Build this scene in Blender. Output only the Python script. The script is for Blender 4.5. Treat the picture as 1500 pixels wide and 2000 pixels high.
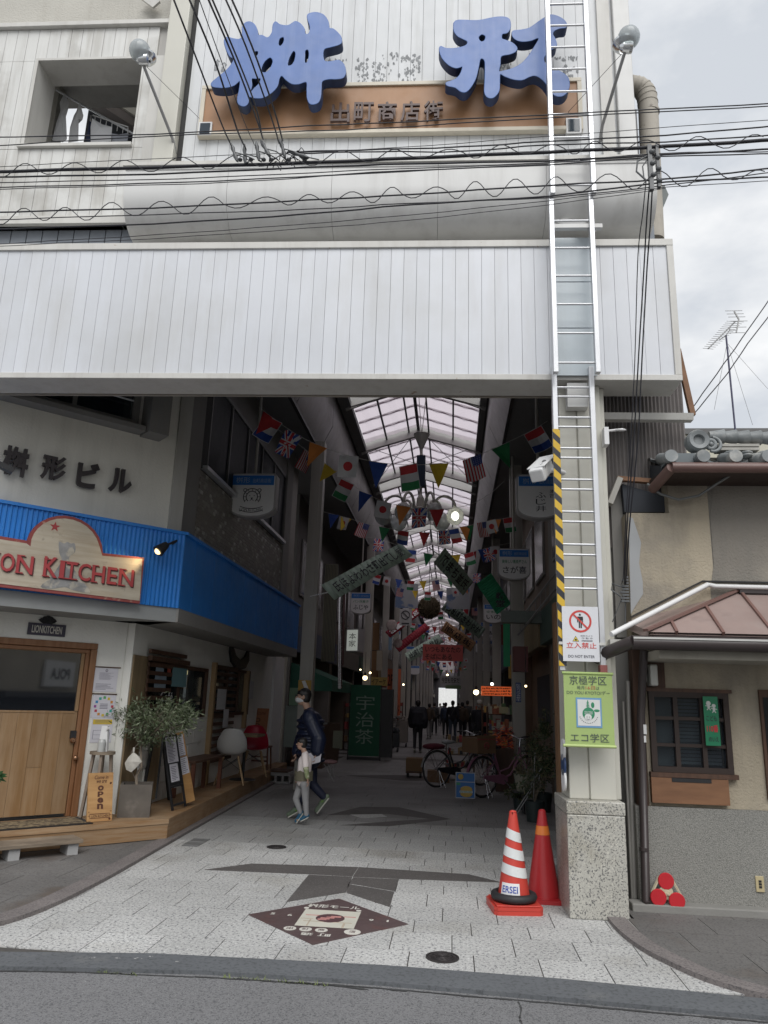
import bpy,bmesh,math,random
from mathutils import Vector,Matrix
random.seed(7)
R=math.radians
for o in list(bpy.data.objects):bpy.data.objects.remove(o)
SC=bpy.context.scene
COL=SC.collection
# ---------------------------------------------------------------- camera
CAMH=1.55
FPX=1455.08  # focal length in pixels of the 1500 px wide picture
_Y=Vector((132.0,-373.0,-FPX)).normalized()  # world axes seen from the camera
_Z=Vector((180.0,5740.0,-FPX)).normalized()
_X=_Y.cross(_Z).normalized()
_Z=_X.cross(_Y).normalized()
MW=Matrix((_X,_Y,_Z))  # camera -> world rotation
cam=bpy.data.objects.new('camera',bpy.data.cameras.new('camera'))
COL.objects.link(cam)
cam.matrix_world=Matrix.Translation((0,0,CAMH))@ MW.to_4x4()
cam.data.sensor_fit='HORIZONTAL';cam.data.sensor_width=36.0
cam.data.lens=36.0*FPX/1500.0
cam.data.clip_start=0.1;cam.data.clip_end=900
SC.camera=cam
EYE=Vector((0,0,CAMH))
def ray(px,py):return MW @ Vector((px-750.0,1000.0-py,-FPX))
# ---------------------------------------------------------------- light
SUN_EL,SUN_AZ=R(50),R(165)  # high overcast light from behind the viewer
w=bpy.data.worlds.new('World');SC.world=w;w.use_nodes=True
nt=w.node_tree;nt.nodes.clear()
def N(t,nt_=None,**k):
    n=(nt_ or nt).nodes.new(t)
    for a,b in k.items():setattr(n,a,b)
    return n
out=N('ShaderNodeOutputWorld');bg=N('ShaderNodeBackground');sky=N('ShaderNodeTexSky')
sky.sky_type='NISHITA';sky.sun_disc=False;sky.sun_elevation=SUN_EL;sky.sun_rotation=SUN_AZ
sky.dust_density=3.0
tc=N('ShaderNodeTexCoord');mp=N('ShaderNodeMapping');mp.inputs['Scale'].default_value=(1,1,2.2)
n1=N('ShaderNodeTexNoise');n1.inputs['Scale'].default_value=3.6;n1.inputs['Detail'].default_value=6;n1.inputs['Roughness'].default_value=.52
cr=N('ShaderNodeValToRGB');e=cr.color_ramp.elements
e[0].position=.40;e[0].color=(4.5,4.75,5.1,1);e[1].position=.60;e[1].color=(6.7,6.75,6.8,1)
mx=N('ShaderNodeMix',data_type='RGBA');mx.inputs['Factor'].default_value=.96
L=nt.links.new
L(tc.outputs['Generated'],mp.inputs['Vector']);L(mp.outputs[0],n1.inputs['Vector']);L(n1.outputs['Fac'],cr.inputs[0])
L(sky.outputs[0],mx.inputs['A']);L(cr.outputs[0],mx.inputs['B']);L(mx.outputs['Result'],bg.inputs['Color'])
bg.inputs['Strength'].default_value=.1;L(bg.outputs[0],out.inputs[0])
sl=bpy.data.lights.new('sun','SUN');sl.energy=1.5;sl.angle=R(45);sl.color=(1,.985,.96)
sun=bpy.data.objects.new('sun',sl);COL.objects.link(sun)
sdir=Vector((math.sin(SUN_AZ)*math.cos(SUN_EL),math.cos(SUN_AZ)*math.cos(SUN_EL),math.sin(SUN_EL)))
sun.rotation_euler=sdir.to_track_quat('Z','Y').to_euler()
SC.view_settings.view_transform='Standard';SC.view_settings.look='None'
SC.view_settings.exposure=0.58;SC.view_settings.gamma=1.0;SC.view_settings.use_curve_mapping=False
SC.render.engine='CYCLES';SC.cycles.use_denoising=True;SC.cycles.max_bounces=7
SC.cycles.diffuse_bounces=5;SC.cycles.transparent_max_bounces=12;SC.cycles.caustics_reflective=False;SC.cycles.caustics_refractive=False
SC.cycles.sample_clamp_indirect=4
# ---------------------------------------------------------------- materials
MATS={}
def M(name,rgb,rough=.65,var=.12,vs=2.5,rand=0.,c2=None,c2t=(.55,.7),c2s=2.,bump=0.,bs=60.,metal=0.,streak=0.,sc=(.25,.22,.18),ss=5.,
      speck=None,sps=120.,emit=0.,spec=.5,trans=0.,grain=None,gs=(30,30,2),bands=None,alpha=None):
    if name in MATS:return MATS[name]
    m=bpy.data.materials.new(name);m.use_nodes=True;t=m.node_tree;t.nodes.clear()
    l=t.links.new
    o=N('ShaderNodeOutputMaterial',t);b=N('ShaderNodeBsdfPrincipled',t);l(b.outputs[0],o.inputs[0])
    b.inputs['Roughness'].default_value=rough;b.inputs['Metallic'].default_value=metal
    b.inputs['Specular IOR Level'].default_value=spec
    geo=N('ShaderNodeNewGeometry',t);pos=geo.outputs['Position']
    base=N('ShaderNodeRGB',t);base.outputs[0].default_value=(*rgb,1);c=base.outputs[0]
    def noise(scale,vec=None,detail=4,rough_=.55):
        n=N('ShaderNodeTexNoise',t);n.inputs['Scale'].default_value=scale;n.inputs['Detail'].default_value=detail;n.inputs['Roughness'].default_value=rough_
        l(vec or pos,n.inputs['Vector']);return n.outputs['Fac']
    def ramp(f,a,b_):
        r=N('ShaderNodeMapRange',t);r.inputs['From Min'].default_value=a;r.inputs['From Max'].default_value=b_
        r.clamp=True;l(f,r.inputs['Value']);return r.outputs['Result']
    def mix(f,a,b_,mode='MIX'):
        x=N('ShaderNodeMix',t,data_type='RGBA',blend_type=mode)
        if isinstance(f,float):x.inputs['Factor'].default_value=f
        else:l(f,x.inputs['Factor'])
        l(a,x.inputs['A'])
        if isinstance(b_,tuple):x.inputs['B'].default_value=(*b_,1)
        else:l(b_,x.inputs['B'])
        return x.outputs['Result']
    def scaled(s):
        q=N('ShaderNodeMapping',t);q.inputs['Scale'].default_value=s;l(pos,q.inputs['Vector']);return q.outputs[0]
    if c2:c=mix(ramp(noise(c2s,detail=6),*c2t),c,c2)
    if grain:
        c=mix(ramp(noise(1.,scaled(gs),5,.6),.35,.7),c,grain)
    if streak:
        f=ramp(noise(1.,scaled((ss*2,ss*2,.5)),5,.65),.48,.75)
        g=N('ShaderNodeMath',t,operation='MULTIPLY');l(f,g.inputs[0]);g.inputs[1].default_value=streak
        c=mix(g.outputs[0],c,sc)
    if speck:
        for k,(col,lo,hi)in enumerate(speck):
            c=mix(ramp(noise(sps*(1+.37*k),scaled((1+.1*k,1,1)),3,.7),lo,hi),c,col)
    if var or rand:
        v=ramp(noise(vs,detail=5),.25,.75)
        a=N('ShaderNodeMath',t,operation='MULTIPLY_ADD');l(v,a.inputs[0]);a.inputs[1].default_value=2*var;a.inputs[2].default_value=1-var
        f=a.outputs[0]
        if rand:
            oi=N('ShaderNodeObjectInfo',t)
            a2=N('ShaderNodeMath',t,operation='MULTIPLY_ADD');l(oi.outputs['Random'],a2.inputs[0]);a2.inputs[1].default_value=2*rand;a2.inputs[2].default_value=-rand
            a3=N('ShaderNodeMath',t,operation='ADD');l(f,a3.inputs[0]);l(a2.outputs[0],a3.inputs[1]);f=a3.outputs[0]
        hs=N('ShaderNodeVectorMath',t,operation='SCALE');l(c,hs.inputs[0]);l(f,hs.inputs['Scale']);c=hs.outputs[0]
    l(c,b.inputs['Base Color'])
    if rough>.2:
        rr=N('ShaderNodeMath',t,operation='MULTIPLY_ADD');l(noise(vs*3+4),rr.inputs[0]);rr.inputs[1].default_value=.24;rr.inputs[2].default_value=rough-.12;l(rr.outputs[0],b.inputs['Roughness'])
    if bump:
        bp=N('ShaderNodeBump',t);bp.inputs['Strength'].default_value=bump;bp.inputs['Distance'].default_value=.01
        l(noise(bs,detail=5),bp.inputs['Height']);l(bp.outputs[0],b.inputs['Normal'])
    if emit:b.inputs['Emission Color'].default_value=(*rgb,1);b.inputs['Emission Strength'].default_value=emit
    if trans:b.inputs['Transmission Weight'].default_value=trans
    MATS[name]=m;return m
def plain(name,rgb,rough=.6,**k):return M(name,rgb,rough,**k)
def glassmat(name,tint=(.02,.025,.03),see=.35):
    m=bpy.data.materials.new(name);m.use_nodes=True;t=m.node_tree;t.nodes.clear();l=t.links.new
    o=N('ShaderNodeOutputMaterial',t);g=N('ShaderNodeBsdfPrincipled',t);g.inputs['Base Color'].default_value=(*tint,1);g.inputs['Roughness'].default_value=.03
    tr=N('ShaderNodeBsdfTransparent',t);tr.inputs[0].default_value=(.8,.85,.85,1)
    ms=N('ShaderNodeMixShader',t);ms.inputs[0].default_value=see
    l(g.outputs[0],ms.inputs[1]);l(tr.outputs[0],ms.inputs[2]);l(ms.outputs[0],o.inputs[0]);MATS[name]=m;return m
# stone, paving
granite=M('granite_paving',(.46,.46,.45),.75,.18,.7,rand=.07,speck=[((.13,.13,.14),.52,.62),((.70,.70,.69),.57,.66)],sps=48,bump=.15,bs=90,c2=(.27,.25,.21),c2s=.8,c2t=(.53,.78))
granite_halfshade=M('granite_paving_half_shaded',(.35,.35,.34),.75,.15,.8,rand=.06,speck=[((.18,.18,.19),.52,.60),((.56,.56,.55),.58,.66)],sps=55,c2=(.28,.265,.24),c2s=.6,c2t=(.5,.75))  # same granite darkened where daylight starts to fade under the roof
granite_shade=M('granite_paving_shaded',(.27,.265,.26),.7,.16,.8,rand=.07,speck=[((.13,.13,.13),.52,.60),((.38,.38,.38),.58,.66)],sps=55,c2=(.17,.165,.155),c2s=.6,c2t=(.48,.7))  # same granite darkened further, arcade shade put into its colour
granite_dk=M('dark_granite_paving',(.085,.078,.075),.7,.15,1.5,rand=.06,speck=[((.17,.165,.16),.56,.66)],sps=70,bump=.1)
granite_pol=M('polished_granite',(.42,.41,.37),.32,.1,2,speck=[((.11,.11,.11),.54,.58),((.60,.58,.51),.58,.64)],sps=68,c2=(.27,.25,.20),c2s=1.7)
joint=M('joint_sand',(.075,.07,.065),.95,.2,20)
flag_dk=M('grey_flagstone',(.15,.145,.14),.8,.2,1.2,rand=.10,speck=[((.09,.085,.085),.5,.62)],sps=60,bump=.15,c2=(.11,.09,.075),c2s=1.4)
asphalt=M('asphalt',(.19,.19,.195),.9,.1,.8,speck=[((.085,.085,.09),.50,.62),((.50,.50,.48),.665,.69)],sps=90,bump=.6,bs=120)
kerbmat=M('smooth_dark_asphalt',(.115,.122,.132),.85,.12,2,speck=[((.075,.08,.085),.5,.65)],sps=40,bump=.1,c2=(.14,.145,.15),c2t=(.6,.7),c2s=3)
# walls
siding=M('weathered_white_siding',(.66,.66,.64),.55,.08,1.2,rand=.035,streak=.75,sc=(.37,.35,.31),ss=3.2,c2=(.42,.41,.38),c2s=1.8,c2t=(.5,.72))
siding2=M('streaked_white_siding',(.64,.655,.67),.5,.06,1.0,rand=.03,streak=.45,sc=(.38,.38,.36),ss=3)
bandm=M('white_fascia_panel',(.65,.67,.71),.42,.05,.7,rand=.035,streak=.35,sc=(.46,.45,.43),ss=1.6,c2=(.57,.58,.59),c2s=.9,c2t=(.48,.75))
trimm=M('cream_metal_trim',(.58,.57,.54),.5,.08,2,c2=(.30,.18,.10),c2s=7,c2t=(.69,.74),streak=.3,sc=(.30,.27,.23),ss=4)
cornm=M('grey_painted_sheet',(.64,.64,.63),.45,.06,1.0,streak=.35,sc=(.34,.33,.31),ss=2.2)
stucco=M('cream_stucco',(.50,.485,.44),.9,.08,1.5,bump=.9,bs=45,streak=.2)
gapm=M('dark_gap',(.05,.05,.05),.9,.1);seam=M('grey_seam',(.16,.165,.17),.8,.1)
colm=M('cream_column_paint',(.56,.55,.49),.42,.05,1.5,streak=.18,sc=(.36,.33,.26),ss=3)
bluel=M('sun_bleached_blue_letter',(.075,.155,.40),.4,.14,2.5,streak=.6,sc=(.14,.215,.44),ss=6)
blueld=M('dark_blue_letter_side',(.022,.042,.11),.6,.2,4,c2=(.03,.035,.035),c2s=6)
brownb=M('faded_brown_board',(.35,.185,.09),.5,.12,1.5,streak=.3,sc=(.42,.25,.15),ss=3)
alu=M('aluminium',(.62,.63,.65),.35,.05,3,metal=.55)
steelg=M('grey_steel',(.30,.30,.30),.5,.1,3,metal=.3)
black=M('black_paint',(.018,.018,.02),.5,.1)
cable=M('black_cable',(.012,.012,.018),.55,.1)
white=M('white_paint',(.72,.72,.72),.5,.04)
# ---------------------------------------------------------------- frames, mesh builder, things
class Fr:
    def __init__(s,x,y,deg):
        a=R(deg);s.o=Vector((x,y,0));s.u=Vector((math.cos(a),math.sin(a),0));s.v=Vector((-math.sin(a),math.cos(a),0));s.a=a
    def w(s,p):return s.o+s.u*p[0]+s.v*p[1]+Vector((0,0,p[2]))
    def px(s,x,y,d=0.):
        r=ray(x,y);t=((s.o+s.v*d-EYE).dot(s.v))/r.dot(s.v);P=EYE+r*t
        return((P-s.o).dot(s.u),P.z)
    def p3(s,x,y,d=0.):
        a,z=s.px(x,y,d);return(a,d,z)
W0=Fr(0,0,0)
def gz(px,py,z=0.):
    r=ray(px,py);P=EYE+r*((z-CAMH)/r.z);return(P.x,P.y)
def onY(px,py,y):a,z=W0.px(px,py,y);return(a,y,z)
def onX(px,py,x):
    r=ray(px,py);P=EYE+r*(x/r.x);return(x,P.y,P.z)
_tc={}
def glyph(ch,bold=0.):
    k=(ch,bold)
    if k not in _tc:
        cu=bpy.data.curves.new('t','FONT');cu.body=ch;cu.size=1;cu.resolution_u=3;cu.offset=bold
        ob=bpy.data.objects.new('t',cu);COL.objects.link(ob)
        dg=bpy.context.evaluated_depsgraph_get();me=bpy.data.meshes.new_from_object(ob.evaluated_get(dg))
        vs=[tuple(v.co[:2])for v in me.vertices];fs=[tuple(p.vertices)for p in me.polygons]
        bpy.data.objects.remove(ob);bpy.data.curves.remove(cu);bpy.data.meshes.remove(me)
        _tc[k]=(vs,fs)
    return _tc[k]
class MB:
    def __init__(s):s.v=[];s.f=[];s.m=[];s.sm=[]
    def add(s,vs,fs,m=0,sm=False):
        n=len(s.v);s.v+=[tuple(v)for v in vs]
        for f in fs:s.f.append(tuple(i+n for i in f));s.m.append(m);s.sm.append(sm)
        return s
    def box(s,x0,x1,y0,y1,z0,z1,m=0):
        v=[(x,y,z)for z in(z0,z1)for y in(y0,y1)for x in(x0,x1)]
        return s.add(v,[(0,2,3,1),(4,5,7,6),(0,1,5,4),(2,6,7,3),(0,4,6,2),(1,3,7,5)],m)
    def quad(s,a,b,c,d,m=0):return s.add([a,b,c,d],[(0,1,2,3)],m)
    def poly(s,pts,m=0):return s.add(pts,[tuple(range(len(pts)))],m)
    def prism(s,pts,a,b,ax='y',m=0,m2=None):  # pts 2-D; ax = extrusion axis
        if ax=='y':P=lambda p,t:(p[0],t,p[1])
        elif ax=='x':P=lambda p,t:(t,p[0],p[1])
        else:P=lambda p,t:(p[0],p[1],t)
        n=len(pts);v=[P(p,a)for p in pts]+[P(p,b)for p in pts]
        s.add(v,[tuple(range(n)),tuple(range(2*n-1,n-1,-1))],m)
        s.add(v,[(i,i+n,(i+1)%n+n,(i+1)%n)for i in range(n)],m if m2 is None else m2)
        return s
    def beam(s,a,b,w,h=None,m=0,up=(0,0,1)):
        a=Vector(a);b=Vector(b);h=w if h is None else h;d=(b-a).normalized();u=Vector(up)
        if abs(d.dot(u))>.98:u=Vector((0,1,0))
        x=d.cross(u).normalized()*w/2;y=d.cross(x).normalized()*h/2
        v=[a-x-y,a+x-y,a+x+y,a-x+y,b-x-y,b+x-y,b+x+y,b-x+y]
        return s.add(v,[(0,1,2,3),(7,6,5,4),(0,4,5,1),(1,5,6,2),(2,6,7,3),(3,7,4,0)],m)
    def tube(s,pts,r,n=8,m=0,r2=None,cap=True,rs=None):
        pts=[Vector(p)for p in pts];k=len(pts);vs=[];ref=None
        for i,p in enumerate(pts):
            d=(pts[min(i+1,k-1)]-pts[max(i-1,0)])
            d=d.normalized()if d.length>1e-9 else Vector((0,0,1))
            if ref is None:
                ref=Vector((0,0,1))if abs(d.z)<.9 else Vector((1,0,0))
            x=d.cross(ref)
            if x.length<1e-4:x=d.cross(Vector((0,1,.3)))
            x.normalize();y=d.cross(x);ref=-y if False else x.cross(d)
            rr=rs[i]if rs else(r if r2 is None else r+(r2-r)*i/(k-1))
            for j in range(n):
                a=2*math.pi*j/n;vs.append(p+(x*math.cos(a)+y*math.sin(a))*rr)
        fs=[(i*n+j,i*n+(j+1)%n,(i+1)*n+(j+1)%n,(i+1)*n+j)for i in range(k-1)for j in range(n)]
        s.add(vs,fs,m,True)
        if cap:s.add(vs[:n],[tuple(range(n-1,-1,-1))],m);s.add(vs[-n:],[tuple(range(n))],m)
        return s
    def lathe(s,prof,c=(0,0,0),n=20,m=0,axis='z',mi=None):
        vs=[]
        for r,z in prof:
            for j in range(n):
                a=2*math.pi*j/n;x,y=r*math.cos(a),r*math.sin(a)
                vs.append((c[0]+x,c[1]+y,c[2]+z)if axis=='z' else((c[0]+x,c[1]+z,c[2]+y)if axis=='y' else(c[0]+z,c[1]+x,c[2]+y)))
        for i in range(len(prof)-1):
            s.add(vs[i*n:(i+2)*n],[(j,(j+1)%n,n+(j+1)%n,n+j)for j in range(n)],m if mi is None else mi[i],True)
        return s
    def ball(s,c,rx,ry=None,rz=None,n=12,m=0):
        ry=rx if ry is None else ry;rz=rx if rz is None else rz;vs=[];k=n // 2+1
        for i in range(k+1):
            t=math.pi*i/k
            for j in range(n):
                a=2*math.pi*j/n;vs.append((c[0]+rx*math.sin(t)*math.cos(a),c[1]+ry*math.sin(t)*math.sin(a),c[2]+rz*math.cos(t)))
        return s.add(vs,[(i*n+j,(i+1)*n+j,(i+1)*n+(j+1)%n,i*n+(j+1)%n)for i in range(k)for j in range(n)],m,True)
    def ring(s,c,R_,r,n=28,k=6,m=0,ax='z',a0=0.,a1=2*math.pi):
        full=abs(a1-a0-2*math.pi)<1e-6;pts=[]
        for i in range(n+1):
            a=a0+(a1-a0)*i/n;x,y=R_*math.cos(a),R_*math.sin(a)
            pts.append((c[0]+x,c[1]+y,c[2])if ax=='z' else((c[0]+x,c[1],c[2]+y)if ax=='y' else(c[0],c[1]+x,c[2]+y)))
        vs=[]
        for i,p in enumerate(pts):
            a=a0+(a1-a0)*i/n;e=Vector((math.cos(a),math.sin(a),0))if ax=='z' else(Vector((math.cos(a),0,math.sin(a)))if ax=='y' else Vector((0,math.cos(a),math.sin(a))))
            f=Vector((0,0,1))if ax=='z' else(Vector((0,1,0))if ax=='y' else Vector((1,0,0)))
            for j in range(k):
                b=2*math.pi*j/k;vs.append(Vector(p)+e*r*math.cos(b)+f*r*math.sin(b))
        return s.add(vs,[(i*k+j,i*k+(j+1)%k,(i+1)*k+(j+1)%k,(i+1)*k+j)for i in range(n)for j in range(k)],m,True)
    def text(s,body,box,y=0.,m=0,bold=0.,depth=0.,shear=0.,vert=False,T=None):
        """lettering filling box (x0,x1,z0,z1) on the plane y, read from -y; T maps (x,z)->3-D instead"""
        x0,x1,z0,z1=box
        if vert:
            n=len(body);h=(z1-z0)/n
            for i,ch in enumerate(body):s.text(ch,(x0,x1,z1-(i+.93)*h,z1-(i+.07)*h),y,m,bold,depth,shear,T=T)
            return s
        vs,fs=glyph(body,bold)
        if not vs:return s
        a0=min(v[0]for v in vs);a1=max(v[0]for v in vs);b0=min(v[1]for v in vs);b1=max(v[1]for v in vs)
        kx=(x1-x0)/max(a1-a0,1e-6);kz=(z1-z0)/max(b1-b0,1e-6)
        P=[(x0+(v[0]-a0)*kx+shear*(v[1]-b0)*kz,z0+(v[1]-b0)*kz)for v in vs]
        F=(lambda p,q:T(p[0],p[1]))if T else(lambda p,q:(p[0],y-q,p[1]))
        s.add([F(p,0)for p in P],fs,m)
        if depth:
            s.add([F(p,depth)for p in P],fs,m)
            ed={}
            for f in fs:
                for i in range(len(f)):
                    a,b=f[i],f[(i+1)%len(f)];ed[(a,b)]=1
            for(a,b)in ed:
                if(b,a)not in ed:s.add([F(P[a],0),F(P[b],0),F(P[b],depth),F(P[a],depth)],[(0,1,2,3)],m)
        return s
    def mesh(s,name,mats,off=(0,0,0)):
        me=bpy.data.meshes.new(name)
        me.from_pydata([(v[0]-off[0],v[1]-off[1],v[2]-off[2])for v in s.v],[],s.f)
        for x in(mats if isinstance(mats,(list,tuple))else[mats]):me.materials.append(x)
        me.polygons.foreach_set('material_index',s.m);me.polygons.foreach_set('use_smooth',s.sm);me.update();return me
def tagit(o,label=None,cat=None,group=None,kind=None):
    if label:o['label']=label
    if cat:o['category']=cat
    if group:o['group']=group
    if kind:o['kind']=kind
    return o
class Thing:
    def __init__(s,name,label,cat,fr=W0,base=(0,0,0),group=None,kind=None):
        s.fr=fr;s.base=tuple(base);s.o=bpy.data.objects.new(name,None);COL.objects.link(s.o);s.o.empty_display_size=.1
        s.o.location=fr.w(base);s.o.rotation_euler=(0,0,fr.a);tagit(s.o,label,cat,group,kind)
    def part(s,name,mb,mats,parent=None,label=None,kind=None,bevel=0):
        o=bpy.data.objects.new(name,mb.mesh(name,mats,s.base));COL.objects.link(o);o.parent=parent or s.o
        if label:o['label']=label
        if kind:o['kind']=kind
        if bevel:bev(o,bevel)
        return o
    def inst(s,name,me,loc,parent=None,rot=None,scale=None):
        o=bpy.data.objects.new(name,me);COL.objects.link(o);o.parent=parent or s.o
        o.location=(loc[0]-s.base[0],loc[1]-s.base[1],loc[2]-s.base[2])
        if rot:o.rotation_euler=rot
        if scale:o.scale=scale
        return o
def bev(o,w):
    b=o.modifiers.new('bevel','BEVEL');b.width=w;b.segments=2;b.limit_method='ANGLE';b.angle_limit=R(40)
def solo(name,mb,mats,label,cat=None,fr=W0,base=(0,0,0),group=None,kind=None,bevel=0):
    o=bpy.data.objects.new(name,mb.mesh(name,mats,base));COL.objects.link(o)
    o.location=fr.w(base);o.rotation_euler=(0,0,fr.a);tagit(o,label,cat,group,kind)
    if bevel:bev(o,bevel)
    return o
def dup(root,loc=None,rotz=None,label=None,group=None):
    def rec(o,par):
        c=o.copy();COL.objects.link(c)
        if par:c.parent=par;c.matrix_parent_inverse=o.matrix_parent_inverse.copy()
        for ch in list(o.children):rec(ch,c)
        return c
    r=rec(root,None)
    if loc is not None:r.location=loc
    if rotz is not None:r.rotation_euler=(0,0,rotz)
    if label:r['label']=label
    if group:r['group']=group
    return r
def clip(poly,x0,x1,y0,y1):
    for ax,lim,keep in((0,x0,1),(0,x1,-1),(1,y0,1),(1,y1,-1)):
        o=[]
        for i in range(len(poly)):
            a,b=poly[i-1],poly[i];da,db=(a[ax]-lim)*keep,(b[ax]-lim)*keep
            if(da>=0)!=(db>=0):
                t=da/(da-db);o.append((a[0]+t*(b[0]-a[0]),a[1]+t*(b[1]-a[1])))
            if db>=0:o.append(b)
        poly=o
        if len(poly)<3:return[]
    return poly
def area(p):return abs(sum(p[i-1][0]*p[i][1]-p[i][0]*p[i-1][1]for i in range(len(p))))/2
def smooth(pts,k=4,closed=True):
    n=len(pts);o=[]
    for i in range(n if closed else n-1):
        p=[pts[(i+j)%n]if closed else pts[min(max(i+j,0),n-1)]for j in(-1,0,1,2)]
        for q in range(k):
            t=q/k
            o.append(tuple(.5*(2*p[1][a]+(p[2][a]-p[0][a])*t+(2*p[0][a]-5*p[1][a]+4*p[2][a]-p[3][a])*t*t+(3*p[1][a]-p[0][a]-3*p[2][a]+p[3][a])*t**3)for a in(0,1)))
    if not closed:o.append(pts[-1])
    return o
def dens(pts,k=8):return smooth(pts,k,False)
def shape_mesh(loops,depth,bevel=.0):
    """closed 2-D loops (holes allowed) extruded; returns verts (x,y,z) with z=+-depth"""
    cu=bpy.data.curves.new('s','CURVE');cu.dimensions='2D';cu.fill_mode='BOTH';cu.extrude=depth;cu.bevel_depth=bevel;cu.bevel_resolution=1
    for lp in loops:
        sp=cu.splines.new('POLY');sp.points.add(len(lp)-1)
        for i,p in enumerate(lp):sp.points[i].co=(p[0],p[1],0,1)
        sp.use_cyclic_u=True
    ob=bpy.data.objects.new('s',cu);COL.objects.link(ob)
    me=bpy.data.meshes.new_from_object(ob.evaluated_get(bpy.context.evaluated_depsgraph_get()))
    vs=[tuple(v.co)for v in me.vertices];fs=[tuple(p.vertices)for p in me.polygons];ns=[tuple(p.normal)for p in me.polygons]
    bpy.data.objects.remove(ob);bpy.data.curves.remove(cu);bpy.data.meshes.remove(me);return vs,fs,ns
# ================================================================ ground
def seg(pts,x0,x1):  # extend a polyline of (x,y) flat to x0 and x1
    return[(x0,pts[0][1])]+pts+[(x1,pts[-1][1])]
kt=seg([gz(*p)for p in((0,1860),(300,1863),(750,1886),(1100,1913),(1499,1952))],-14,14)
kb=seg([gz(*p)for p in((0,1888),(400,1897),(750,1919),(1100,1950),(1499,1986))],-14,14)
g=MB().quad((-300,-150,-.06),(300,-150,-.06),(300,420,-.06),(-300,420,-.06));solo('ground',g,M('pale_town_ground',(.22,.215,.205),.9),None,kind='structure')
road=MB().prism([(-60,-8),(60,-8),(60,kb[-1][1])]+kb[::-1]+[(-60,kb[0][1])],-.05,-.018,'z');solo('road',road,asphalt,None,kind='structure')
solo('kerb_strip',MB().prism(kb+kt[::-1],-.05,.004,'z'),kerbmat,None,kind='structure',bevel=.006)
# weeds in the crack between road and strip
wd=MB()
for(p0,p1,n)in(((190,1892),(270,1899),40),((470,1905),(640,1920),70),((430,1903),(470,1906),12)):
    for i in range(n):
        t=random.random();x,y=gz(p0[0]+(p1[0]-p0[0])*t,p0[1]+(p1[1]-p0[1])*t);y+=random.uniform(-.008,.012)
        a=random.uniform(0,6.28);l_=random.uniform(.008,.028);dx,dy=math.cos(a)*l_,math.sin(a)*l_
        wd.add([(x-dy*.2,y+dx*.2,-.016),(x+dy*.2,y-dx*.2,-.016),(x+dx,y+dy,-.012+random.random()*.02)],[(0,1,2)])
solo('crack_weeds',wd,M('weed_green',(.13,.16,.06),.8),'small green weeds in the crack between road and dark strip','weeds',kind='stuff')
# left and right dark pavements (raised) with a rounded border stone
lc=[gz(*p)for p in((-60,1822),(0,1809),(60,1790),(120,1765),(180,1735),(240,1702),(300,1667),(360,1632),(430,1592),(500,1552),(560,1517))]
lc=dens(lc,4);lc.append((-3.35,20.))
rc=dens([gz(*p)for p in((1186,1797),(1200,1815),(1225,1838),(1260,1862),(1310,1888),(1370,1915),(1440,1938),(1499,1953))],4)
fl=[(kt[0][0],kt[0][1]),*[p for p in kt[1:-1]],kt[-1],(14,170),(-14,170)]
fs_=Thing('arcade_floor',None,None,kind='structure')
fs_.part('joint_bed',MB().prism(fl,-.05,-.008,'z'),joint)
lpoly=[(-6.5,lc[0][1])]+lc+[(-6.5,20.)]
rpoly=[rc[0]]+rc[1:]+[(3.2,kt[-1][1]+.01),(3.2,7.4),(1.2,7.4)]
def inside_left(x,y):
    for i in range(len(lc)-1):
        a,b=lc[i],lc[i+1]
        if a[1]<=y<=b[1]:return x<a[0]+(b[0]-a[0])*(y-a[1])/max(b[1]-a[1],1e-6)-.03
    return y<lc[0][1]and x<-3.6
floor_poly=[(-3.5,kt[0][1]),*[p for p in kt[1:-1]if p[0]>-3.5],(2.3,kt[-1][1]),(2.3,60),(-3.6,60),(-3.6,8.),(-3.5,7.)]
slabmeshes={}
def slab(poly,full=None,mat=None):
    if full and full in slabmeshes:return slabmeshes[full]
    cx=sum(p[0]for p in poly)/len(poly);cy=sum(p[1]for p in poly)/len(poly)
    me=MB().prism([(p[0]-cx,p[1]-cy)for p in poly],-.03,0,'z').mesh('paving_slab',mat)
    if full:slabmeshes[full]=me
    return me
cnt=0;y=5.33-.4;row=0;JG=.0035
while y<17.5:
    hgt=(.40,.40,.30)[row%3];x=-3.6+(.2 if row%2 else 0.)+(.07 if row%3==1 else 0)-.3;wd_=.405 if y<11 else .81
    while x<1.9:
        if not(inside_left(x+wd_,y)and inside_left(x+wd_,y+hgt)):
            p=clip(floor_poly,x+JG,x+wd_-JG,y+JG,y+hgt-JG)
            if len(p)>2 and area(p)>.004:
                shade_step=y>9.05;shade_step=0 if y<8.3 else(1 if y<10.2 else 2);full=(round(wd_,2),hgt,shade_step)if area(p)>(wd_-2*JG)*(hgt-2*JG)*.999 else None  # deeper slabs take the darker copies, painting in the light fall-off
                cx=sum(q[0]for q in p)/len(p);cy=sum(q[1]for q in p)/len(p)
                o=fs_.inst('paving_slab',slab(p,full,(granite,granite_halfshade,granite_shade)[shade_step]),(cx,cy,random.uniform(-.0008,.0008)));cnt+=1
        x+=wd_
    y+=hgt;row+=1
far=MB()
while y<165:
    hgt=.8;x=-3.6+(.6 if row%2 else 0)
    while x<1.9:
        far.box(x,x+1.19,y,y+hgt-.012,-.03,0);x+=1.2
    y+=hgt;row+=1
fs_.part('distant_paving_slabs',far,granite_shade,kind='stuff')
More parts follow.
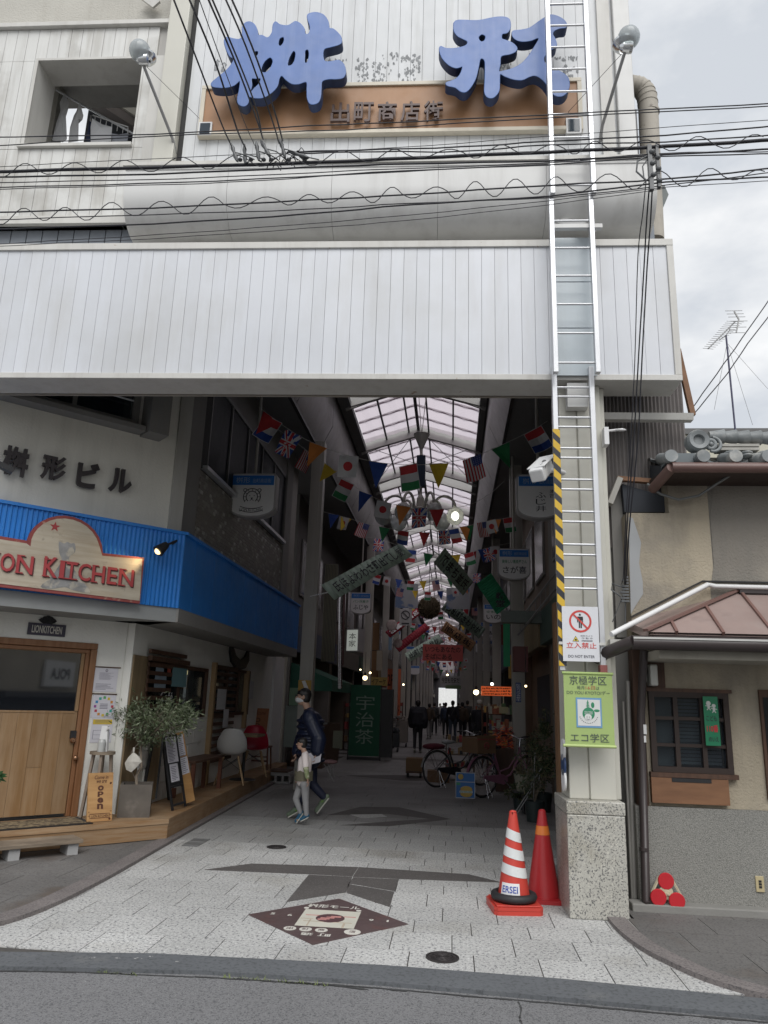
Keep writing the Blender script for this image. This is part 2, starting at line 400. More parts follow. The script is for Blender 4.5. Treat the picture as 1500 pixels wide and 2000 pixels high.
# dark inlays of the floor (each a few mm thick)
Z=.003
def inlay(name,pts,mat,z=Z):
    fs_.part(name,MB().prism([gz(*p)if not isinstance(p[0],float)else p for p in pts],-.006,z,'z'),mat)
inlay('dark_inlay_stone',[(400,1699),(492,1687),(700,1694),(688,1712),(603,1708)],granite_dk)
inlay('dark_inlay_stone',[(603,1709),(688,1713),(676,1743),(559,1762)],granite_dk)
inlay('dark_inlay_stone',[(701,1694),(916,1708),(980,1724),(779,1717),(740,1715),(689,1713)],granite_dk)
inlay('dark_inlay_stone',[(690,1714),(779,1718),(771,1741),(681,1726)],granite_dk)
inlay('dark_inlay_stone',[(680,1727),(770,1742),(761,1772),(677,1744)],granite_dk)
inlay('dark_inlay_stone',[(640,1592),(705,1576),(780,1577),(880,1600),(760,1614),(665,1612),(770,1604),(840,1600),(760,1590)],granite_dk)
inlay('light_inlay_stone',[(683,1591),(740,1588),(756,1595),(708,1598)],granite,.002)
for yy in(16.2,21.4,27.):
    inlay('dark_inlay_stone',[(-2.2,yy+.3),(-.9,yy+.9),(.5,yy+.3),(-.9,yy-.3)],granite_dk)
# rhombus map plate
dc=(-.885,5.905);dw,dh=.585,.585
mapm=M('dark_red_brown_map_plate',(.095,.065,.065),.45,.15,6,c2=(.12,.06,.055),c2s=5)
cream=M('cream_print',(.58,.565,.49),.5,.06,5)
pm=Thing('map_plate','dark brown rhombus street map set flat in the granite paving','floor plate',base=(dc[0],dc[1],0))
pm.part('plate',MB().prism([(dc[0]-dw,dc[1]-.0),(dc[0],dc[1]-dh),(dc[0]+dw,dc[1]),(dc[0],dc[1]+dh)],-.006,.006,'z'),mapm)
q=MB();zt=.008
def fT(z_):return lambda a,b:(a,b,z_)
q.add([(dc[0]-.20,dc[1]-.21,zt),(dc[0]+.22,dc[1]-.21,zt),(dc[0]+.22,dc[1]+.22,zt),(dc[0]-.20,dc[1]+.22,zt)],[(0,1,2,3)],0)
q.lathe([(.001,.0105),(.105,.0105),(.105,.008)],(dc[0]+.02,dc[1]+.01,0),20,1)
for k,(a,b,c,d)in enumerate(((-.17,.06,.2,.075),(-.16,-.09,.19,-.08),(-.12,-.2,-.11,-.03),(.13,-.2,.145,-.1),(-.19,-.03,-.1,-.02))):
    q.box(dc[0]+a,dc[0]+c,dc[1]+b,dc[1]+d,.0085,.0095,3 if k else 2)
for x0,x1,y0,y1 in((-.07,.0,-.03,.01),(-.03,.03,.0,.035),(.0,.075,.03,.06),(-.085,-.02,-.05,-.025)):
    q.box(dc[0]+x0+.02,dc[0]+x1+.02,dc[1]+y0,dc[1]+y1,.0108,.012,2)
q.text('桝形モール',(dc[0]-.2,dc[0]+.2,dc[1]+.275,dc[1]+.37),T=fT(.009),m=4,bold=.02)
for sx in(-.2,.2):q.lathe([(.001,.010),(.02,.010),(.02,.007)],(dc[0]+sx,dc[1]+.25,0),12,4)
for i,xx in enumerate((-.235,-.125,-.015,.20)):
    r_=.044 if i<3 else .058;q.lathe([(.001,.010),(r_,.010),(r_,.007)],(dc[0]+xx+.02,dc[1]-.285,0),18,4)
    q.text('出町商店'[i],(dc[0]+xx-.002,dc[0]+xx+.042,dc[1]-.31,dc[1]-.26),T=fT(.0115),m=1)
for i,ch in enumerate('町通'):q.text(ch,(dc[0]+.0-i*.12,dc[0]+.085-i*.12,dc[1]-.42,dc[1]-.36),T=lambda a,b,c=dc[0]*2-i*.24+.085:(c-a+i*0+0,2*(dc[1]-.39)-b,.009),m=4,bold=.02)
for(xx,yy,ch)in((-.43,.02,'5'),(-.3,.01,'6'),(.3,.0,'9'),(.43,.0,'1')):q.text(ch,(dc[0]+xx,dc[0]+xx+(.015 if ch=='1' else .035),dc[1]+yy,dc[1]+yy+.05),T=fT(.009),m=4,bold=.02)
pm.part('map_print',q,[cream,M('map_maroon',(.10,.05,.055),.5),M('map_pink',(.55,.26,.24),.5),M('map_faded_line',(.50,.42,.33),.5),M('map_white_print',(.62,.6,.55),.5)])
# pavement stones
def pave(name,poly,cell,x0,x1,y0,y1,ang,mat,z):
    T=Thing(name,None,None,kind='structure');c,s=math.cos(ang),math.sin(ang)
    T.part('joint_bed',MB().prism(poly,-.05,z-.004,'z'),M('pale_joint',(.26,.25,.24),.9))
    rp=[(p[0]*c+p[1]*s,-p[0]*s+p[1]*c)for p in poly];n=0
    r=0;yy=y0
    while yy<y1:
        xx=x0+(cell[0]/2 if r%2 else 0)
        while xx<x1:
            p=clip(rp,xx+.003,xx+cell[0]-.003,yy+.003,yy+cell[1]-.003)
            if len(p)>2 and area(p)>.006:
                p=[(a[0]*c-a[1]*s,a[0]*s+a[1]*c)for a in p];cx=sum(a[0]for a in p)/len(p);cy=sum(a[1]for a in p)/len(p)
                T.inst('flagstone',MB().prism([(a[0]-cx,a[1]-cy)for a in p],-.02,0,'z').mesh('flagstone',mat),(cx,cy,z+random.uniform(-.001,.001)));n+=1
            xx+=cell[0]
        yy+=cell[1];r+=1
    return T
def inset(pl,d):  # shift an open curve sideways
    o=[]
    for i in range(len(pl)):
        a=Vector(pl[max(i-1,0)]);b=Vector(pl[min(i+1,len(pl)-1)]);t=(b-a).normalized();o.append((pl[i][0]-t.y*d,pl[i][1]+t.x*d))
    return o
lin=inset(lc,.16);rin=inset(rc,.13)
LP=pave('left_pavement',[(-8,lin[0][1])]+lin+[(-8,20.)],(.6,.6),-12,14,-12,22,R(0),flag_dk,.022)
b_=MB();b_.prism(lc+lin[::-1],-.04,.03,'z');o=LP.part('border_stone',b_,M('reddish_border_stone',(.19,.17,.165),.85,.15,3,speck=[((.11,.10,.10),.5,.6)],sps=60,bump=.4),bevel=.012)
RP=pave('right_pavement',rin+[(14,kt[-1][1]+.0),(14,6.62),(1.38,6.62),(1.38,rin[0][1])],(.55,.42),-10,16,-10,12,R(2),flag_dk,.02)
RP.part('border_stone',MB().prism(rc+rin[::-1],-.04,.03,'z'),MATS['reddish_border_stone'],bevel=.012)
# iron covers
iron=M('dark_cast_iron',(.05,.045,.045),.5,.2,20,metal=.4)
def cover(px,rad,label):
    x,y=gz(*px);q=MB();q.lathe([(.001,.006),(rad*.86,.006),(rad*.86,.003),(rad*.9,.003),(rad*.9,.008),(rad,.008),(rad,-.004)],(x,y,0),32)
    for k in range(5):q.ring((x,y,.007),rad*(.15+.13*k),.004,28,4)
    for k in range(12):
        a=k*math.pi/6;q.box(x+math.cos(a)*rad*.5-.008,x+math.cos(a)*rad*.5+.008,y+math.sin(a)*rad*.5-.008,y+math.sin(a)*rad*.5+.008,.005,.011)
    solo('manhole_cover',q,iron,label,'manhole cover',base=(x,y,0),group='round iron covers in the paving')
cover((864,1871),.105,'round dark iron cover in the pale granite right by the road strip')
cover((540,1655),.105,'round dark iron cover in the paving before the walking child')
for(px0,px1,lab,d)in(((355,1652),(420,1634),'narrow steel grating set in the paving beside the wooden deck',.2),((1076,1708),(1100,1708),'narrow steel grating in the paving behind the red cones',.2)):
    x0,y0=gz(*px0);x1,_=gz(*px1);q=MB().box(x0,x1,y0,y0+.42,-.004,.002,1);k=0
    n=12
    for i in range(n+1):xx=x0+(x1-x0)*i/n;q.box(xx-.004,xx+.004,y0,y0+.42,.002,.009)
    for yy in(y0,y0+.2,y0+.4):q.box(x0,x1,yy,yy+.02,.0025,.0105)
    solo('drain_grating',q,[steelg,gapm],lab,'drain grate',base=(x0,y0,0))

# ================================================================ facade of the arcade entrance
F=Fr(2.0,6.35,1.7)
def zt_(px,py,d):return F.px(px,py,d)[1]
def st_(px,py,d):return F.px(px,py,d)[0]
GB='grey_white_facade'
fa=Thing('arcade_entrance_building','tall white panelled facade over the arcade entrance','building',F,(-3.,0,0))
s_l=-9.0;s_r=st_(1322,600,0)
zb0=zt_(700,742,0);zb1=zt_(700,473,0)
# band
fa.part('fascia_backing',MB().box(s_l,s_r-.01,.02,.34,zb0+.01,zb1-.01),seam)
PW=.1225
pmesh=MB().box(.0015,PW-.0015,0,.03,0,zb1-zb0-.13).mesh('fascia_panel',bandm)
s=s_r-.06-PW
while s>-7.6:
    fa.inst('fascia_panel',pmesh,(s,random.uniform(-.001,.001),zb0+.06));s-=PW
fa.part('fascia_edge_trim',MB().box(s_l,s_r,-.02,.35,zb1-.07,zb1).box(s_l,s_r,-.02,.35,zb0,zb0+.055).box(s_r-.06,s_r,-.018,.348,zb0+.055,zb1-.07),trimm,bevel=.004)
fa.part('entrance_beam',MB().box(s_l,st_(1085,760,.30),.345,.5,zt_(700,774,.5),zb0+.3).box(s_l,st_(1085,760,.30),.47,.50,zt_(700,774,.5)-.012,zt_(700,774,.5)-.001),M('taupe_beam',(.34,.31,.27),.5,.1,2,streak=.3))
# curved cornice
sc0,sc1=st_(245,340,-.16),st_(1283,340,-.16);zl=zt_(700,318,-.16);zm=zt_(700,362,-.16);za=zt_(700,468,.4)
prof=[(.3,zl+.03),(-.16,zl+.0),(-.16,zl-.04),(-.15,zl-.05),(-.15,zm)]
zbo=zt_(700,462,.12)
for k in range(1,11):
    t=k/10*math.pi/2;prof.append((-.15+.34*(1-math.cos(t)),zm-(zm-zbo)*math.sin(t)))
prof+=[(.62,zbo+.01),(.62,zl+.03)]
q=MB()
for i in range(5):
    a,b=sc0+(sc1-sc0)*i/5,sc0+(sc1-sc0)*(i+1)/5
    q.prism(prof,a+.003*(i>0),b,'x')
for i in range(len(q.sm)):q.sm[i]=len(q.f[i])==4
o=fa.part('curved_cornice',q,cornm);md=o.modifiers.new('e','EDGE_SPLIT');md.split_angle=R(25)
fa.part('cornice_ledge',MB().box(sc0-.03,sc1+.01,-.18,.26,zl-.005,zl+.035),trimm)
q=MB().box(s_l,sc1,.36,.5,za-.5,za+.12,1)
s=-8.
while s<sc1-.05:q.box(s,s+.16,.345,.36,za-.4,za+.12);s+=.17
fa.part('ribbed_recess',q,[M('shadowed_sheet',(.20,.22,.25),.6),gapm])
# siding
DS=.25;zs0=zl+.03;ztop=11.0
def sidings(s0,s1,z0,z1,mat,me_name='siding_panel',pw=.1255,d=DS):
    me=MB().box(.0016,pw-.0016,0,.02,0,z1-z0).mesh(me_name,mat);s=s1-pw
    while s>s0-.03:
        fa.inst(me_name,me,(s,d+random.uniform(-.0012,.0012),z0));s-=pw
s_pil=st_(303,250,DS-.1);s_pil2=st_(343,250,DS-.1)
s_rt=st_(1203,200,DS)
ZT=9.35
fa.part('upper_wall_core',MB().box(s_pil,st_(1240,200,DS),DS+.022,DS+3.4,zs0-.3,ztop),gapm)
sgt=zt_(700,163,DS-.05);sgb=zt_(700,262,DS-.05);sg0=st_(386,262,DS-.05);sg1=st_(1139,255,DS-.05)
sidings(s_pil2,s_rt,zs0,ZT,siding2)
fa.part('corner_pilaster',MB().box(s_pil,s_pil2,DS-.1,DS+.02,zs0+.0,ztop),colm,bevel=.008)
fa.part('corner_pilaster',MB().box(s_rt,st_(1240,200,DS-.06),DS-.06,DS+3.3,zs0,ztop),cornm,bevel=.01)
fa.part('fluted_strip',MB().box(st_(1150,200,DS),st_(1152,200,DS),DS-.03,DS,zs0,ZT).box(s_rt-.16,s_rt-.03,DS-.035,DS,zs0,ZT),trimm)
# left part with the loggia opening
o0,o1=st_(62,200,DS),st_(268,200,DS);oz0,oz1=zt_(150,283,DS),zt_(150,118,DS)
cz=zt_(120,52,DS)
fa.part('upper_wall_core',MB().box(s_l,o0-.002,DS+.022,.62,za+.1,cz).box(o1+.002,s_pil-.002,DS+.022,.62,za+.1,cz).box(o0,o1,DS+.022,.6,za+.1,oz0-.04).box(o0,o1,DS+.022,.6,oz1+.002,cz),M('pale_reveal',(.45,.44,.42),.8,.08,2,streak=.3))
def sid2(a,b,z0,z1):
    me={}
    s=s_pil-.13-.1255
    while s>s_l:
        if s+.1255>a+.02 and s<b-.02:
            x0,x1=max(s+.002,a),min(s+.1235,b);k=round(x1-x0,4)
            if k not in me:me[k]=MB().box(0,x1-x0,0,.02,0,z1-z0).mesh('siding_panel',siding)
            fa.inst('siding_panel',me[k],(x0,DS+random.uniform(-.0012,.0012),z0))
        s-=.1255
sid2(-8.,s_pil-.02,za+.2,oz0-.045)
sid2(-8.,o0,oz0-.04,oz1);sid2(o1,s_pil-.14,oz0-.04,oz1);sid2(-8.,s_pil-.02,oz1+.004,cz-.04)
fa.part('loggia_sill',MB().box(o0-.06,o1+.01,DS-.04,.62,oz0-.04,oz0),trimm,bevel=.004)
fa.part('loggia_frame',MB().box(o0-.03,o0,DS-.012,.62,oz0,oz1+.03).box(o0,o1,DS-.012,.6,oz1,oz1+.03),trimm)
fa.part('left_coping',MB().box(s_l,s_pil-.02,DS-.05,1.4,cz-.035,cz+.02),trimm,bevel=.004)
fa.part('left_bottom_trim',MB().box(s_l,sc0+.0,DS-.03,DS+.3,za+.10,za+.19),trimm)
fa.part('left_edge_strip',MB().box(s_pil-.15,s_pil-.03,DS-.02,DS+.02,zs0-.2,oz1+.02),trimm)
q=MB().box(s_l,s_pil-.02,1.25,4,za+.3,10.6)
fa.part('stucco_penthouse',MB().box(s_l,s_pil-.004,.9,1.3,cz+.45,10.8),stucco)
fa.part('penthouse_eave',MB().beam(F.p3(282,-8,.8),F.p3(306,10,.8),.03,.12),trimm)
# inside the loggia
li=Thing('loggia_interior','shaded balcony behind the square opening with pale stucco pier and dark sloping beam','balcony',F,(o0,.9,oz0))
li.part('stucco_pier',MB().box(o0-.4,st_(112,200,1.0),1.0,1.2,oz0-.6,oz1+1.2),stucco)
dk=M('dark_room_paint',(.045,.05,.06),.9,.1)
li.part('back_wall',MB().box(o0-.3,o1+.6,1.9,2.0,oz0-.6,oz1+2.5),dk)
bp=MB();a=F.p3(110,148,1.5);b=F.p3(262,255,1.5)
bp.prism([F.px(*p,1.6)for p in((115,153),(150,153),(275,234),(275,256))],1.6,1.85,'y');li.part('sloping_beam',bp,M('weathered_beam',(.16,.14,.13),.8))
bp=MB().prism([F.px(152,153,1.55),F.px(275,150,1.55),F.px(275,233,1.55)],1.55,1.8,'y');li.part('soffit_panel',bp,M('beige_soffit',(.42,.40,.35),.8))
# sign board
sb=Thing('brown_signboard','long brown signboard with cream frame under the big blue characters','signboard',F,((sg0+sg1)/2,DS,sgb))
sb.part('board',MB().box(sg0+.02,sg1-.02,DS-.05,DS-.004,sgb+.02,sgt-.02),brownb)
q=MB();w_=.045
q.box(sg0,sg1,DS-.07,DS-.003,sgb,sgb+w_).box(sg0,sg1,DS-.07,DS-.003,sgt-w_,sgt).box(sg0,sg0+w_,DS-.068,DS-.003,sgb+w_,sgt-w_).box(sg1-w_,sg1,DS-.068,DS-.003,sgb+w_,sgt-w_)
sb.part('frame',q,M('cream_frame',(.62,.57,.47),.5,.08,3,streak=.2),bevel=.004)
q=MB();x0,z0=F.px(646,246,DS-.06);x1,z1=F.px(864,204,DS-.06)
xs=[646,691,737,782,827,872]
for i,ch in enumerate('出町商店街'):
    a=st_(xs[i]+1,225,DS-.07);b=st_(xs[i+1]-7,225,DS-.07);q.text(ch,(a,b,z0-.0,z1),DS-.085,0,.012,.03,shear=.0)
sb.part('lettering',q,M('dark_bronze_letter',(.095,.06,.055),.5,.1))
for k,(px_,lab)in enumerate(((386,0),(1107,1))):
    a,z=F.px(px_+2,261-4*lab,DS-.08);b,z2=F.px(px_+26,239-8*lab,DS-.08);q=MB().box(a-.012,b+.012,DS-.075,DS-.02,z-.012,z2+.012,1).box(a+.006,b-.006,DS-.08,DS-.02,z+.006,z2-.006,0)
    sb.part('vent_window',q,[M('dark_glass_pane',(.03,.045,.06),.1,.1),white])
# big blue characters
def bigchar(name,loops,ox,label):
    dep=.07;dm=DS-.2-dep
    LL=[smooth([F.px(ox+p[0]/3,p[1]/3,DS-.30)for p in lp],4)for lp in loops]
    vs,fs,ns=shape_mesh(LL,.05,.006)
    c=((min(v[0]for v in vs)+max(v[0]for v in vs))/2,DS-.185,min(v[1]for v in vs))
    q=MB()
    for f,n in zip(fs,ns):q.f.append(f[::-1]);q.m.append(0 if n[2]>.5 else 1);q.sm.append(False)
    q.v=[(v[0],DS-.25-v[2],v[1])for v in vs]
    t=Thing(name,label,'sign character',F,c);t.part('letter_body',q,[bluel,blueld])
    zz=sum(v[1]for v in vs)/len(vs)
    bk=MB()
    for k in(-.3,.3):bk.box(c[0]+k-.02,c[0]+k+.02,DS-.17,DS+.0,zz+.1,zz+.15)
    t.part('bracket',bk,steelg)
    return t
M1=[[(370,160),(388,135),(415,129),(442,146),(458,180),(463,208),(485,208),(520,222),(545,190),(550,148),(566,129),(592,146),(640,150),(680,127),(712,142),(734,172),(738,200),(760,198),(768,160),(752,110),(757,84),(800,74),(845,88),(872,125),(880,166),(905,172),(945,212),(951,250),(930,266),(890,277),(850,290),(842,325),(852,360),(890,362),(935,355),(965,380),(975,425),(960,457),(920,465),(880,465),(838,478),(832,520),(828,570),(812,604),(772,612),(752,580),(749,530),(746,482),(700,494),(660,492),(625,468),(603,446),(586,462),(574,508),(540,546),(492,574),(440,576),(412,570),(402,608),(380,624),(350,612),(342,580),(352,530),(356,476),(322,502),(280,514),(235,515),(196,508),(190,488),(225,456),(275,415),(312,370),(318,345),(296,330),(274,285),(264,240),(280,219),(318,228),(356,230),(370,205)],
      [(580,255),(588,228),(612,219),(615,243),(598,270),(583,268)],[(437,322),(446,302),(464,304),(461,324),(444,335)],[(482,398),(500,362),(533,338),(550,362),(530,410),(502,428),(484,422)],
      [(634,380),(645,338),(668,301),(683,312),(678,352),(663,380),(642,388)],[(735,330),(738,298),(757,294),(762,325),(752,366),(735,368)],[(414,548),(425,505),(424,464),(450,462),(478,462),(468,492),(440,520)]]
M2=[[(262,132),(290,119),(400,121),(490,104),(545,100),(580,110),(590,135),(588,170),(570,195),(542,202),(540,228),(560,236),(600,252),(628,280),(620,304),(585,320),(536,332),(530,380),(524,420),(560,415),(610,400),(660,370),(702,322),(735,270),(757,232),(745,226),(710,240),(660,245),(622,234),(602,210),(606,183),(650,177),(702,165),(750,132),(790,105),(822,89),(860,94),(900,115),(921,145),(912,164),(880,168),(848,182),(838,202),(850,225),(861,262),(845,285),(812,302),(785,345),(800,382),(840,405),(890,425),(928,457),(935,505),(920,545),(888,566),(850,560),(822,528),(798,490),(770,462),(735,445),(700,452),(660,470),(610,467),(560,450),(530,436),(527,480),(524,530),(505,562),(480,577),(452,568),(439,538),(441,480),(443,400),(441,362),(428,345),(412,352),(402,400),(386,462),(360,510),(330,540),(300,538),(268,515),(228,506),(213,495),(220,483),(248,475),(282,455),(302,425),(310,392),(295,396),(268,400),(228,382),(190,340),(175,295),(182,273),(212,284),(262,285),(312,275),(336,262),(338,244),(312,230),(280,212),(260,182),(258,150)],
      [(404,218),(424,203),(445,215),(440,238),(422,247),(407,236)]]
bigchar('blue_character',M1,350,'left one of the two huge blue brush characters on the facade')
bigchar('blue_character',M2,800,'right one of the two huge blue brush characters, partly behind the ladder')
# peeled ghost lettering on siding
q=MB()
for(ox,rects)in((350,((1035,345,1110,420),(1180,300,1290,480),(1300,330,1420,360),(1310,400,1390,490),(1045,420,1110,490),(1130,360,1180,490),(880,345,980,400),(205,350,275,420))),(800,((850,330,985,350),(900,380,985,450),(0,320,60,420),(530,360,600,400)))):
    for(x0,y0,x1,y1)in rects:
        for k in range(22):
            x=random.uniform(x0,x1);y_=random.uniform(y0,y1);r_=random.uniform(2,9)
            pts=[F.px(ox+(x+math.cos(a*1.05)*r_*random.uniform(.4,1.5))/3,(y_+math.sin(a*1.05)*r_*random.uniform(.4,2))/3,DS-.0035)for a in range(6)]
            q.poly([(p[0],DS-.0035-k*.00002,p[1])for p in pts])
fa.part('peeled_paint_patches',q,M('bare_grey_metal',(.25,.26,.27),.7,.3,8),kind='stuff')
# column, plinth, ladders
c0,c1=st_(1112,1500,.1),st_(1203,1500,.1);zc0=zt_(1160,1562,.1)
colT=Thing('entrance_column','cream painted steel column on a speckled granite plinth beside the ladder','column',F,((c0+c1)/2,.2,0))
zp=zt_(1170,1566,-.02);p0,p1=st_(1113,1780,-.02),st_(1230,1790,-.02)
# zc0 guards the joint between column and plinth
colT.part('column_casing',MB().box(c0,c0+.155,.115,.5,zp,zb0-.003).box(c0+.163,c1,.10,.5,zp,zb0-.003).box(c1+.002,c1+.05,.16,.5,zp,zb0-.003).box(c0+.01,c1-.01,.13,.48,zp,zb0-.004,0),colm,bevel=.008)
colT.part('rust_stain_bracket',MB().box(c1-.02,c1+.07,.02,.1,2.02,2.1).box(c0-.06,c0+.02,.02,.1,2.02,2.1),trimm)
colT.part('granite_plinth',MB().box(p0,p1,-.02,.55,0,zp-.1).box(p0-.004,p1+.004,-.025,.555,zp-.098,zp),granite_pol,bevel=.008)
def ladder(px,py0,z1,z0,d,wd,pitch,lab,second=None,tape=False):
    t=Thing('wall_ladder',lab,'ladder',F,(0,d,z0));a0,a1=px
    for k in(0,1):
        q=MB();q.box((a0,a1)[k]-.022+(.0),(a0,a1)[k]+.022,d-.03,d+.03,z0,z1);t.part('rail',q,alu,bevel=.004)
    z=z0+.1
    me=MB().tube([(a0+.02,d,0),(a1-.02,d,0)],.0105,8).mesh('rung',alu)
    while z<z1-.05:
        t.inst('rung',me,(0,d,z))if False else None
        o=bpy.data.objects.new('rung',me);COL.objects.link(o);o.parent=t.o;o.location=(0,-d,z-z0)
        if second:
            o=bpy.data.objects.new('rung',me);COL.objects.link(o);o.parent=t.o;o.location=(0,-d+.0,z-z0+second)
        z+=pitch
    return t
la0,la1=st_(1070,200,-.14),st_(1146,200,-.14);zj=zt_(1110,395,-.14)
UL=ladder((la0,la1),0,9.6,zj,-.25,0,.262,'upper aluminium ladder section running over the brown signboard')
lb0,lb1=st_(1078,600,-.1),st_(1157,600,-.1)
ML=ladder((lb0,lb1),0,zj+.05,zb0-.02,-.2,0,.285,'middle aluminium ladder section in front of the white band')
lc0,lc1=st_(1094,1200,-.04),st_(1172,1200,-.04)
zend=zt_(1180,1312,-.05)
LL_=ladder((lc0,lc1),0,zb0+.1,zend,-.06,0,.285,'lowest aluminium ladder section with striped tape on the column',second=.088)
tp=M('hazard_tape',(.60,.40,.03),.5)
t_=tp.node_tree;b_=[n for n in t_.nodes if n.type=='BSDF_PRINCIPLED'][0]
geo=t_.nodes.new('ShaderNodeNewGeometry');sx=t_.nodes.new('ShaderNodeSeparateXYZ');t_.links.new(geo.outputs['Position'],sx.inputs[0])
m1=t_.nodes.new('ShaderNodeMath');m1.operation='MULTIPLY_ADD';t_.links.new(sx.outputs['X'],m1.inputs[0]);m1.inputs[1].default_value=1.;t_.links.new(sx.outputs['Z'],m1.inputs[2])
m2=t_.nodes.new('ShaderNodeMath');m2.operation='MODULO';t_.links.new(m1.outputs[0],m2.inputs[0]);m2.inputs[1].default_value=.135
m3=t_.nodes.new('ShaderNodeMath');m3.operation='GREATER_THAN';t_.links.new(m2.outputs[0],m3.inputs[0]);m3.inputs[1].default_value=.072
mm=t_.nodes.new('ShaderNodeMix');mm.data_type='RGBA';t_.links.new(m3.outputs[0],mm.inputs['Factor']);mm.inputs['A'].default_value=(.62,.40,.03,1);mm.inputs['B'].default_value=(.02,.022,.03,1);t_.links.new(mm.outputs['Result'],b_.inputs['Base Color'])
LL_.part('hazard_tape',MB().box(lc0-.03,lc0+.03,-.105,-.093,zt_(1083,1300,-.1),zt_(1083,838,-.1)),tp)
LL_.part('red_foot_cap',MB().box(lc1-.028,lc1+.028,-.1,-.02,zend-.02,zend+.05),M('faded_red_plastic',(.25,.08,.07),.5))
cp=Thing('climbing_guard_panel','pale blue grey plate fixed behind the middle ladder section','panel',F,(lb0,-.1,zb0))
for k in range(3):cp.part('plate',MB().box(lb0+.02,lb1+.03,-.05,-.04,zb0+.03+k*.47,zb0+.03+k*.47+.46),M('pale_blue_plate',(.50,.56,.60),.35,.06,3,streak=.15))
cp.part('support_strut',MB().beam((lb0+.02,.1,zb1+.3),(lb1+.0,-.18,zb1+.02),.05),cornm);cp.part('support_strut',MB().beam((lb1+.12,.2,zb1+.25),(lb1+.0,-.18,zb1+.0),.05),cornm)
cp.part('support_shelf',MB().box(lb0,lb1+.1,-.2,-.15,zb1-.0,zb1+.04),cornm);cp.part('junction_box',MB().box(lc1-.2,lc1-.02,-.0,.1,zb0-.25,zb0-.02),cornm)
# flood lamps on arms
gl=glassmat('clear_lamp_glass',(.5,.52,.54),.45);chrome=M('worn_chrome',(.60,.61,.62),.18,.1,8,metal=.9)
def flood(p_low,p_hi,side,lab):
    a=Vector(F.p3(*p_low,DS));b=Vector(F.p3(*p_hi,-.35))
    t=Thing('flood_lamp',lab,'lamp',F,a,group='flood lamps on long arms')
    t.part('arm',MB().tube([a,a+Vector((0,-.12,.08)),b],.016,8),steelg)
    c=b+Vector((-.03*side,-.02,.12))
    t.part('housing',MB().lathe([(.02,-.06),(.05,-.03),(.062,.03),(.058,.06),(.03,.07)],b+Vector((0,.0,.03)),14,axis='x'),chrome)
    t.part('reflector',MB().lathe([(.05,.02),(.085,.045),(.11,.08),(.113,.10)],b+Vector((0,.04,.02)),20),chrome)
    t.part('globe',MB().ball(c,.105,.105,.11,18),gl)
    t.part('guy_wire',MB().tube([b,b+Vector((.45*side,.55,-.2))],.003,4),cable)
flood((343,300),(278,122),1,'left round flood lamp on a slanting arm beside the left blue character')
flood((1172,275),(1222,97),-1,'right round flood lamp on a slanting arm near the vent pipe')
# vent pipe
vp=Thing('vent_pipe','thick weathered beige vent pipe with ringed elbow at the facade corner','pipe',F,(st_(1270,400,.5),.5,5))
D=.55;a=Vector(F.p3(1238,180,D));
pts=[Vector(F.p3(1225,168,D)),Vector(F.p3(1238,168,D)),Vector(F.p3(1250,171,D)),Vector(F.p3(1259,178,D)),Vector(F.p3(1264,192,D)),Vector(F.p3(1266,210,D)),Vector(F.p3(1277,470,D))]
pipem=M('weathered_beige_pipe',(.40,.37,.32),.7,.12,5,c2=(.20,.17,.15),c2s=9,c2t=(.62,.68))
q=MB().tube(pts,.103,18);q.add([],[])
vp.part('pipe',q,pipem)
for k in range(8):
    i=k/7*4.6;j=int(i);p=pts[j].lerp(pts[j+1],i-j);dd=(pts[j+1]-pts[j]).normalized()*.008
    vp.part('elbow_ring',MB().tube([p-dd,p+dd],.108,18),pipem)
vp.part('collar',MB().tube([Vector(F.p3(1268,200+18,D)),Vector(F.p3(1268,222,D))],.107,18),pipem)
fa.part('dark_eave_box',MB().prism([F.px(1286,365,.7),F.px(1298,362,.7),F.px(1306,380,.7),F.px(1290,418,.7)],.7,1.6,'y'),M('dark_green_grey_sheet',(.10,.12,.12),.5))
# cracks and stains on the road
q=MB();rr=random.Random(12)
def crack(pts,wd=.004):
    P=[gz(*p)for p in dens(pts,6)]
    for i in range(len(P)-1):
        a,b=P[i],P[i+1];d=Vector((b[0]-a[0],b[1]-a[1]));n=Vector((-d.y,d.x)).normalized()*wd*rr.uniform(.4,1.3);j=rr.uniform(-.006,.006)
        q.quad((a[0]-n.x,a[1]-n.y+j,-.0145),(b[0]-n.x,b[1]-n.y,-.0145),(b[0]+n.x,b[1]+n.y,-.0145),(a[0]+n.x,a[1]+n.y+j,-.0145))
crack([(1012,1950),(1018,1965),(1015,1982),(1022,1999),(1030,2030)],.005)
crack([(-20,1890),(150,1893),(300,1899),(420,1904),(560,1912),(700,1921),(900,1938),(1100,1955),(1300,1973),(1500,1990)],.010)
crack([(560,1913),(640,1918),(720,1927)],.009)
solo('road_cracks',q,gapm,'thin dark cracks in the asphalt along the road edge','cracks',kind='stuff')
q=MB()
for(px,py,r_)in((180,1872,.03),(270,1874,.035),(295,1870,.02),(230,1873,.02),(345,1880,.01)):
    x,y=gz(px,py)
    for k in range(7):
        a=rr.uniform(0,6.28);c=(x+math.cos(a)*r_*.6,y+math.sin(a)*r_*.3);q.poly([(c[0]+rr.uniform(.002,.009)*math.cos(j*1.05),c[1]+rr.uniform(.002,.007)*math.sin(j*1.05),.0055+k*.00003)for j in range(6)])
solo('pale_scuffs',q,M('pale_scuff',(.35,.35,.35),.9),'pale scuff marks on the dark strip at the road edge','scuffs',kind='stuff')
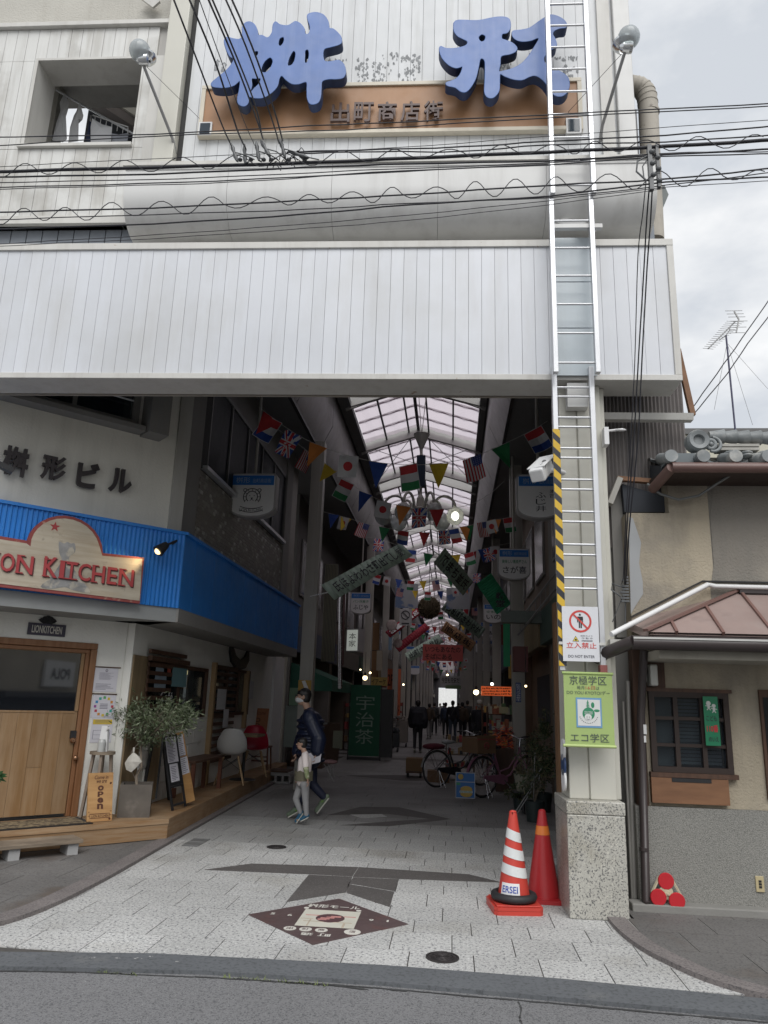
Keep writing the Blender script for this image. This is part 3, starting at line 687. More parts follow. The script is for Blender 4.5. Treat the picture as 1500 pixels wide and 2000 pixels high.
# ================================================================ left building with the restaurant
LF=Fr(-3.07,8.49,45)  # line of the deck front; s negative to the left, d into the building
LS=Fr(-3.75,8.6,90)  # side wall along the arcade; s = depth, d = away from the passage
wallw=M('off_white_render',(.76,.755,.71),.85,.07,1.2,bump=.5,bs=30,streak=.12,sc=(.35,.33,.29),ss=2)
wall2=M('beige_upper_render',(.72,.70,.63),.85,.07,1.0,bump=.4,bs=40,streak=.25,sc=(.33,.32,.28),ss=2.5)
greyc=M('grey_concrete_pilaster',(.23,.225,.215),.8,.1,2,streak=.3)
blue=M('blue_corrugated_sheet',(.015,.19,.60),.42,.12,2,streak=.25,sc=(.08,.24,.55),ss=3)
wooda=M('oak_door_wood',(.33,.22,.125),.5,.12,2,rand=.16,grain=(.24,.135,.055),gs=(14,14,1.5))
woodf=M('reddish_door_frame',(.25,.125,.06),.5,.1,3,grain=(.19,.08,.03),gs=(20,20,2))
wooddk=M('pine_deck',(.35,.24,.145),.6,.12,2,rand=.07,grain=(.27,.15,.065),gs=(3,3,40),c2=(.22,.13,.07),c2s=3)
woodg=M('weathered_plank',(.27,.215,.16),.75,.15,4,rand=.08,grain=(.15,.12,.09),gs=(4,4,60))
ply=M('aged_plywood',(.27,.20,.115),.7,.12,2,grain=(.19,.135,.075),gs=(10,10,1.2))
darkwood=M('dark_brown_wood',(.10,.05,.03),.6,.15,4,grain=(.05,.025,.015),gs=(20,20,3))
glassd=glassmat('window_glass',(.015,.02,.025),.25)
glassdoor=glassmat('door_glass',(.012,.014,.018),.1)
for n_ in glassdoor.node_tree.nodes:
    if n_.type=='BSDF_PRINCIPLED':n_.inputs['Specular IOR Level'].default_value=1.0;n_.inputs['IOR'].default_value=1.75
lb=Thing('restaurant_building','cream two storey corner building with blue corrugated fascia and ground floor restaurant','building',LF,(-1.5,.6,0))
DW=.62;sC=-.46;DU=.15
zbt=LF.px(360,1045,-.03)[1];zbb=LF.px(340,1187,-.03)[1]  # blue fascia top and bottom
zwt=LF.px(240,1185,DW)[1]
d0,d1=LF.px(-90,1300,DW)[0],LF.px(186,1300,DW)[0];zdt=LF.px(186,1257,DW)[1];DKZ=.23
lb.part('front_wall',MB().box(-3.3,d0,DW,DW+.3,0,zwt+.6).box(d0,d1,DW,DW+.3,zdt,zwt+.6).box(d1,sC,DW,DW+.3,0,zwt+.6),wallw)
# door
door=lb.part('door_frame',MB().box(d0,d1,DW-.02,DW+.1,zdt-.07,zdt+.0).box(d1-.07,d1,DW-.02,DW+.1,DKZ,zdt-.072).box(d1-.115,d1-.072,DW+.01,DW+.1,DKZ,zdt-.115).box(d0,d1-.072,DW+.01,DW+.1,zdt-.115,zdt-.072).box(d0,d0+.1,DW-.02,DW+.1,DKZ,zdt-.072),woodf,bevel=.006)
dr=d1-.12;gl0,gzb=LF.px(-80,1388,DW+.04)[0],LF.px(80,1388,DW+.04)[1];gl1,gzt=LF.px(160,1275,DW+.04)
dl=lb.part('door_leaf',MB().box(d0+.1,dr,DW+.03,DW+.09,gzt,zdt-.12).box(gl1,dr,DW+.03,DW+.09,gzb,gzt-.001).box(d0+.1,dr,DW+.045,DW+.09,DKZ+.03,gzb-.001).box(d0+.1,gl1-.001,DW+.028,DW+.09,gzb-.02,gzb),wooda)
s=dr;k=0
while s>d0+.2:
    w_=.155;a=s-w_;zz=DKZ+.75+.25*math.sin(k*2.2)
    segs=[(DKZ+.032,gzb-.025)]if k%3!=2 else[(DKZ+.032,zz),(zz+.003,gzb-.025)]
    for(za_,zb_)in segs:lb.part('door_plank',MB().box(a+.0012,s-.0012,DW+.032,DW+.046,za_,zb_),wooda,parent=dl)
    s-=w_;k+=1
lb.part('door_glass',MB().box(d0+.1,gl1,DW+.05,DW+.056,gzb,gzt),glassdoor,parent=dl)
hx,hz=LF.px(143,1440,DW);kx,kz=LF.px(146,1480,DW)
brass=M('aged_brass',(.35,.2,.12),.25,.1,10,metal=.8)
lb.part('lock',MB().box(hx-.03,hx+.03,DW+.0,DW+.03,hz-.01,hz+.07,1).lathe([(.001,-.05),(.02,-.05),(.03,-.03),(.03,.0)],(hx,DW+.02,hz-.03),14,0,'y'),[brass,black],parent=dl)
lb.part('door_knob',MB().ball((kx,DW-.03,kz),.03,.026,.03).tube([(kx,DW-.01,kz),(kx,DW+.03,kz)],.014),brass,parent=dl)
q=MB();
for i in range(26):z=gzb+.03+i*(gzt-gzb-.05)/26;q.box(d0+.12,LF.px(25,1330,DW+.3)[0],DW+.25,DW+.27,z,z+.013)
lb.part('venetian_blind',q,M('blue_grey_blind',(.16,.22,.32),.6))
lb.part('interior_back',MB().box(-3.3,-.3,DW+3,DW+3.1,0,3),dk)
# side wall lower
LX=Fr(-3.745,8.0,90)  # plane x=-3.745
def lx(px,py,d=0.):return LX.px(px,py,d)
ye=lx(545,1400)[0];yc=.62
wz=zwt+.6
sw0,szb=lx(283,1500)[0],lx(400,1385)[1];
wn0,wz1=lx(287,1290);wn1=lx(405,1300)[0];wzb=lx(395,1400)[1]
v0,v1=lx(420,1300)[0],lx(488,1300)[0];vz1=lx(415,1300)[1]
LBS=Thing('restaurant_side_wall','off white side wall of the restaurant with windows facing the deck','wall',LX,(yc,0,0))
q=MB();q.box(yc,wn0,0,.3,0,wz).box(wn0,wn1,0,.3,0,wzb).box(wn0,wn1,0,.3,wz1,wz).box(wn1,v0,0,.3,0,wz).box(v0,v1,0,.3,0,wzb).box(v0,v1,0,.3,vz1,wz).box(v1,ye,0,.3,0,wz)
LBS.part('wall',q,wallw)
LBS.part('room_back',MB().box(yc,ye,2.2,2.3,0,wz),M('dim_room_wall',(.10,.075,.05),.9,.3,2))
a,zt2=lx(238,1275);b,_=lx(287,1290);zmid=lx(230,1427)[1]
LBS.part('plywood_panel',MB().box(yc+.02,b,-.02,-.001,zmid+.02,zt2),ply)
LBS.part('plywood_panel',MB().box(yc+.02,b,-.02,-.001,.1,zmid-.02),ply)
LBS.part('panel_gap_strip',MB().box(yc+.02,b,-.022,-.001,zmid-.02,zmid+.02),trimm)
# white block wall under the window
for r in range(5):
    for c in range(5):
        x0=wn0+.02+c*.42+(.2 if r%2 else 0);x1=min(x0+.41,v0-.05)
        if x1-x0>.05:LBS.part('wall_block',MB().box(x0,x1,-.03,-.001,DKZ+r*.215,DKZ+r*.215+.208),wallw,bevel=.004)
def window(T,x0,x1,z0,z1,cols,rows,d=0.,fw=.05,mat=darkwood,gm=glassd):
    w_=T.part('window_frame',MB().box(x0,x1,d-.03,d+.06,z0,z0+fw).box(x0,x1,d-.03,d+.06,z1-fw,z1).box(x0,x0+fw,d-.03,d+.06,z0+fw,z1-fw).box(x1-fw,x1,d-.03,d+.06,z0+fw,z1-fw),mat)
    for i in range(1,cols):xx=x0+(x1-x0)*i/cols;T.part('mullion',MB().box(xx-fw*.4,xx+fw*.4,d-.02,d+.05,z0+fw,z1-fw),mat,parent=w_)
    for i in range(1,rows):zz=z0+(z1-z0)*i/rows;T.part('glazing_bar',MB().box(x0+fw,x1-fw,d-.012,d+.04,zz-fw*.3,zz+fw*.3),mat,parent=w_)
    T.part('pane',MB().box(x0+fw,x1-fw,d+.01,d+.016,z0+fw,z1-fw),gm,parent=w_)
    return w_
window(LBS,wn0,wn1,wzb,wz1,2,1)
window(LBS,v0,v1,wzb,vz1,3,1)
for i in range(9):
    z=wz1-.02-i*.1
    LBS.part('slat',MB().box(wn0-.05,wn0+.75,-.06,-.035,z-.05,z),darkwood)
LBS.part('slat_rail',MB().box(wn0-.05,lx(360,1290)[0],-.09,-.03,wz1+.0,wz1+.06).box(wn0-.05,lx(355,1290)[0],-.075,-.03,wz1+.09,wz1+.14),darkwood)
for i in range(14):
    z=vz1+.02-i*.11
    LBS.part('slat',MB().box(v0-.1,v0+1.1,-.06,-.035,z-.055,z),darkwood)
LBS.part('timber_post',MB().box(v0-.16,v0-.08,-.07,.02,DKZ,vz1+.05),M('pale_timber',(.34,.23,.12),.6,.1,3))
LBS.part('timber_post',MB().box(v0+1.8,v0+1.88,-.07,.02,1.,vz1),MATS['pale_timber'])
for(pa,pb,col,nm)in(((300,1300),(318,1345),(.30,.38,.45),'notice'),((316,1298),(328,1320),(.45,.08,.05),'red_notice'),((333,1303),(358,1342),(.16,.30,.33),'teal_notice')):
    x0,z1=lx(*pa);x1,z0=lx(*pb);LBS.part(nm,MB().box(x0,x1,-.035,-.032,z0,z1),M('paper_'+nm,col,.8))
# cursive sign in window and bulb
x0,z1=lx(306,1350);x1,z0=lx(317,1370);LBS.part('cafe_lettering',MB().text('Café',(x0,x1+.2,z0,z1),-.05,shear=.2),white)
bx,bz=lx(369,1313,.5);LBS.part('window_bulb',MB().ball((bx,.5,bz),.05),M('warm_bulb',(1,.78,.4),.5,0,emit=6))
x0,z1=lx(486,1300);x1,z0=lx(560,1500)
for(pa,pb)in(((418,1345),(432,1385)),((430,1385),(437,1420)),((482,1330),(487,1365))):
    x0,z1=lx(*pa);x1,z0=lx(*pb);LBS.part('menu_sheet',MB().box(x0,x1,-.066,-.062,z0,z1),M('white_paper',(.6,.6,.62),.8,.05))
# horn shaped ornament
ho=[(449,1257),(455,1268),(458,1280),(468,1290),(477,1283),(482,1272),(484,1264),(484,1290),(477,1305),(468,1308),(458,1303),(450,1292),(448,1275)]
solo('horn_ornament',MB().prism([lx(*p,-.02)for p in ho],-.05,-.01,'y'),black,'black horn shaped ornament on the white wall above the window','wall ornament',LX,(lx(466,1290)[0],0,lx(466,1290)[1]))
LBS.part('end_panel',MB().box(ye-.9,ye-.05,-.06,-.001,DKZ,wz-.75),white)
LBS.part('end_post',MB().box(ye-.045,ye+.1,-.09,.3,0,wz),colm)
# fascia: frame is the deck frame, plane d=-.03
fx=LF.px(358,1100,-.03)[0];FD=-.03
q=MB();pts=[];s=fx;k=0;pt=[(fx,FD)]
while s>-3.3:pt+=[(s-.012,FD-.012),(s-.026,FD-.012),(s-.038,FD),(s-.05,FD)];s-=.05
pt+=[(s,FD+.05),(fx,FD+.05)]
lb.part('blue_fascia',MB().prism(pt,zbb,zbt,'z'),blue)
P0=LF.w((fx,FD,0))
FS=Fr(P0.x,P0.y,90)
yf=FS.px(583,1220)[0]
q=MB().box(.002,yf,0,.05,zbb,zbt)
lb.part('fascia_cap',MB().box(-3.3,fx+.02,FD-.03,FD+.25,zbt,zbt+.035),blue)
SB=Thing('side_fascia','smooth dark blue fascia running into the arcade above the deck','fascia',FS,(0,0,zbb))
q=MB()
for k in range(18):q.box(.002+k*yf/18,(k+1)*yf/18-.002,-.002*(k%2),.05,zbb,zbt)
SB.part('sheet',q,blue);SB.part('cap',MB().box(-.02,yf,-.03,.25,zbt,zbt+.035),blue)
SB.part('soffit',MB().box(0,yf,.0,.75,zbb-.16,zbb-.002).box(0,yf,.052,.12,zbb,zbt+.0),greyc)
lb.part('soffit',MB().prism([(-3.3,FD+.02),(fx-.02,FD+.02),(sC+.25,DW+.05),(-3.3,DW+.05)],zbb-.16,zbb-.002,'z'),M('grey_soffit',(.27,.28,.28),.8,.1,2))
zwt2=zbb-.16
# upper storey
su=LF.px(340,900,DU)[0];sp=LF.px(366,900,DU-.02)[0]
z2w=5.9
wz0=LF.px(262,838,DU)[1];wx1=LF.px(270,820,DU)[0]
lb.part('upper_front_wall',MB().box(-3.3,su,DU,DU+.3,zbt+.03,wz0+.02).box(wx1,su,DU,DU+.3,wz0+.02,6.3),wall2)
lb.part('corner_pilaster',MB().box(su,sp,DU-.04,DU+.3,zbt+.03,6.4),M('light_concrete',(.42,.41,.38),.85,.08,2,streak=.3))
lb.part('window_pier',MB().box(wx1+.04,wx1+.28,DU-.28,DU-.002,wz0-.08,6.3),greyc)
lb.part('window_ledge',MB().box(-3.3,wx1+.03,DU-.2,DU+.0,wz0-.06,wz0+.0),greyc)
lb.part('left_pier',MB().box(-3.28,LF.px(18,780,DU)[0],DU-.26,DU-.002,wz0-.02,6.3),greyc)
w_=lb.part('upper_window_frame',MB().box(-3.25,wx1,DU-.02,DU+.05,wz0+.02,wz0+.1).box(wx1-.08,wx1,DU-.02,DU+.05,wz0+.1,6.2).box(LF.px(140,800,DU)[0],LF.px(143,800,DU)[0]+.03,DU,DU+.04,wz0+.1,6.2),M('window_alu_frame',(.33,.32,.30),.4,.1,metal=.3))
lb.part('pane',MB().box(-3.25,wx1-.08,DU+.02,DU+.026,wz0+.1,6.2),glassd,parent=w_)
lb.part('handrail',MB().tube([(-3.2,DU-.06,wz0+.32),(wx1-.1,DU-.06,wz0+.32)],.012),alu)
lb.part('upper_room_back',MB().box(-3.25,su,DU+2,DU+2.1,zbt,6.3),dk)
# side upper wall, plane x = corner
PU=LF.w((sp,DU-.02,0));US=Fr(PU.x-.02,PU.y,90)
def us(px,py,d=0.):return US.px(px,py,d)
UW=Thing('brick_side_wall','dark upper side wall with small square tiles and a long window inside the arcade','wall',US,(0,0,3.4))
brickm=M('brown_grey_tile',(.25,.23,.20),.5,.1,5,rand=.0)
e0=us(398,900)[0];e1=us(400,900)[0];e2=us(555,1000)[0];wsl=us(410,925)[1]
UW.part('corner_strip',MB().box(-.02,us(392,900)[0],-.01,.3,zbt,6.5),greyc)
UW.part('wall_core',MB().box(us(392,900)[0],e2,.02,.3,zbt,wsl-.02).box(us(392,900)[0],us(404,900)[0],.0,.3,wsl-.02,6.5),gapm)
# mosaic tiles: about 12 x 6 px, thousands: one joined part
q=MB();x0=us(392,900)[0];tw,th=.105,.05;tr=random.Random(3);
z=zbt+.03;row=0
while z<wsl-.06:
    x=x0+(tw/2 if row%2 else 0)
    while x<min(e2,x0+7.5):
        rr=tr.random();q.box(x,x+tw-.008,0,.02,z,z+th-.008,0 if rr<.7 else(1 if rr<.93 else 2));x+=tw
    z+=th;row+=1
UW.part('mosaic_tiles',q,[brickm,M('brown_grey_tile_b',(.32,.30,.27),.5),M('pale_tile',(.50,.49,.46),.45)],kind='stuff')
UW.part('window_sill',MB().box(us(397,900)[0],e2,-.07,.05,wsl-.03,wsl+.02),alu)
alud=M('dim_alu_frame',(.13,.13,.13),.5,.1);nn=5;xa,xb=us(406,900)[0],e2
wf=UW.part('window_frame',MB().box(xa,xb,.0,.05,wsl+.02,wsl+.06).box(xa,xb,.0,.05,5.75,5.82),alud)
for i in range(nn+1):xx=xa+(xb-xa)*i/nn;UW.part('mullion',MB().box(xx-.02,xx+.02,-.004,.05,wsl+.06,5.75),alud,parent=wf)
UW.part('pane',MB().box(xa,xb,.02,.026,wsl+.06,5.75),M('dull_window_glass',(.025,.03,.035),.35,.2,2,spec=.03),parent=wf)
UW.part('lintel',MB().box(us(404,900)[0],e2,.0,.3,5.82,6.5),greyc)
UW.part('pier',MB().box(e2,e2+.5,-.03,.3,zbt,6.5),greyc)
UW.part('second_tile_pier',MB().box(e2+.5,e2+1.1,.0,.3,zbt,6.5),brickm)

# ================================================================ opposite side of the street (seen mirrored in the door glass)
OP=Fr(0,-3.2,0)
ob=Thing('opposite_shop_building','beige shop building across the street, mirrored in the door glass','building',OP,(11,0,0))
ob.part('wall',MB().box(5,26,-6,-.0,0,4.4),M('beige_shop_wall',(.45,.41,.34),.8,.1,1))
ob.part('dark_awning',MB().box(12.5,20,.0,.5,1.3,1.5),black)
ob.part('dark_shopfront',MB().box(12.5,20,.001,.03,0.1,1.3),dk)
q=MB().box(15.5,17.8,.05,.15,1.7,2.7,0);q.text('POLA',(15.9,17.4,1.98,2.42),T=lambda a,b:(33.3-a,.156,b),m=1,bold=.03)
ob.part('sign',q,[white,black])

# ================================================================ right: neighbour wall, old house
NW=Fr(2.0,6.95,1.7)
neigh=Thing('corrugated_gable_wall','dark stained corrugated gable wall below the right end of the white band','wall',NW,(0,0,0))
cor=M('stained_corrugated_board',(.17,.155,.15),.75,.15,2,streak=.9,sc=(.035,.035,.04),ss=5)
x0=NW.px(1165,800)[0];a1,z1=NW.px(1322,720);a2,z2=NW.px(1346,808);a3,z3=NW.px(1343,1000)
q=MB();pt=[(x0,0)];s=x0
while s<a3:pt+=[(s+.018,-.014),(s+.036,0)];s+=.036
n=len(pt)-1
zlo=NW.px(1250,1010)[1];zhi=5.2
vs=[]
for(x,y)in pt:
    vs+=[(x,y,zlo-.3),(x,y,min(zhi,z1+(z2-z1)*(x-a1)/(a2-a1))if x>a1 else zhi)]
q.add(vs,[(2*i,2*i+2,2*i+3,2*i+1)for i in range(n)]);neigh.part('corrugated_sheet',q,cor)
neigh.part('wall_core',MB().prism([(x0,0),(a3-.02,0),(a3-.02,z2-.1),(a1,zhi),(x0,zhi)],.02,2.5,'y'),greyc)
neigh.part('verge_board',MB().beam((a1+.02,.0,z1+.2),(a2+.03,.0,z2-.02),.05,.05,up=(0,1,0)),M('rotten_wood',(.22,.12,.07),.8,.2,8))
g0=NW.p3(1172,815,-.2);g1=NW.p3(1352,815,-.2)
neigh.part('gutter',MB().prism([(-.05,.03),(.05,.03),(.05,-.03),(-.03,-.03)],g0[0],g1[0],'x'),trimm)
for o in neigh.o.children:
    if o.name.startswith('gutter'):o.location=(0,-.2,g0[2])
H=Fr(0,6.7,0)
def hp(px,py,d=0.):return H.px(px,py,d)
hw=M('aged_ochre_plaster',(.43,.375,.285),.9,.1,.8,bump=.9,bs=55,c2=(.25,.23,.20),c2s=1.1,c2t=(.52,.72),streak=.5,sc=(.12,.115,.10),ss=1.3)
plw=M('pale_grey_patch',(.34,.35,.36),.85,.1,2)
hs=Thing('old_plaster_house','old two storey house of stained ochre plaster with tiled roof and copper canopy','house',H,(2,0,0))
hx0=hp(1228,1100)[0];zed=hp(1400,918,-.0)[1];zpl=hp(1380,1578)[1];zcan=hp(1300,1268)[1]
lx0=hp(1262,1450)[0]
w0,wzt=hp(1263,1350);w1,wzb2=hp(1424,1512);
w0=hp(1268,1430)[0];w1=hp(1424,1430)[0]
zpb=hp(1350,1575)[1]
zop=hp(1260,1002)[1];xop=hp(1306,990)[0]
hwr=M('grey_stained_plaster',(.25,.23,.20),.9,.12,1.2,bump=.9,bs=55,c2=(.33,.30,.25),c2s=1.3,c2t=(.52,.7),streak=.5,sc=(.15,.15,.14),ss=1.5)
xsp=hp(1388,1050)[0];hs.part('upper_wall',MB().box(hx0,xop,0,.2,zcan,zop).box(xop,xsp,0,.2,zcan,zed+.12),hw)
sp_pts=[(1389,905),(1392,960),(1387,1010),(1391,1060),(1394,1100),(1388,1150),(1390,1180)]
hs.part('stained_upper_wall',MB().box(xsp,5.2,.002,.2,zcan,zed+.12).prism([hp(*p,-.003)for p in sp_pts]+[(xsp+.2,hp(1390,1180)[1]),(xsp+.2,hp(1389,905)[1])],-.004,.001,'y'),hwr)
q=MB().box(lx0-.0,w0,0,.2,zpl,zcan).box(w1,5.2,0,.2,zpl,zcan-.002).box(w0,w1,0,.2,wzt,zcan-.002).box(w0,w1,0,.2,zpl,wzb2)
hs.part('lower_wall',q,hw)
pp=[(1228,1010),(1236,1012),(1252,1060),(1248,1100),(1255,1135),(1256,1160),(1240,1185),(1232,1200)]
hs.part('repair_patch',MB().prism([hp(*p,-.004)for p in pp],-.006,.0,'y'),plw)
plinth=M('washed_gravel_plinth',(.27,.265,.245),.85,.1,1,speck=[((.13,.13,.12),.5,.62),((.42,.40,.36),.58,.68)],sps=130,bump=.8,bs=110)
zst=.075
hs.part('plinth',MB().box(hp(1240,1600)[0],5.2,-.04,.2,zst,zpl-.001),plinth)
hs.part('base_stone',MB().box(hp(1232,1780)[0]-.02,5.2,-.16,.0,0,zst+.0),M('grey_base_stone',(.24,.235,.22),.8,.12,3,bump=.3),bevel=.01)
nearblack=M('near_black_wood',(.03,.018,.014),.6,.2,5)
wf=window(hs,w0,w1,wzb2,wzt,3,3,d=-.02,fw=.045,mat=nearblack,gm=glassmat('old_house_glass',(.03,.035,.045),.6))
q=MB();
for i in range(22):z=wzb2+.06+i*.03;q.box(w0+.1,w1-.05,.08,.085,z,z+.022)
hs.part('inner_blind',q,M('grey_blue_curtain',(.50,.55,.62),.8))
hs.part('curtain',MB().box(w0+.02,w0+.2,.07,.08,wzb2,wzt),M('grey_curtain',(.45,.48,.52),.8))
hs.part('room_back',MB().box(w0-.3,w1+.3,.5,.6,wzb2-.2,wzt+.2),dk)
b0,bz1=hp(1270,1517,-.03);b1,bz0=hp(1424,1573,-.03)
hs.part('wood_panel',MB().box(b0,b1,-.06,-.002,bz0,bz1),M('brown_plywood',(.24,.12,.06),.55,.08,2,grain=(.17,.08,.04),gs=(3,3,20)))
hs.part('letter_slot',MB().box(hp(1308,1517)[0],hp(1384,1517)[0],-.065,-.05,bz1-.03,bz1-.0),black)
hs.part('window_sill',MB().box(w0-.02,w1+.03,-.06,.02,bz1+.003,bz1+.04),darkwood)
hs.part('window_hood',MB().box(w0-.02,w1+.03,-.05,.02,wzt+.0,wzt+.03),darkwood)
q=MB().box(hp(1484,1400)[0],5.2,-.03,.02,hp(1484,1560)[1],hp(1484,1347)[1],0).box(hp(1490,1400)[0],5.2,-.035,.0,hp(1484,1500)[1],hp(1484,1362)[1],1)
hs.part('second_window',q,[darkwood,glassd])
hs.part('dark_corner_post',MB().box(hp(1243,1500)[0],hp(1262,1500)[0],-.03,.1,zst,zcan),darkwood)
hs.part('eave_board',MB().box(hp(1424,1285,-.1)[0],5.2,-.12,-.0,hp(1424,1292,-.1)[1],hp(1424,1282,-.1)[1]),darkwood)
# copper canopy
CD=-.62
zr=hp(1447,1156)[1];cr0=hp(1447,1156)[0]
czl=H.px(1350,1236,CD)[1];cl=H.px(1268,1228,CD)[0]
cop=M('weathered_copper_sheet',(.30,.225,.205),.5,.14,2,rand=.06,c2=(.21,.155,.145),c2s=3,streak=.5,sc=(.30,.25,.23),ss=3)
copd=M('dark_brown_gutter',(.045,.035,.035),.4,.1)
ridge=M('copper_batten',(.18,.10,.085),.5,.1)
cn=Thing('copper_canopy','low hipped copper sheet canopy with dark gutter over the house window','canopy',H,(2.2,-.3,czl))
def sl(x,t):return(x,CD*(1-t),czl+(zr-czl)*t)  # on the front slope: t 0 at gutter, 1 at wall
xs=[cl]+[H.px(p,1236,CD)[0]for p in(1322,1413,1512,1640)]
for i in range(4):
    x0,x1=xs[i],xs[i+1]
    def top(x):
        return min(1,max(0,(x-cl)/(cr0-cl)))
    pts=[sl(x0,0),sl(x1,0),sl(x1,top(x1)),sl(x0,top(x0))]
    if x0<cr0<x1:pts=[sl(x0,0),sl(x1,0),sl(x1,1),sl(cr0,1),sl(x0,top(x0))]
    if top(x0)==0:pts=pts[:3]
    q=MB();n=len(pts);q.poly(pts);q.poly([(p[0],p[1]+.01,p[2]-.02)for p in pts][::-1]);cn.part('copper_panel',q,cop)
for x in xs[1:4]:cn.part('batten',MB().beam(sl(x,-.0),(x+.0,CD*(1-min(1,top(x))),czl+(zr-czl)*min(1,top(x))+.01),.022,.03),ridge)
a=Vector(sl(cl,0));b=Vector(sl(cr0,1))
cn.part('hip_flashing',MB().beam(a+Vector((-.03,-.01,.012)),b+Vector((-.03,-.01,.015)),.05,.02),ridge)
hb=Vector((cl-.02,0,czl+.02))
cn.part('left_hip_sheet',MB().poly([tuple(a),tuple(b),(cr0-.02,.0,zr),(hp(1226,1214)[0],-.0,hp(1226,1214)[1])]).poly([tuple(a),(hp(1226,1214)[0],-.0,hp(1226,1214)[1]),(hp(1226,1214)[0],-.05,hp(1226,1214)[1]-.08),(cl-.02,CD,czl-.05)]),cop)
cn.part('ridge_cap',MB().box(cr0-.03,5.2,-.06,.0,zr-.02,zr+.04),copd)
gx=H.px(1235,1255,CD-.06)[0]
cn.part('gutter',MB().tube([(gx,CD-.06,czl-.09),(5.2,CD-.06,czl-.09)],.055,12),copd)
cn.part('gutter_end',MB().tube([(gx+.02,CD-.05,czl-.08),(gx-.16,CD+.18,czl-.16),(gx-.2,CD+.4,czl-.2)],.05,10),copd)
cn.part('gutter_lip',MB().box(gx,5.2,CD-.115,CD-.105,czl-.065,czl-.05),M('worn_white_edge',(.5,.5,.48),.5))
cn.part('fascia_board',MB().box(cl+.05,5.2,CD+.02,CD+.05,czl-.12,czl-.01),copd)
cn.part('soffit',MB().box(cl+.08,5.2,CD+.05,-.0,czl-.2,czl-.13),M('plaster_soffit',(.36,.34,.29),.85,.1,2,streak=.4))
lp=[H.p3(1194,1239,-.62),H.p3(1382,1142,-.07),H.p3(1396,1145,-.06),(5.2,-.05,hp(1500,1152,-.05)[1])]
solo('white_conduit',MB().tube(lp[:3],.022,8).tube(lp[2:],.02,8),white,'white plastic pipe running along the top of the copper canopy','pipe',H,lp[0])
hs.part('canopy_flashing_line',MB().beam(H.p3(1232,1205,-.012),H.p3(1372,1135,-.012),.012).beam(H.p3(1372,1135,-.012),H.p3(1520,1138,-.012),.012),black)
# down pipe
dpx=[H.p3(1258,1270,-.2),H.p3(1254,1340,-.12),H.p3(1252,1400,-.1),H.p3(1262,1758,-.1),H.p3(1268,1768,-.14)]
solo('down_pipe',MB().tube(dpx,.034,12).tube([H.p3(1258,1655,-.1),H.p3(1258,1662,-.1)],.038,12),copd,'dark brown down pipe between granite plinth and old house','down pipe',H,(dpx[3][0],-.1,0))
for(a,b,r_)in(((1226,1330),(1240,1765),.02),((1217,1370),(1236,1765),.012)):
    solo('slim_pipe',MB().tube([H.p3(*a,.05),H.p3(*b,.05)],r_,8),MATS['window_alu_frame'],'thin grey pipe in the dark gap left of the down pipe' if r_>.015 else 'thinnest grey conduit in the dark gap beside the granite plinth','pipe',H,H.p3(*b,.05))
gp=Thing('gap_wall','dark recessed wall in the narrow gap between column and old house','wall',H,(1.5,.5,0))
gp.part('wall',MB().box(1.05,1.75,.5,.6,0,4.6),M('dark_gap_wall',(.06,.058,.055),.9,.2,3))
gp.part('side_boarding',MB().prism([H.px(1192,960,.2),H.px(1222,960,.2),H.px(1228,1245,.2),H.px(1205,1245,.2)],.2,.3,'y'),greyc)
gp.part('sloping_roof_edge',MB().beam(H.p3(1190,985,.1),H.p3(1210,935,.1),.1,.05),MATS['light_concrete'])
gp.part('roof_edge_board',MB().beam(H.p3(1205,935,.1),H.p3(1270,940,.1),.06,.04),MATS['rotten_wood'])
q=MB().prism([H.px(1215,945,.12),H.px(1300,970,.12),H.px(1308,1000,.12),H.px(1220,1000,.12)],.12,.2,'y');gp.part('dark_opening',q,dk)
# upper roof: gutter, tiles, ridge
cg=M('copper_gutter',(.13,.075,.065),.4,.2,4)
UD=-.45
ga=H.p3(1312,913,UD);gb=(5.2,UD,H.px(1500,915,UD)[1]);gc=H.p3(1275,955,-.1)
rf=Thing('tiled_roof','grey tiled roof edge of the old house with round end tiles and copper gutter','roof',H,ga)
rf.part('gutter',MB().tube([ga,gb],.045,10).tube([ga,gc],.045,10),cg)
rf.part('eave_soffit',MB().prism([(ga[0],UD),(5.2,UD),(5.2,.0),(gc[0],0)],ga[2]-.03,ga[2]+.02,'z'),nearblack)
tile=M('grey_roof_tile',(.20,.215,.22),.5,.25,7,c2=(.38,.38,.36),c2s=5,c2t=(.52,.68),rand=.1)
zt0=ga[2]+.06
tx=ga[0]-.0;pit=.265
me_l=MB().lathe([(.001,-.02),(.055,-.02),(.06,.02),(.055,.04)],(0,0,0),14,0,'y').mesh('round_tile_end',tile)
pan=MB();
for j in range(6):
    a0_=j/6;a1_=(j+1)/6;f=lambda t:-.035*math.sin(math.pi*t)
    for yy in range(1):pan.add([(a0_*pit,0,f(a0_)),(a1_*pit,0,f(a1_)),(a1_*pit,.28,f(a1_)+.09),(a0_*pit,.28,f(a0_)+.09),(a0_*pit,0,f(a0_)-.035),(a1_*pit,0,f(a1_)-.035)],[(0,1,2,3),(4,5,1,0)])
pme=pan.mesh('roof_tile',tile)
rolm=MB().tube([(0,0,.0),(0,.28,.09)],.05,10).mesh('ridge_roll',tile)
for r in range(5):
    for i in range(9):
        rf.inst('roof_tile',pme,(tx+i*pit+random.uniform(-.012,.012),UD+.02+r*.2,zt0+r*.075+random.uniform(-.008,.01)),rot=(random.uniform(-.04,.04),random.uniform(-.05,.05),random.uniform(-.06,.06)))
for i in range(9):rf.inst('round_tile_end',me_l,(tx+i*pit,UD+.0,zt0+.04));
for i in range(9):rf.inst('cover_tile',rolm,(tx+i*pit,UD+.02,zt0+.03))
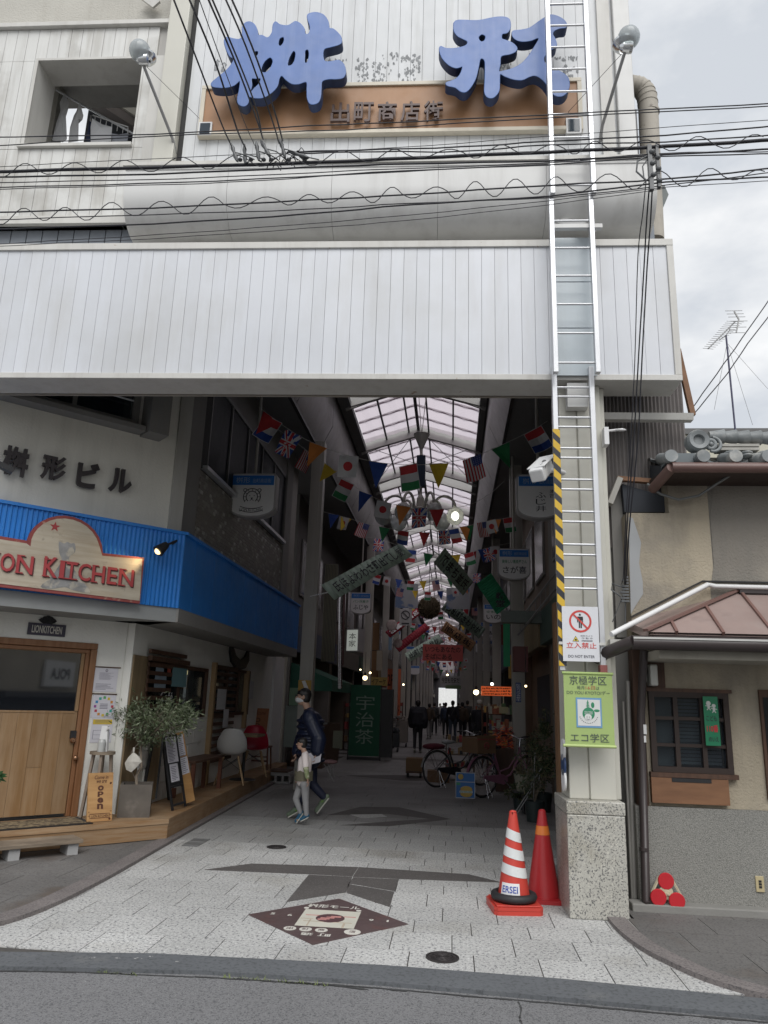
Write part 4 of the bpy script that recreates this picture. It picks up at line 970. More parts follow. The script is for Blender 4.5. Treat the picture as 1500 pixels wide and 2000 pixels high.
rf.part('roof_core',MB().prism([(UD+.05,zt0-.03),(.6,zt0+.3),(.6,zt0-.03)],tx,5.2,'x'),MATS['dark_roof']if 'dark_roof' in MATS else dk)
rf.part('corner_board',MB().prism([H.px(1302,885,UD+.1),H.px(1350,885,UD+.1),H.px(1400,905,UD+.1),H.px(1300,905,UD+.1)],UD+.1,UD+.25,'y'),M('verdigris_grey',(.13,.15,.16),.5))
# end ornament and ridge
o_=H.p3(1362,862,-.2);og=Thing('ridge_ornament','large scrolled grey ridge end tile on the old house roof','roof ornament',H,o_)
og.part('disc',MB().lathe([(.001,-.02),(.04,-.02),(.05,-.05),(.085,-.06),(.1,-.03),(.1,.06),(.08,.08)],o_,22,0,'y'),tile)
o2=H.p3(1388,868,-.2);og.part('scroll',MB().ring(o2,.04,.02,22,8,0,'y').ball(o2,.025,.03,.025,10).ring((o2[0]+.02,o2[1],o2[2]),.065,.016,20,6,0,'y',-2,1.6),tile)
for i in range(5):
    a=H.p3(1384+24*i,853+i*.7,-.15);b=H.p3(1410+24*i,853+i*.7,-.15)
    og.part('ridge_tile',MB().tube([a,b,(b[0]+.012,b[1],b[2])],.058,14,rs=[.046,.064,.069]),tile)
for k,zz in enumerate((872,879)):
    a=H.p3(1400,zz,-.16);b=H.p3(1480,zz-1,-.16);og.part('flat_ridge_course',MB().box(a[0],b[0]+.0,-.2,-.08,a[2]-.012,a[2]+.012),M('pale_mortar_tile',(.36,.35,.32),.8,.2,12))
for i in range(6):
    a=H.p3(1425+(i%3)*32,886+(i // 3)*5,-.2);og.part('thick_tile',MB().ball(a,.055,.07,.02,12),tile)
q=MB().tube([H.p3(1264,945,-.1),H.p3(1290,965,-.12),H.p3(1325,976,-.1),H.p3(1365,968,-.12),H.p3(1400,945,-.2),H.p3(1430,926,-.3)],.012,6)
solo('hanging_grey_hose',q,M('grey_hose',(.16,.17,.17),.6),'grey hose sagging below the tiled roof of the old house','hose',H,H.p3(1325,976,-.1))
# far right backdrop house and antenna
fb=Thing('cream_house_behind','plain cream building wall behind the tiled roof','building',W0,(7,15,0))
zc=onY(1400,838,15)[2];xl=onY(1342,838,15)[0]
fb.part('wall',MB().box(xl-1.5,22,15,20,0,zc-.12),M('pale_cream_wall',(.55,.53,.44),.8,.05,1));fb.part('coping',MB().box(xl-1.5,22,14.95,20,zc-.12,zc),M('dark_coping',(.12,.12,.12),.6))
an=Thing('tv_antenna','rooftop television antenna on a thin blue grey mast above the tiled roof','antenna',W0,onY(1438,858,12))
P=lambda x,y,dd=12.:Vector(onY(x,y,dd))
an.part('mast',MB().tube([P(1438,860),P(1418,655)],.016,8),M('blue_grey_mast',(.08,.08,.14),.5))
bo=MB().tube([P(1383,681,11.7),P(1436,628,12.1)],.012,6);an.part('boom',bo,steelg)
for k in range(15):
    t=k/14;c=P(1383,681,11.7).lerp(P(1436,628,12.1),t);an.part('element',MB().tube([c+Vector((-.09-.06*t,-.02,0)),c+Vector((.09+.06*t,.02,0))],.004,5),steelg)
an.part('reflector_spine',MB().beam(P(1434,608),P(1443,624),.02).beam(P(1443,624),P(1438,650),.02),steelg)
for(x,y)in((1433,607),(1436,613),(1439,619),(1443,627),(1441,639),(1438,650)):c=P(x,y,12.);an.part('element',MB().tube([c+Vector((-.14,0,0)),c+Vector((.14,0,0))],.005,5),steelg)
an.part('brace',MB().tube([P(1418,655),P(1405,664)],.008,5).tube([P(1418,655),P(1425,645),P(1426,638)],.007,5).tube([P(1425,645),P(1438,645)],.005,5),steelg)
for(x,y)in((1395,800),(1470,830),(1500,760)):an.part('guy_wire',MB().tube([P(1420,670),P(x,y,13)],.003,4),steelg)
# ================================================================ arcade
XL,XR,CX=-3.75,1.78,-.88
AY0,AY1=6.9,163.
white_st=M('cream_post_paint',(.40,.385,.35),.5,.08,2,streak=.2)
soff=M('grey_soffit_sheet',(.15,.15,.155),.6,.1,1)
ductm=M('stained_metal_duct',(.24,.23,.23),.4,.3,1.0,metal=.35,streak=.5,ss=1.5)
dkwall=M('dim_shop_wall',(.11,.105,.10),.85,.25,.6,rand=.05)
def skymat(nm='translucent_roof_panel',f_=1.):
    m=bpy.data.materials.new(nm);m.use_nodes=True;t=m.node_tree;t.nodes.clear();l=t.links.new
    o=N('ShaderNodeOutputMaterial',t);a=N('ShaderNodeBsdfTranslucent',t);a.inputs[0].default_value=(.62*f_,.55*f_,.59*f_,1)
    b=N('ShaderNodeBsdfTransparent',t);b.inputs[0].default_value=(.56*f_,.51*f_,.545*f_,1);s_=N('ShaderNodeMixShader',t);s_.inputs[0].default_value=.62
    l(a.outputs[0],s_.inputs[1]);l(b.outputs[0],s_.inputs[2]);l(s_.outputs[0],o.inputs[0]);return m
skm=skymat();skm2=skymat('double_layer_roof_strip',.62)
ar=Thing('arcade_roof','long gabled arcade roof with pale translucent panels on steel trusses','roof',W0,(CX,AY0,6.4))
EZ,RZ,EL,ER=7.75,8.2,-2.2,.56
ys=[];y=8.1
while y<155:ys+=[y,y+2.9,y+5.75];y+=6.65
bays=[ys[i+1]-ys[i]for i in range(len(ys)-1)]+[2.9];bay=2.85
# roof sheets: bays, curved corrugated panels (near ones individually)
for i,y in enumerate(ys):
    if i<16:
        for sx in(0,1):
            q=MB();k=9;x0,x1,z0,z1=(EL,CX,EZ,RZ)if sx==0 else(CX,ER,RZ,EZ)
            vs=[]
            for j in range(k+1):
                t=j/k
                for yy in(y,y+bays[i]-(.12 if bays[i]>1.5 else .3)):vs.append((x0+(x1-x0)*t,yy,z0+(z1-z0)*t+.02+(.0 if j%2 else .02)))
            q.add(vs,[(2*j,2*j+2,2*j+3,2*j+1)for j in range(k)]);ar.part('roof_panel',q,skm)
farq=MB();y1_=ys[16];farq.quad((EL,y1_,EZ),(CX,y1_,RZ),(CX,AY1,RZ),(EL,AY1,EZ));farq.quad((CX,y1_,RZ),(ER,y1_,EZ),(ER,AY1,EZ),(CX,AY1,RZ))
ar.part('distant_roof_panels',farq,skm)
tr=MB();
tr.beam((EL-.1,0,EZ-.02),(CX,0,RZ-.03),.11,.3).beam((CX,0,RZ-.03),(ER+.1,0,EZ-.02),.11,.3)
tr.beam((EL-.1,0,EZ-.2),(EL+.35,0,EZ-.02),.06).beam((ER+.1,0,EZ-.2),(ER-.35,0,EZ-.02),.06)
tme=tr.mesh('truss',M('pale_roof_steel',(.36,.35,.34),.5,.08,2))
p2=MB();
for t in((.4,.82)if True else()):
    for(x0,z0,x1,z1)in((EL,EZ,CX,RZ),(CX,RZ,ER,EZ)):
        t=t if x0==EL else 1-t;x,z=x0+(x1-x0)*t,z0+(z1-z0)*t;p2.box(x-.02,x+.02,0,bay,z-.03,z+.01)
p2.box(CX-.035,CX+.035,0,bay,RZ-.06,RZ)
pme2=p2.mesh('purlins',M('dark_roof_steel',(.10,.10,.105),.5))
p3_=MB();
for yy in(.7,1.42,2.14):p3_.beam((EL,yy,EZ+.05),(CX,yy+0,RZ+.05),.09,.02).beam((CX,yy,RZ+.05),(ER,yy,EZ+.05),.09,.02)
pme3=p3_.mesh('batten_set',skm2)
for i,y in enumerate(ys):
    ar.inst('truss',tme,(CX+(-CX),y,0)).location=(-CX,y-AY0,-6.4)
    for nm,me in(('purlins',pme2),('batten_set',pme3)):
        if i<42 and bays[i]>1.5:ar.inst(nm,me,(0,y,0)).location=(-CX,y-AY0,-6.4)
    if bays[i]>1.5 and i<14 and i%3==1:
        q=MB()
        for(x0,z0,x1,z1)in((EL+.1,EZ-.02,CX-.1,RZ-.05),(CX+.1,RZ-.05,ER-.1,EZ-.02)):
            q.tube([(x0,y+.1,z0),(x1,y+bay-.1,z1)],.009,5).tube([(x0,y+bay-.1,z0),(x1,y+.1,z1)],.009,5)
        ar.part('cross_bracing',q,steelg)
# gutters/ducts, louvre side and soffit
du=MB();
for(x0,z0,x1,z1)in((-2.69,6.42,-2.45,7.62),(.93,6.42,.71,7.62)):
    sg=1 if x0>0 else-1;y=AY0
    while y<70:
        y2=y+2.4;du.add([(x0,y,z0),(x0,y2-.02,z0),((x0+x1)/2-sg*.12,y2-.02,(z0+z1)/2-.1),((x0+x1)/2-sg*.12,y,(z0+z1)/2-.1),(x1,y2-.02,z1),(x1,y,z1)],[(0,1,2,3),(3,2,4,5)],0,True);y=y2
    du.quad((x0,70,z0),(x0,AY1,z0),(x1,AY1,z1),(x1,70,z1))
ar.part('metal_side_duct',du,ductm)
q=MB();
for(x0,x1)in((-2.47,-2.18),(.54,.73)):q.box(x0,x1,AY0,AY1,7.6,7.72)
for(x0,x1)in((XL-.6,-2.69),(.93,XR+.1)):q.box(x0,x1,AY0,AY1,6.42,6.5)
q.box(XL-.6,-2.45,8.7,AY1,7.72,7.8).box(-3.,-2.45,AY0,8.7,7.72,7.8).box(.71,XR+.1,AY0,AY1,7.72,7.8).box(XL-.7,XL-.6,8.7,AY1,6.4,7.8).box(XR+.1,XR+.15,AY0,AY1,6.4,7.8)
q.box(-9,XL-.7,10.5,30,6.4,6.5)
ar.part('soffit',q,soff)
q=MB();
for x in(-2.71,.95):q.box(x-.03,x+.03,AY0,AY1,6.37,6.43)
for x in(-2.43,.69):q.tube([(x,AY0,7.62),(x,AY1,7.62)],.03,6)
ar.part('edge_rail',q,black)
ar.part('front_wall',MB().box(-2.6,XR+.1,AY0-.05,AY0,7.85,9.3),soff)
# end facade far away
q=MB().box(-9,-2.75,AY1,AY1+.3,0,9).box(1.1,9,AY1,AY1+.3,0,9).box(-2.75,1.1,AY1,AY1+.3,4.6,9)
ar.part('far_end_wall',q,soff)
# posts
pl=[(XL_,y)for y in(13.7,23.5,29.6,35.5,41.5)for XL_ in(-2.62,)]+[(1.3,y)for y in(15.2,22.4,29.,35.5,41.5)]+[(x,y)for y in(48,54.5,61,68,76,85,95,106)for x in(-2.7,1.2)]
pm_=MB().box(-.12,.12,-.11,.11,0,6.42).box(-.06,.06,-.125,-.11,0,6.42)
pmesh_=pm_.mesh('arcade_post',white_st)
lft={13.7:'cream steel post nearest the entrance on the left, behind the man in navy',23.5:'cream steel post behind the first small shield sign on the left'}
for i,(x,y)in enumerate(pl):
    o=bpy.data.objects.new('arcade_post',pmesh_);COL.objects.link(o);o.location=(x,y,0)
    side='left' if x<0 else 'right';n_=['nearest','second','third','fourth','fifth','sixth','seventh','eighth','ninth','tenth','eleventh','twelfth','thirteenth','fourteenth'][[q_ for q_ in pl if(q_[0]<0)==(x<0)].index((x,y))]
    far_=y>40
    tagit(o,('distant cream steel post, %s of the row on the %s side'%(n_,side))if far_ else 'cream steel arcade post, %s of the row on the %s side'%(n_,side),'post',('far %s arcade posts' if far_ else '%s arcade posts')%side)
q=MB()
# shop fronts behind the posts, one building per lot
rs=random.Random(11)
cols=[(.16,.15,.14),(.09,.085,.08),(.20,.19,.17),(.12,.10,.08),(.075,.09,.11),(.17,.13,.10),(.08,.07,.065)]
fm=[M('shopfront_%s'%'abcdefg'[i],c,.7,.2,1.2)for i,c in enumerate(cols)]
shopwin=M('shop_window_dark',(.03,.035,.04),.15,.1)
litm=M('glowing_shop_back',(.9,.75,.5),.8,.3,2,emit=.12)  # shop back panels glow by themselves to look like lit rooms
nmL=['with striped shutters beside the first left post','behind the green tea shop awning','with yellow and red sign over a lit lamp','beyond the orange banner on the left','in the middle of the left row','far along the left row','towards the far left end','last seen on the left side']
nmR=['behind the potted plants on the right','behind the bicycles on the right','with the orange lit sign on the right','beyond the orange sign on the right','in the middle of the right row','far along the right row','towards the far right end','last seen on the right side']
for side,names in((-1,nmL),(1,nmR)):
    y=17.4 if side<0 else 7.4;xf=XL if side<0 else XR;i=0
    lots=[6.,5.6,6,6,7,9,26,82]if side<0 else[6.5,6.6,6,6,7,10,30,83]
    for ln in lots:
        ln=min(ln,AY1-y)
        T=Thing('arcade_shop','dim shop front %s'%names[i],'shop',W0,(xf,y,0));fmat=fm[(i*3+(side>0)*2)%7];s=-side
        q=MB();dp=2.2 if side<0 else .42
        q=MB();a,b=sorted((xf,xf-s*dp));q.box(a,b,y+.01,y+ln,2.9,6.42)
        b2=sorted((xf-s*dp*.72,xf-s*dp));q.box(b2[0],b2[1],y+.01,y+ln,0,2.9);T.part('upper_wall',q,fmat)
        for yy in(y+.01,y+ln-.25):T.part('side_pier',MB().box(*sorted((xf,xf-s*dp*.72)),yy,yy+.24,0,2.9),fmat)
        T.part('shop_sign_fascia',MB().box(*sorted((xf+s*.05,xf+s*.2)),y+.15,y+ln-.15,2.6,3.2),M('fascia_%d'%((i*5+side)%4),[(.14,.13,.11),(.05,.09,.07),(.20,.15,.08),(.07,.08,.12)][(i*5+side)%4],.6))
        if i<6:
            n_=max(2,int(ln/2));
            for k in range(n_):
                ya=y+.5+k*(ln-.8)/n_;yb=ya+(ln-.8)/n_-.5
                w_=T.part('window',MB().box(*sorted((xf+s*.005,xf+s*.04)),ya,yb,4.,5.4),M('old_alu',(.25,.24,.23),.5))
                T.part('pane',MB().box(*sorted((xf+s*.03,xf+s*.045)),ya+.06,yb-.06,4.06,5.34),shopwin,parent=w_)
            T.part('shop_back_panel',MB().box(*sorted((xf-s*(dp*.72-.05),xf-s*(dp*.72-.01))),y+ln*.3,y+ln*.7,1.2,2.2),litm if i>2 else dk)
        y+=ln;i+=1
# bright street beyond
bs_=Thing('bright_street_beyond',None,None,W0,(CX,200,0),kind='structure')
bs_.part('pale_facade',MB().box(-14,12,196,197,0,5.),M('sunlit_pale_wall',(.75,.75,.74),.8))
# wood post at right, and side wall near entrance
rw=Thing('right_entrance_wall','dark slatted wall and brown timber post just inside the arcade on the right','wall',W0,(1.5,7.4,0))
rw.part('timber_post',MB().box(onY(1086,1400,7.6)[0],onY(1108,1400,7.6)[0]+.1,7.5,7.7,0,2.55),M('brown_timber',(.20,.11,.055),.6,.15,4,grain=(.12,.06,.03),gs=(20,20,2)))
rw.part('upper_boarding',MB().box(1.36,1.7,7.15,7.4,0,6.4),M('dim_grey_board',(.12,.12,.12),.7))
for k in range(26):rw.part('slat',MB().box(XR-.06,XR-.02,7.8,12.4,.15+k*.105,.15+k*.105+.085),M('dark_slat_wood',(.09,.05,.035),.6,.15,5))
# ================================================================ deck and things in front of the restaurant
deck=Thing('wooden_deck','honey coloured plank deck with angled corner round the restaurant front','deck',W0,(-3.07,8.49,0))
dcx,dcy=-3.07,8.49
pl0=LF.w((-2.6,0,0));
ye2=16.2
dpoly=[(LF.w((-3.4,0,0)).x,LF.w((-3.4,0,0)).y),(dcx,dcy),(-3.42,ye2),(XL,ye2),(XL,8.6),(LF.w((-3.4,.6,0)).x,LF.w((-3.4,.6,0)).y)]
# planks: front leg parallel to the front edge, side leg parallel to the arcade
def lfp(s,d):w_=LF.w((s,d,0));return(w_.x,w_.y)
for i in range(5):
    d_a,d_b=.0+i*.125,.0+i*.125+.121
    deck.part('deck_plank',MB().prism([lfp(-3.4,d_a),lfp(-d_a*.42,d_a),lfp(-d_b*.42,d_b),lfp(-3.4,d_b)],DKZ-.028,DKZ,'z'),wooddk)
for i in range(5):
    x0=lambda y,i=i:(dcx+(-3.42-dcx)*(y-dcy)/(ye2-dcy))-i*.138
    q=[(x0(dcy+i*.05),dcy+i*.06),(x0(ye2),ye2),(x0(ye2)-.134,ye2),(x0(dcy+.1+i*.06)-.134,dcy+.06+i*.06)]
    deck.part('deck_plank',MB().prism(q,DKZ-.028,DKZ,'z'),wooddk)
deck.part('front_board',MB().prism([lfp(-3.4,.004),lfp(-.004,.004),lfp(-.03,.03),lfp(-3.4,.03)],.03,DKZ-.031,'z'),wooddk)
deck.part('front_rim',MB().prism([lfp(-3.4,-.006),lfp(-.0,-.006),lfp(-.0,-.001),lfp(-3.4,-.001)],DKZ-.05,DKZ+.001,'z'),wooddk)
deck.part('side_board',MB().prism([(dcx-.006,dcy+.006),(-3.426,ye2),(-3.46,ye2),(dcx-.04,dcy+.03)],.03,DKZ-.031,'z'),wooddk)
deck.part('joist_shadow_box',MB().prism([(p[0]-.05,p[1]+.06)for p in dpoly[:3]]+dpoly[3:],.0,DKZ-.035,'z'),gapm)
# plank step on two concrete blocks
st=Thing('plank_step','grey weathered plank step on concrete blocks before the deck','step',LF,(-1.4,-.2,0))
sx0,sx1=LF.px(-70,1652,-.34)[0],LF.px(172,1650,-.2)[0]
sxr=-1.03
for i in range(2):st.part('step_plank',MB().box(-2.2,sxr,-.36+i*.155,-.21+i*.155,.125,.16),woodg,bevel=.004)
for s_ in(sxr-.16,-1.72,-2.2):
    st.part('concrete_block',MB().box(s_+.03,s_+.13,-.33,-.1,0,.124),M('light_concrete_block',(.36,.36,.36),.85,.12,6,bump=.3),bevel=.004)
mt=LF.px(110,1612,.3)
solo('door_mat',MB().box(-2.3,LF.px(170,1608,.2)[0],.03,.5,DKZ+.002,DKZ+.012,0).box(-2.3,LF.px(160,1608,.2)[0],.06,.46,DKZ+.0125,DKZ+.016,1),[black,M('leaf_print_mat',(.22,.17,.10),.95,.3,14,c2=(.08,.06,.04),c2s=22,c2t=(.45,.55))],'dark edged leaf patterned mat lying before the restaurant door','door mat',LF,(-1.6,.2,DKZ))
# sign board over the door
SD=-.12
def lf(px,py,d=SD):return LF.px(px,py,d)
sgn=Thing('restaurant_signboard','cream and red arched wooden signboard with red lettering on the blue fascia','signboard',LF,(lf(120,1100)[0],SD,lf(120,1160)[1]))
arch=[(200-75*(1-math.cos(t)),0)for t in(0,)]
co=[(-110,1133),(-110,1037),(0,1047),(54,1056)]
c_=(127,1076)
for k in range(0,15):
    t=math.pi-k*math.pi/14;co.append((c_[0]+74*math.cos(t),c_[1]-10+k-66*math.sin(t)))
co+=[(282,1089),(273,1179)]
def ins(pts,k):
    P=[lf(*p)for p in pts];n=len(P);o=[]
    for i in range(n):
        a,b=Vector(P[i-1]),Vector(P[(i+1)%n]);t=(b-a).normalized();o.append((P[i][0]+t.y*k,P[i][1]-t.x*k))
    return o
redp=M('worn_red_paint',(.26,.055,.05),.6,.15,8,c2=(.38,.20,.15),c2s=12,c2t=(.6,.68))
sgn.part('red_border',MB().prism([lf(*p)for p in co],SD,SD+.05,'y'),redp)
P_in=ins(co,.032);cz0=sum(p[1]for p in P_in)/len(P_in)
sgn.part('cream_panel',MB().prism(P_in,SD-.006,SD-.001,'y'),M('cream_distressed_paint',(.50,.45,.36),.7,.1,3,c2=(.21,.17,.14),c2s=4.5,c2t=(.58,.66),grain=(.40,.34,.26),gs=(2,2,26)))
q=MB();z0,z1=lf(170,1136)[1],lf(170,1102)[1]
sl_=[(345,925),(375,935),(395,925),(415,935),(438,935),(440,985),(405,1018),(418,1060),(450,1110),(480,1150),(530,1222),(430,1208),(380,1190),(300,1200),(238,1186),(300,1130),(335,1080),(362,1030),(348,990)]
q.prism([lf(p[0]/3,750+p[1]/3,SD-.007)for p in smooth(sl_,3)],SD-.0085,SD-.0065,'y',1)
for(i0,dx,m_,dd)in((0,.014,2,-.010),(1,0,0,-.02)):
    for(ch,a,b)in(('L',-44,-22),('I',-18,-8),('O',-2,26),('N',30,63))+(('K',84,112),('I',116,125),('T',128,150),('C',153,177),('H',180,205),('E',210,229),('N',233,262)):
        big=(1.12 if ch in 'K' else 1.);a_,b_=lf(a,1110)[0],lf(b,1110)[0]
        q.text(ch,(a_+dx,b_+dx,z0-dx*.7-(big-1)*.03,z0-dx*.7+(z1-z0)*big),SD+dd,m_,.012,.005,shear=-.02)
        # slab serifs
        for zz in((z0,z0+.01),(z1-.01,z1)):
            if ch in 'IKHNT':q.box(a_+dx-.008,(a_+(b_-a_)*(.38 if ch in 'KHN' else 1))+dx+.01,SD+dd-.0065,SD+dd,zz[0]-dx*.7,zz[1]-dx*.7,m_)
sx,sz=lf(107,1029);q.prism([(sx+(.055 if k%2==0 else .022)*math.sin(k*math.pi/5),sz+(.055 if k%2==0 else .022)*math.cos(k*math.pi/5))for k in range(10)],SD-.009,SD-.0062,'y',0)
sgn.part('lettering',q,[M('red_lettering',(.36,.045,.05),.6),M('grey_lion_silhouette',(.25,.25,.25),.8,.35,9,c2=(.42,.39,.33),c2s=7,c2t=(.52,.6)),M('dark_red_shadow',(.10,.03,.03),.6)])
# spotlight on the fascia
a=Vector(LF.p3(337,1062,-.05));b=Vector(LF.p3(322,1066,-.22));c=Vector(LF.p3(308,1077,-.22))
sp_=Thing('spotlight','small black lit spotlight on the blue fascia beside the signboard','lamp',LF,a)
sp_.part('bracket',MB().tube([a,a+Vector((0,-.1,.02)),b],.014,8),black)
sp_.part('housing',MB().tube([b+(b-c)*.3,b,c],.05,14,rs=[.035,.045,.07]),black)
dv=(c-b).normalized();sp_.part('bulb',MB().ball(c-dv*.012,.042,.042,.042,12),M('warm_spot_bulb',(1,.75,.35),.4,0,emit=1.6))
# light of the small spotlight above, aimed at the signboard
for i,(px_,py_)in enumerate(((309,1084),)):
    l_=bpy.data.lights.new('spot_lamp','SPOT');l_.energy=6;l_.color=(1,.72,.38);l_.spot_size=R(75);l_.shadow_soft_size=.04;l_.spot_blend=.6
    lo=bpy.data.objects.new('spot_lamp',l_);COL.objects.link(lo);lo.parent=sp_.o;lo.location=(c+dv*.06)-Vector(sp_.base)
    lo.rotation_euler=Vector((.85,-.12,.35)).to_track_quat('Z','Y').to_euler()
# plates above door
x0,z0=LF.px(52,1239,DW);x1,z1=LF.px(128,1225,DW)
np_=Thing('door_name_plate','small dark plate with pale lettering over the restaurant door','name plate',LF,((x0+x1)/2,DW,z0))
np_.part('plate',MB().box(x0,x1,DW-.02,DW-.001,z0,z1+.02),M('dark_violet_plate',(.05,.045,.07),.5))
np_.part('lettering',MB().text('LIONKITCHEN',(x0+.04,x1-.04,z0+.025,z1-.004),DW-.022,0,.02,.002),M('bone_white',(.55,.53,.48),.6))
ox,oz=LF.px(93,1212,DW);q=MB()
for(dx,dz,r_)in((-.06,0,.022),(-.03,.012,.028),(0,.016,.034),(.03,.012,.028),(.06,0,.022),(-.03,-.018,.02),(.03,-.018,.02),(0,-.025,.022)):q.ring((ox+dx,DW-.012,oz+dz),r_,.006,14,5,0,'y')
q.prism([(ox-.1,oz),(ox-.06,oz+.03),(ox,oz+.055),(ox+.06,oz+.03),(ox+.1,oz),(ox+.06,oz-.03),(ox,oz-.05),(ox-.06,oz-.03)],DW-.008,DW-.002,'y')
solo('iron_ornament',q,black,'small black openwork iron ornament above the door name plate','ornament',LF,(ox,DW,oz))
# notices on the white pillar
def poster(px0,py0,px1,py1,lab,draw,mats,fr=LF,d=DW,cat='notice',name='wall_notice',side=None):
    x0,z1=fr.px(px0,py0,d);x1,z0=fr.px(px1,py1,d)
    t=Thing(name,lab,cat,fr,((x0+x1)/2,d,z0));t.part('sheet',MB().box(x0,x1,d-.006,d-.001,z0,z1),mats[0])
    q=MB();draw(q,x0,x1,z0,z1,d-.008);t.part('print',q,mats[1:]);return t
wp=M('white_notice_paper',(.62,.61,.66),.7,.04);ink=M('grey_ink',(.16,.15,.2),.7);redi=M('red_ink',(.5,.06,.05),.6)
def d1_(q,x0,x1,z0,z1,d):
    w_,h=x1-x0,z1-z0
    q.ring(((x0+x1)/2,d,z1-h*.1),.012,.003,12,4,0,'y')
    for r in range(9):q.box(x0+w_*.2,x0+w_*random.uniform(.55,.85),d,d+.001,z1-h*(.2+r*.035),z1-h*(.193+r*.035))
    for r in range(5):q.box(x0+w_*.1,x0+w_*random.uniform(.5,.92),d,d+.001,z1-h*(.68+r*.055),z1-h*(.665+r*.055))
poster(186,1304,226,1352,'pale notice with fine print under a brown rail beside the door',d1_,[wp,ink])
x0,z1=LF.px(184,1303,DW);x1,z0=LF.px(228,1355,DW)
solo('notice_rail',MB().box(x0-.01,x1+.01,DW-.012,DW-.001,z1,z1+.012),darkwood,'thin brown rail above the uppermost pale notice beside the door','rail',LF,(x0,DW,z1))
solo('notice_rail',MB().box(x0-.02,x1,DW-.012,DW-.001,z0-.012,z0),darkwood,'thin brown rail between the pale notice and the coloured ring poster','rail',LF,(x0,DW,z0))
ringc=[(.45,.06,.08),(.55,.25,.05),(.6,.45,.05),(.1,.35,.12),(.05,.35,.3),(.05,.25,.5),(.3,.08,.3)]
def d2_(q,x0,x1,z0,z1,d):
    c=((x0+x1)/2,(z0+z1)/2-.0)
    for k in range(12):
        a=k*math.pi/6;r_=(x1-x0)*.37;x,z=c[0]+r_*math.cos(a),c[1]+r_*math.sin(a);q.box(x-.014,x+.014,d,d+.001,z-.014,z+.014,1+k%7)
    for r in range(4):q.box(c[0]-.045,c[0]+.045,d,d+.001,c[1]-.025+r*.016,c[1]-.019+r*.016,0)
poster(182,1357,222,1402,'white poster with a ring of coloured squares beside the door',d2_,[wp,ink]+[M('ring_ink_%s'%'abcdefg'[i],c,.6)for i,c in enumerate(ringc)])
def d3_(q,x0,x1,z0,z1,d):
    h=z1-z0;w_=x1-x0
    q.box(x0+w_*.05,x1-w_*.05,d,d+.001,z1-h*.26,z1-h*.06,1)
    for r in range(3):q.box(x0+w_*.15,x1-w_*.15,d-.001,d,z1-h*(.11+r*.05),z1-h*(.095+r*.05),0)
    for(a,b,c,e_)in((.1,.9,.5,.51),(.1,.9,.85,.86),(.1,.12,.5,.85),(.88,.9,.5,.85),(.48,.5,.5,.7),(.1,.5,.68,.69)):q.box(x0+w_*a,x0+w_*b,d,d+.001,z1-h*e_,z1-h*c,0)
poster(180,1402,216,1450,'white floor plan notice with a yellow heading beside the door',d3_,[wp,ink,M('yellow_ink',(.62,.45,.05),.6)])
# stool with dispenser
sb_=Vector(LF.w(LF.p3(192,1600,.33)));
stx,sty=gz(190,1592,DKZ)
stx,sty=LF.w((LF.px(190,1560,.38)[0],.38,0)).x,LF.w((LF.px(190,1560,.38)[0],.38,0)).y
zs=onY(190,1467,sty)[2]
sto=Thing('tall_wooden_stool','tall round topped wooden stool carrying the white hand sanitizer stand','stool',W0,(stx,sty,DKZ))
sto.part('seat',MB().lathe([(.001,0),(.135,0),(.135,-.03),(.001,-.03)],(stx,sty,zs),22),woodg,bevel=.004)
for k in range(4):
    a=R(20+90*k);sto.part('leg',MB().beam((stx+.09*math.cos(a),sty+.09*math.sin(a),zs-.03),(stx+.15*math.cos(a),sty+.15*math.sin(a),DKZ),.03),M('grey_brown_wood',(.24,.19,.15),.7,.1,4))
sto.part('stretcher',MB().box(stx-.11,stx+.11,sty-.012,sty+.012,DKZ+.25,DKZ+.28),MATS['grey_brown_wood'])
sd=Thing('sanitizer_stand','white folded hand sanitizer holder standing on the tall stool','dispenser',W0,(stx,sty,zs))
sd.part('holder',MB().prism([(stx-.055,zs),(stx+.055,zs),(stx+.03,zs+.27),(stx-.035,zs+.27)],sty-.02,sty+.02,'y'),white,bevel=.004)
sd.part('bottle',MB().lathe([(.001,0),(.04,0),(.042,.1),(.03,.13),(.001,.13)],(stx+.005,sty-.06,zs),16),M('clear_grey_plastic',(.45,.46,.45),.3,.05))
sd.part('nozzle',MB().beam((stx,sty,zs+.2),(stx+.05,sty-.03,zs+.25),.02),white)
# Come in we are open board
ow=M('varnished_board',(.50,.29,.12),.45,.1,3,grain=(.38,.20,.075),gs=(2,2,18));brn=M('burnt_brown_ink',(.09,.03,.015),.6)
x0,z0=LF.px(163,1603,.22);x1,z1=LF.px(222,1508,.22)
bA=Thing('open_board','honey wooden board with burnt come in we are open lettering, leaning on the tall stool','sign board',LF,((x0+x1)/2,.2,DKZ))
wd2=(x1-x0);xm=(x0+x1)/2;hh=z1-z0;z0=DKZ+.005;z1=z0+hh
T_=lambda x,z,dd=0.:(x,.12+(z-z0)*.22-dd,z)
q=MB();q.add([T_(x0,z0),T_(x1,z0),T_(x1,z1),T_(x0,z1),T_(x0,z0,-.025),T_(x1,z0,-.025),T_(x1,z1,-.025),T_(x0,z1,-.025)],[(0,1,2,3),(7,6,5,4),(0,4,5,1),(1,5,6,2),(2,6,7,3),(3,7,4,0)])
bA.part('board',q,ow)
q=MB();TT=lambda a,b:T_(a,b,.003);W_,Hh=x1-x0,z1-z0
q.text('Come in',(x0+W_*.22,x0+W_*.78,z0+Hh*.87,z0+Hh*.95),T=TT,bold=.01,shear=.2).text('we are',(x0+W_*.3,x0+W_*.72,z0+Hh*.79,z0+Hh*.85),T=TT,bold=.01,shear=.2)
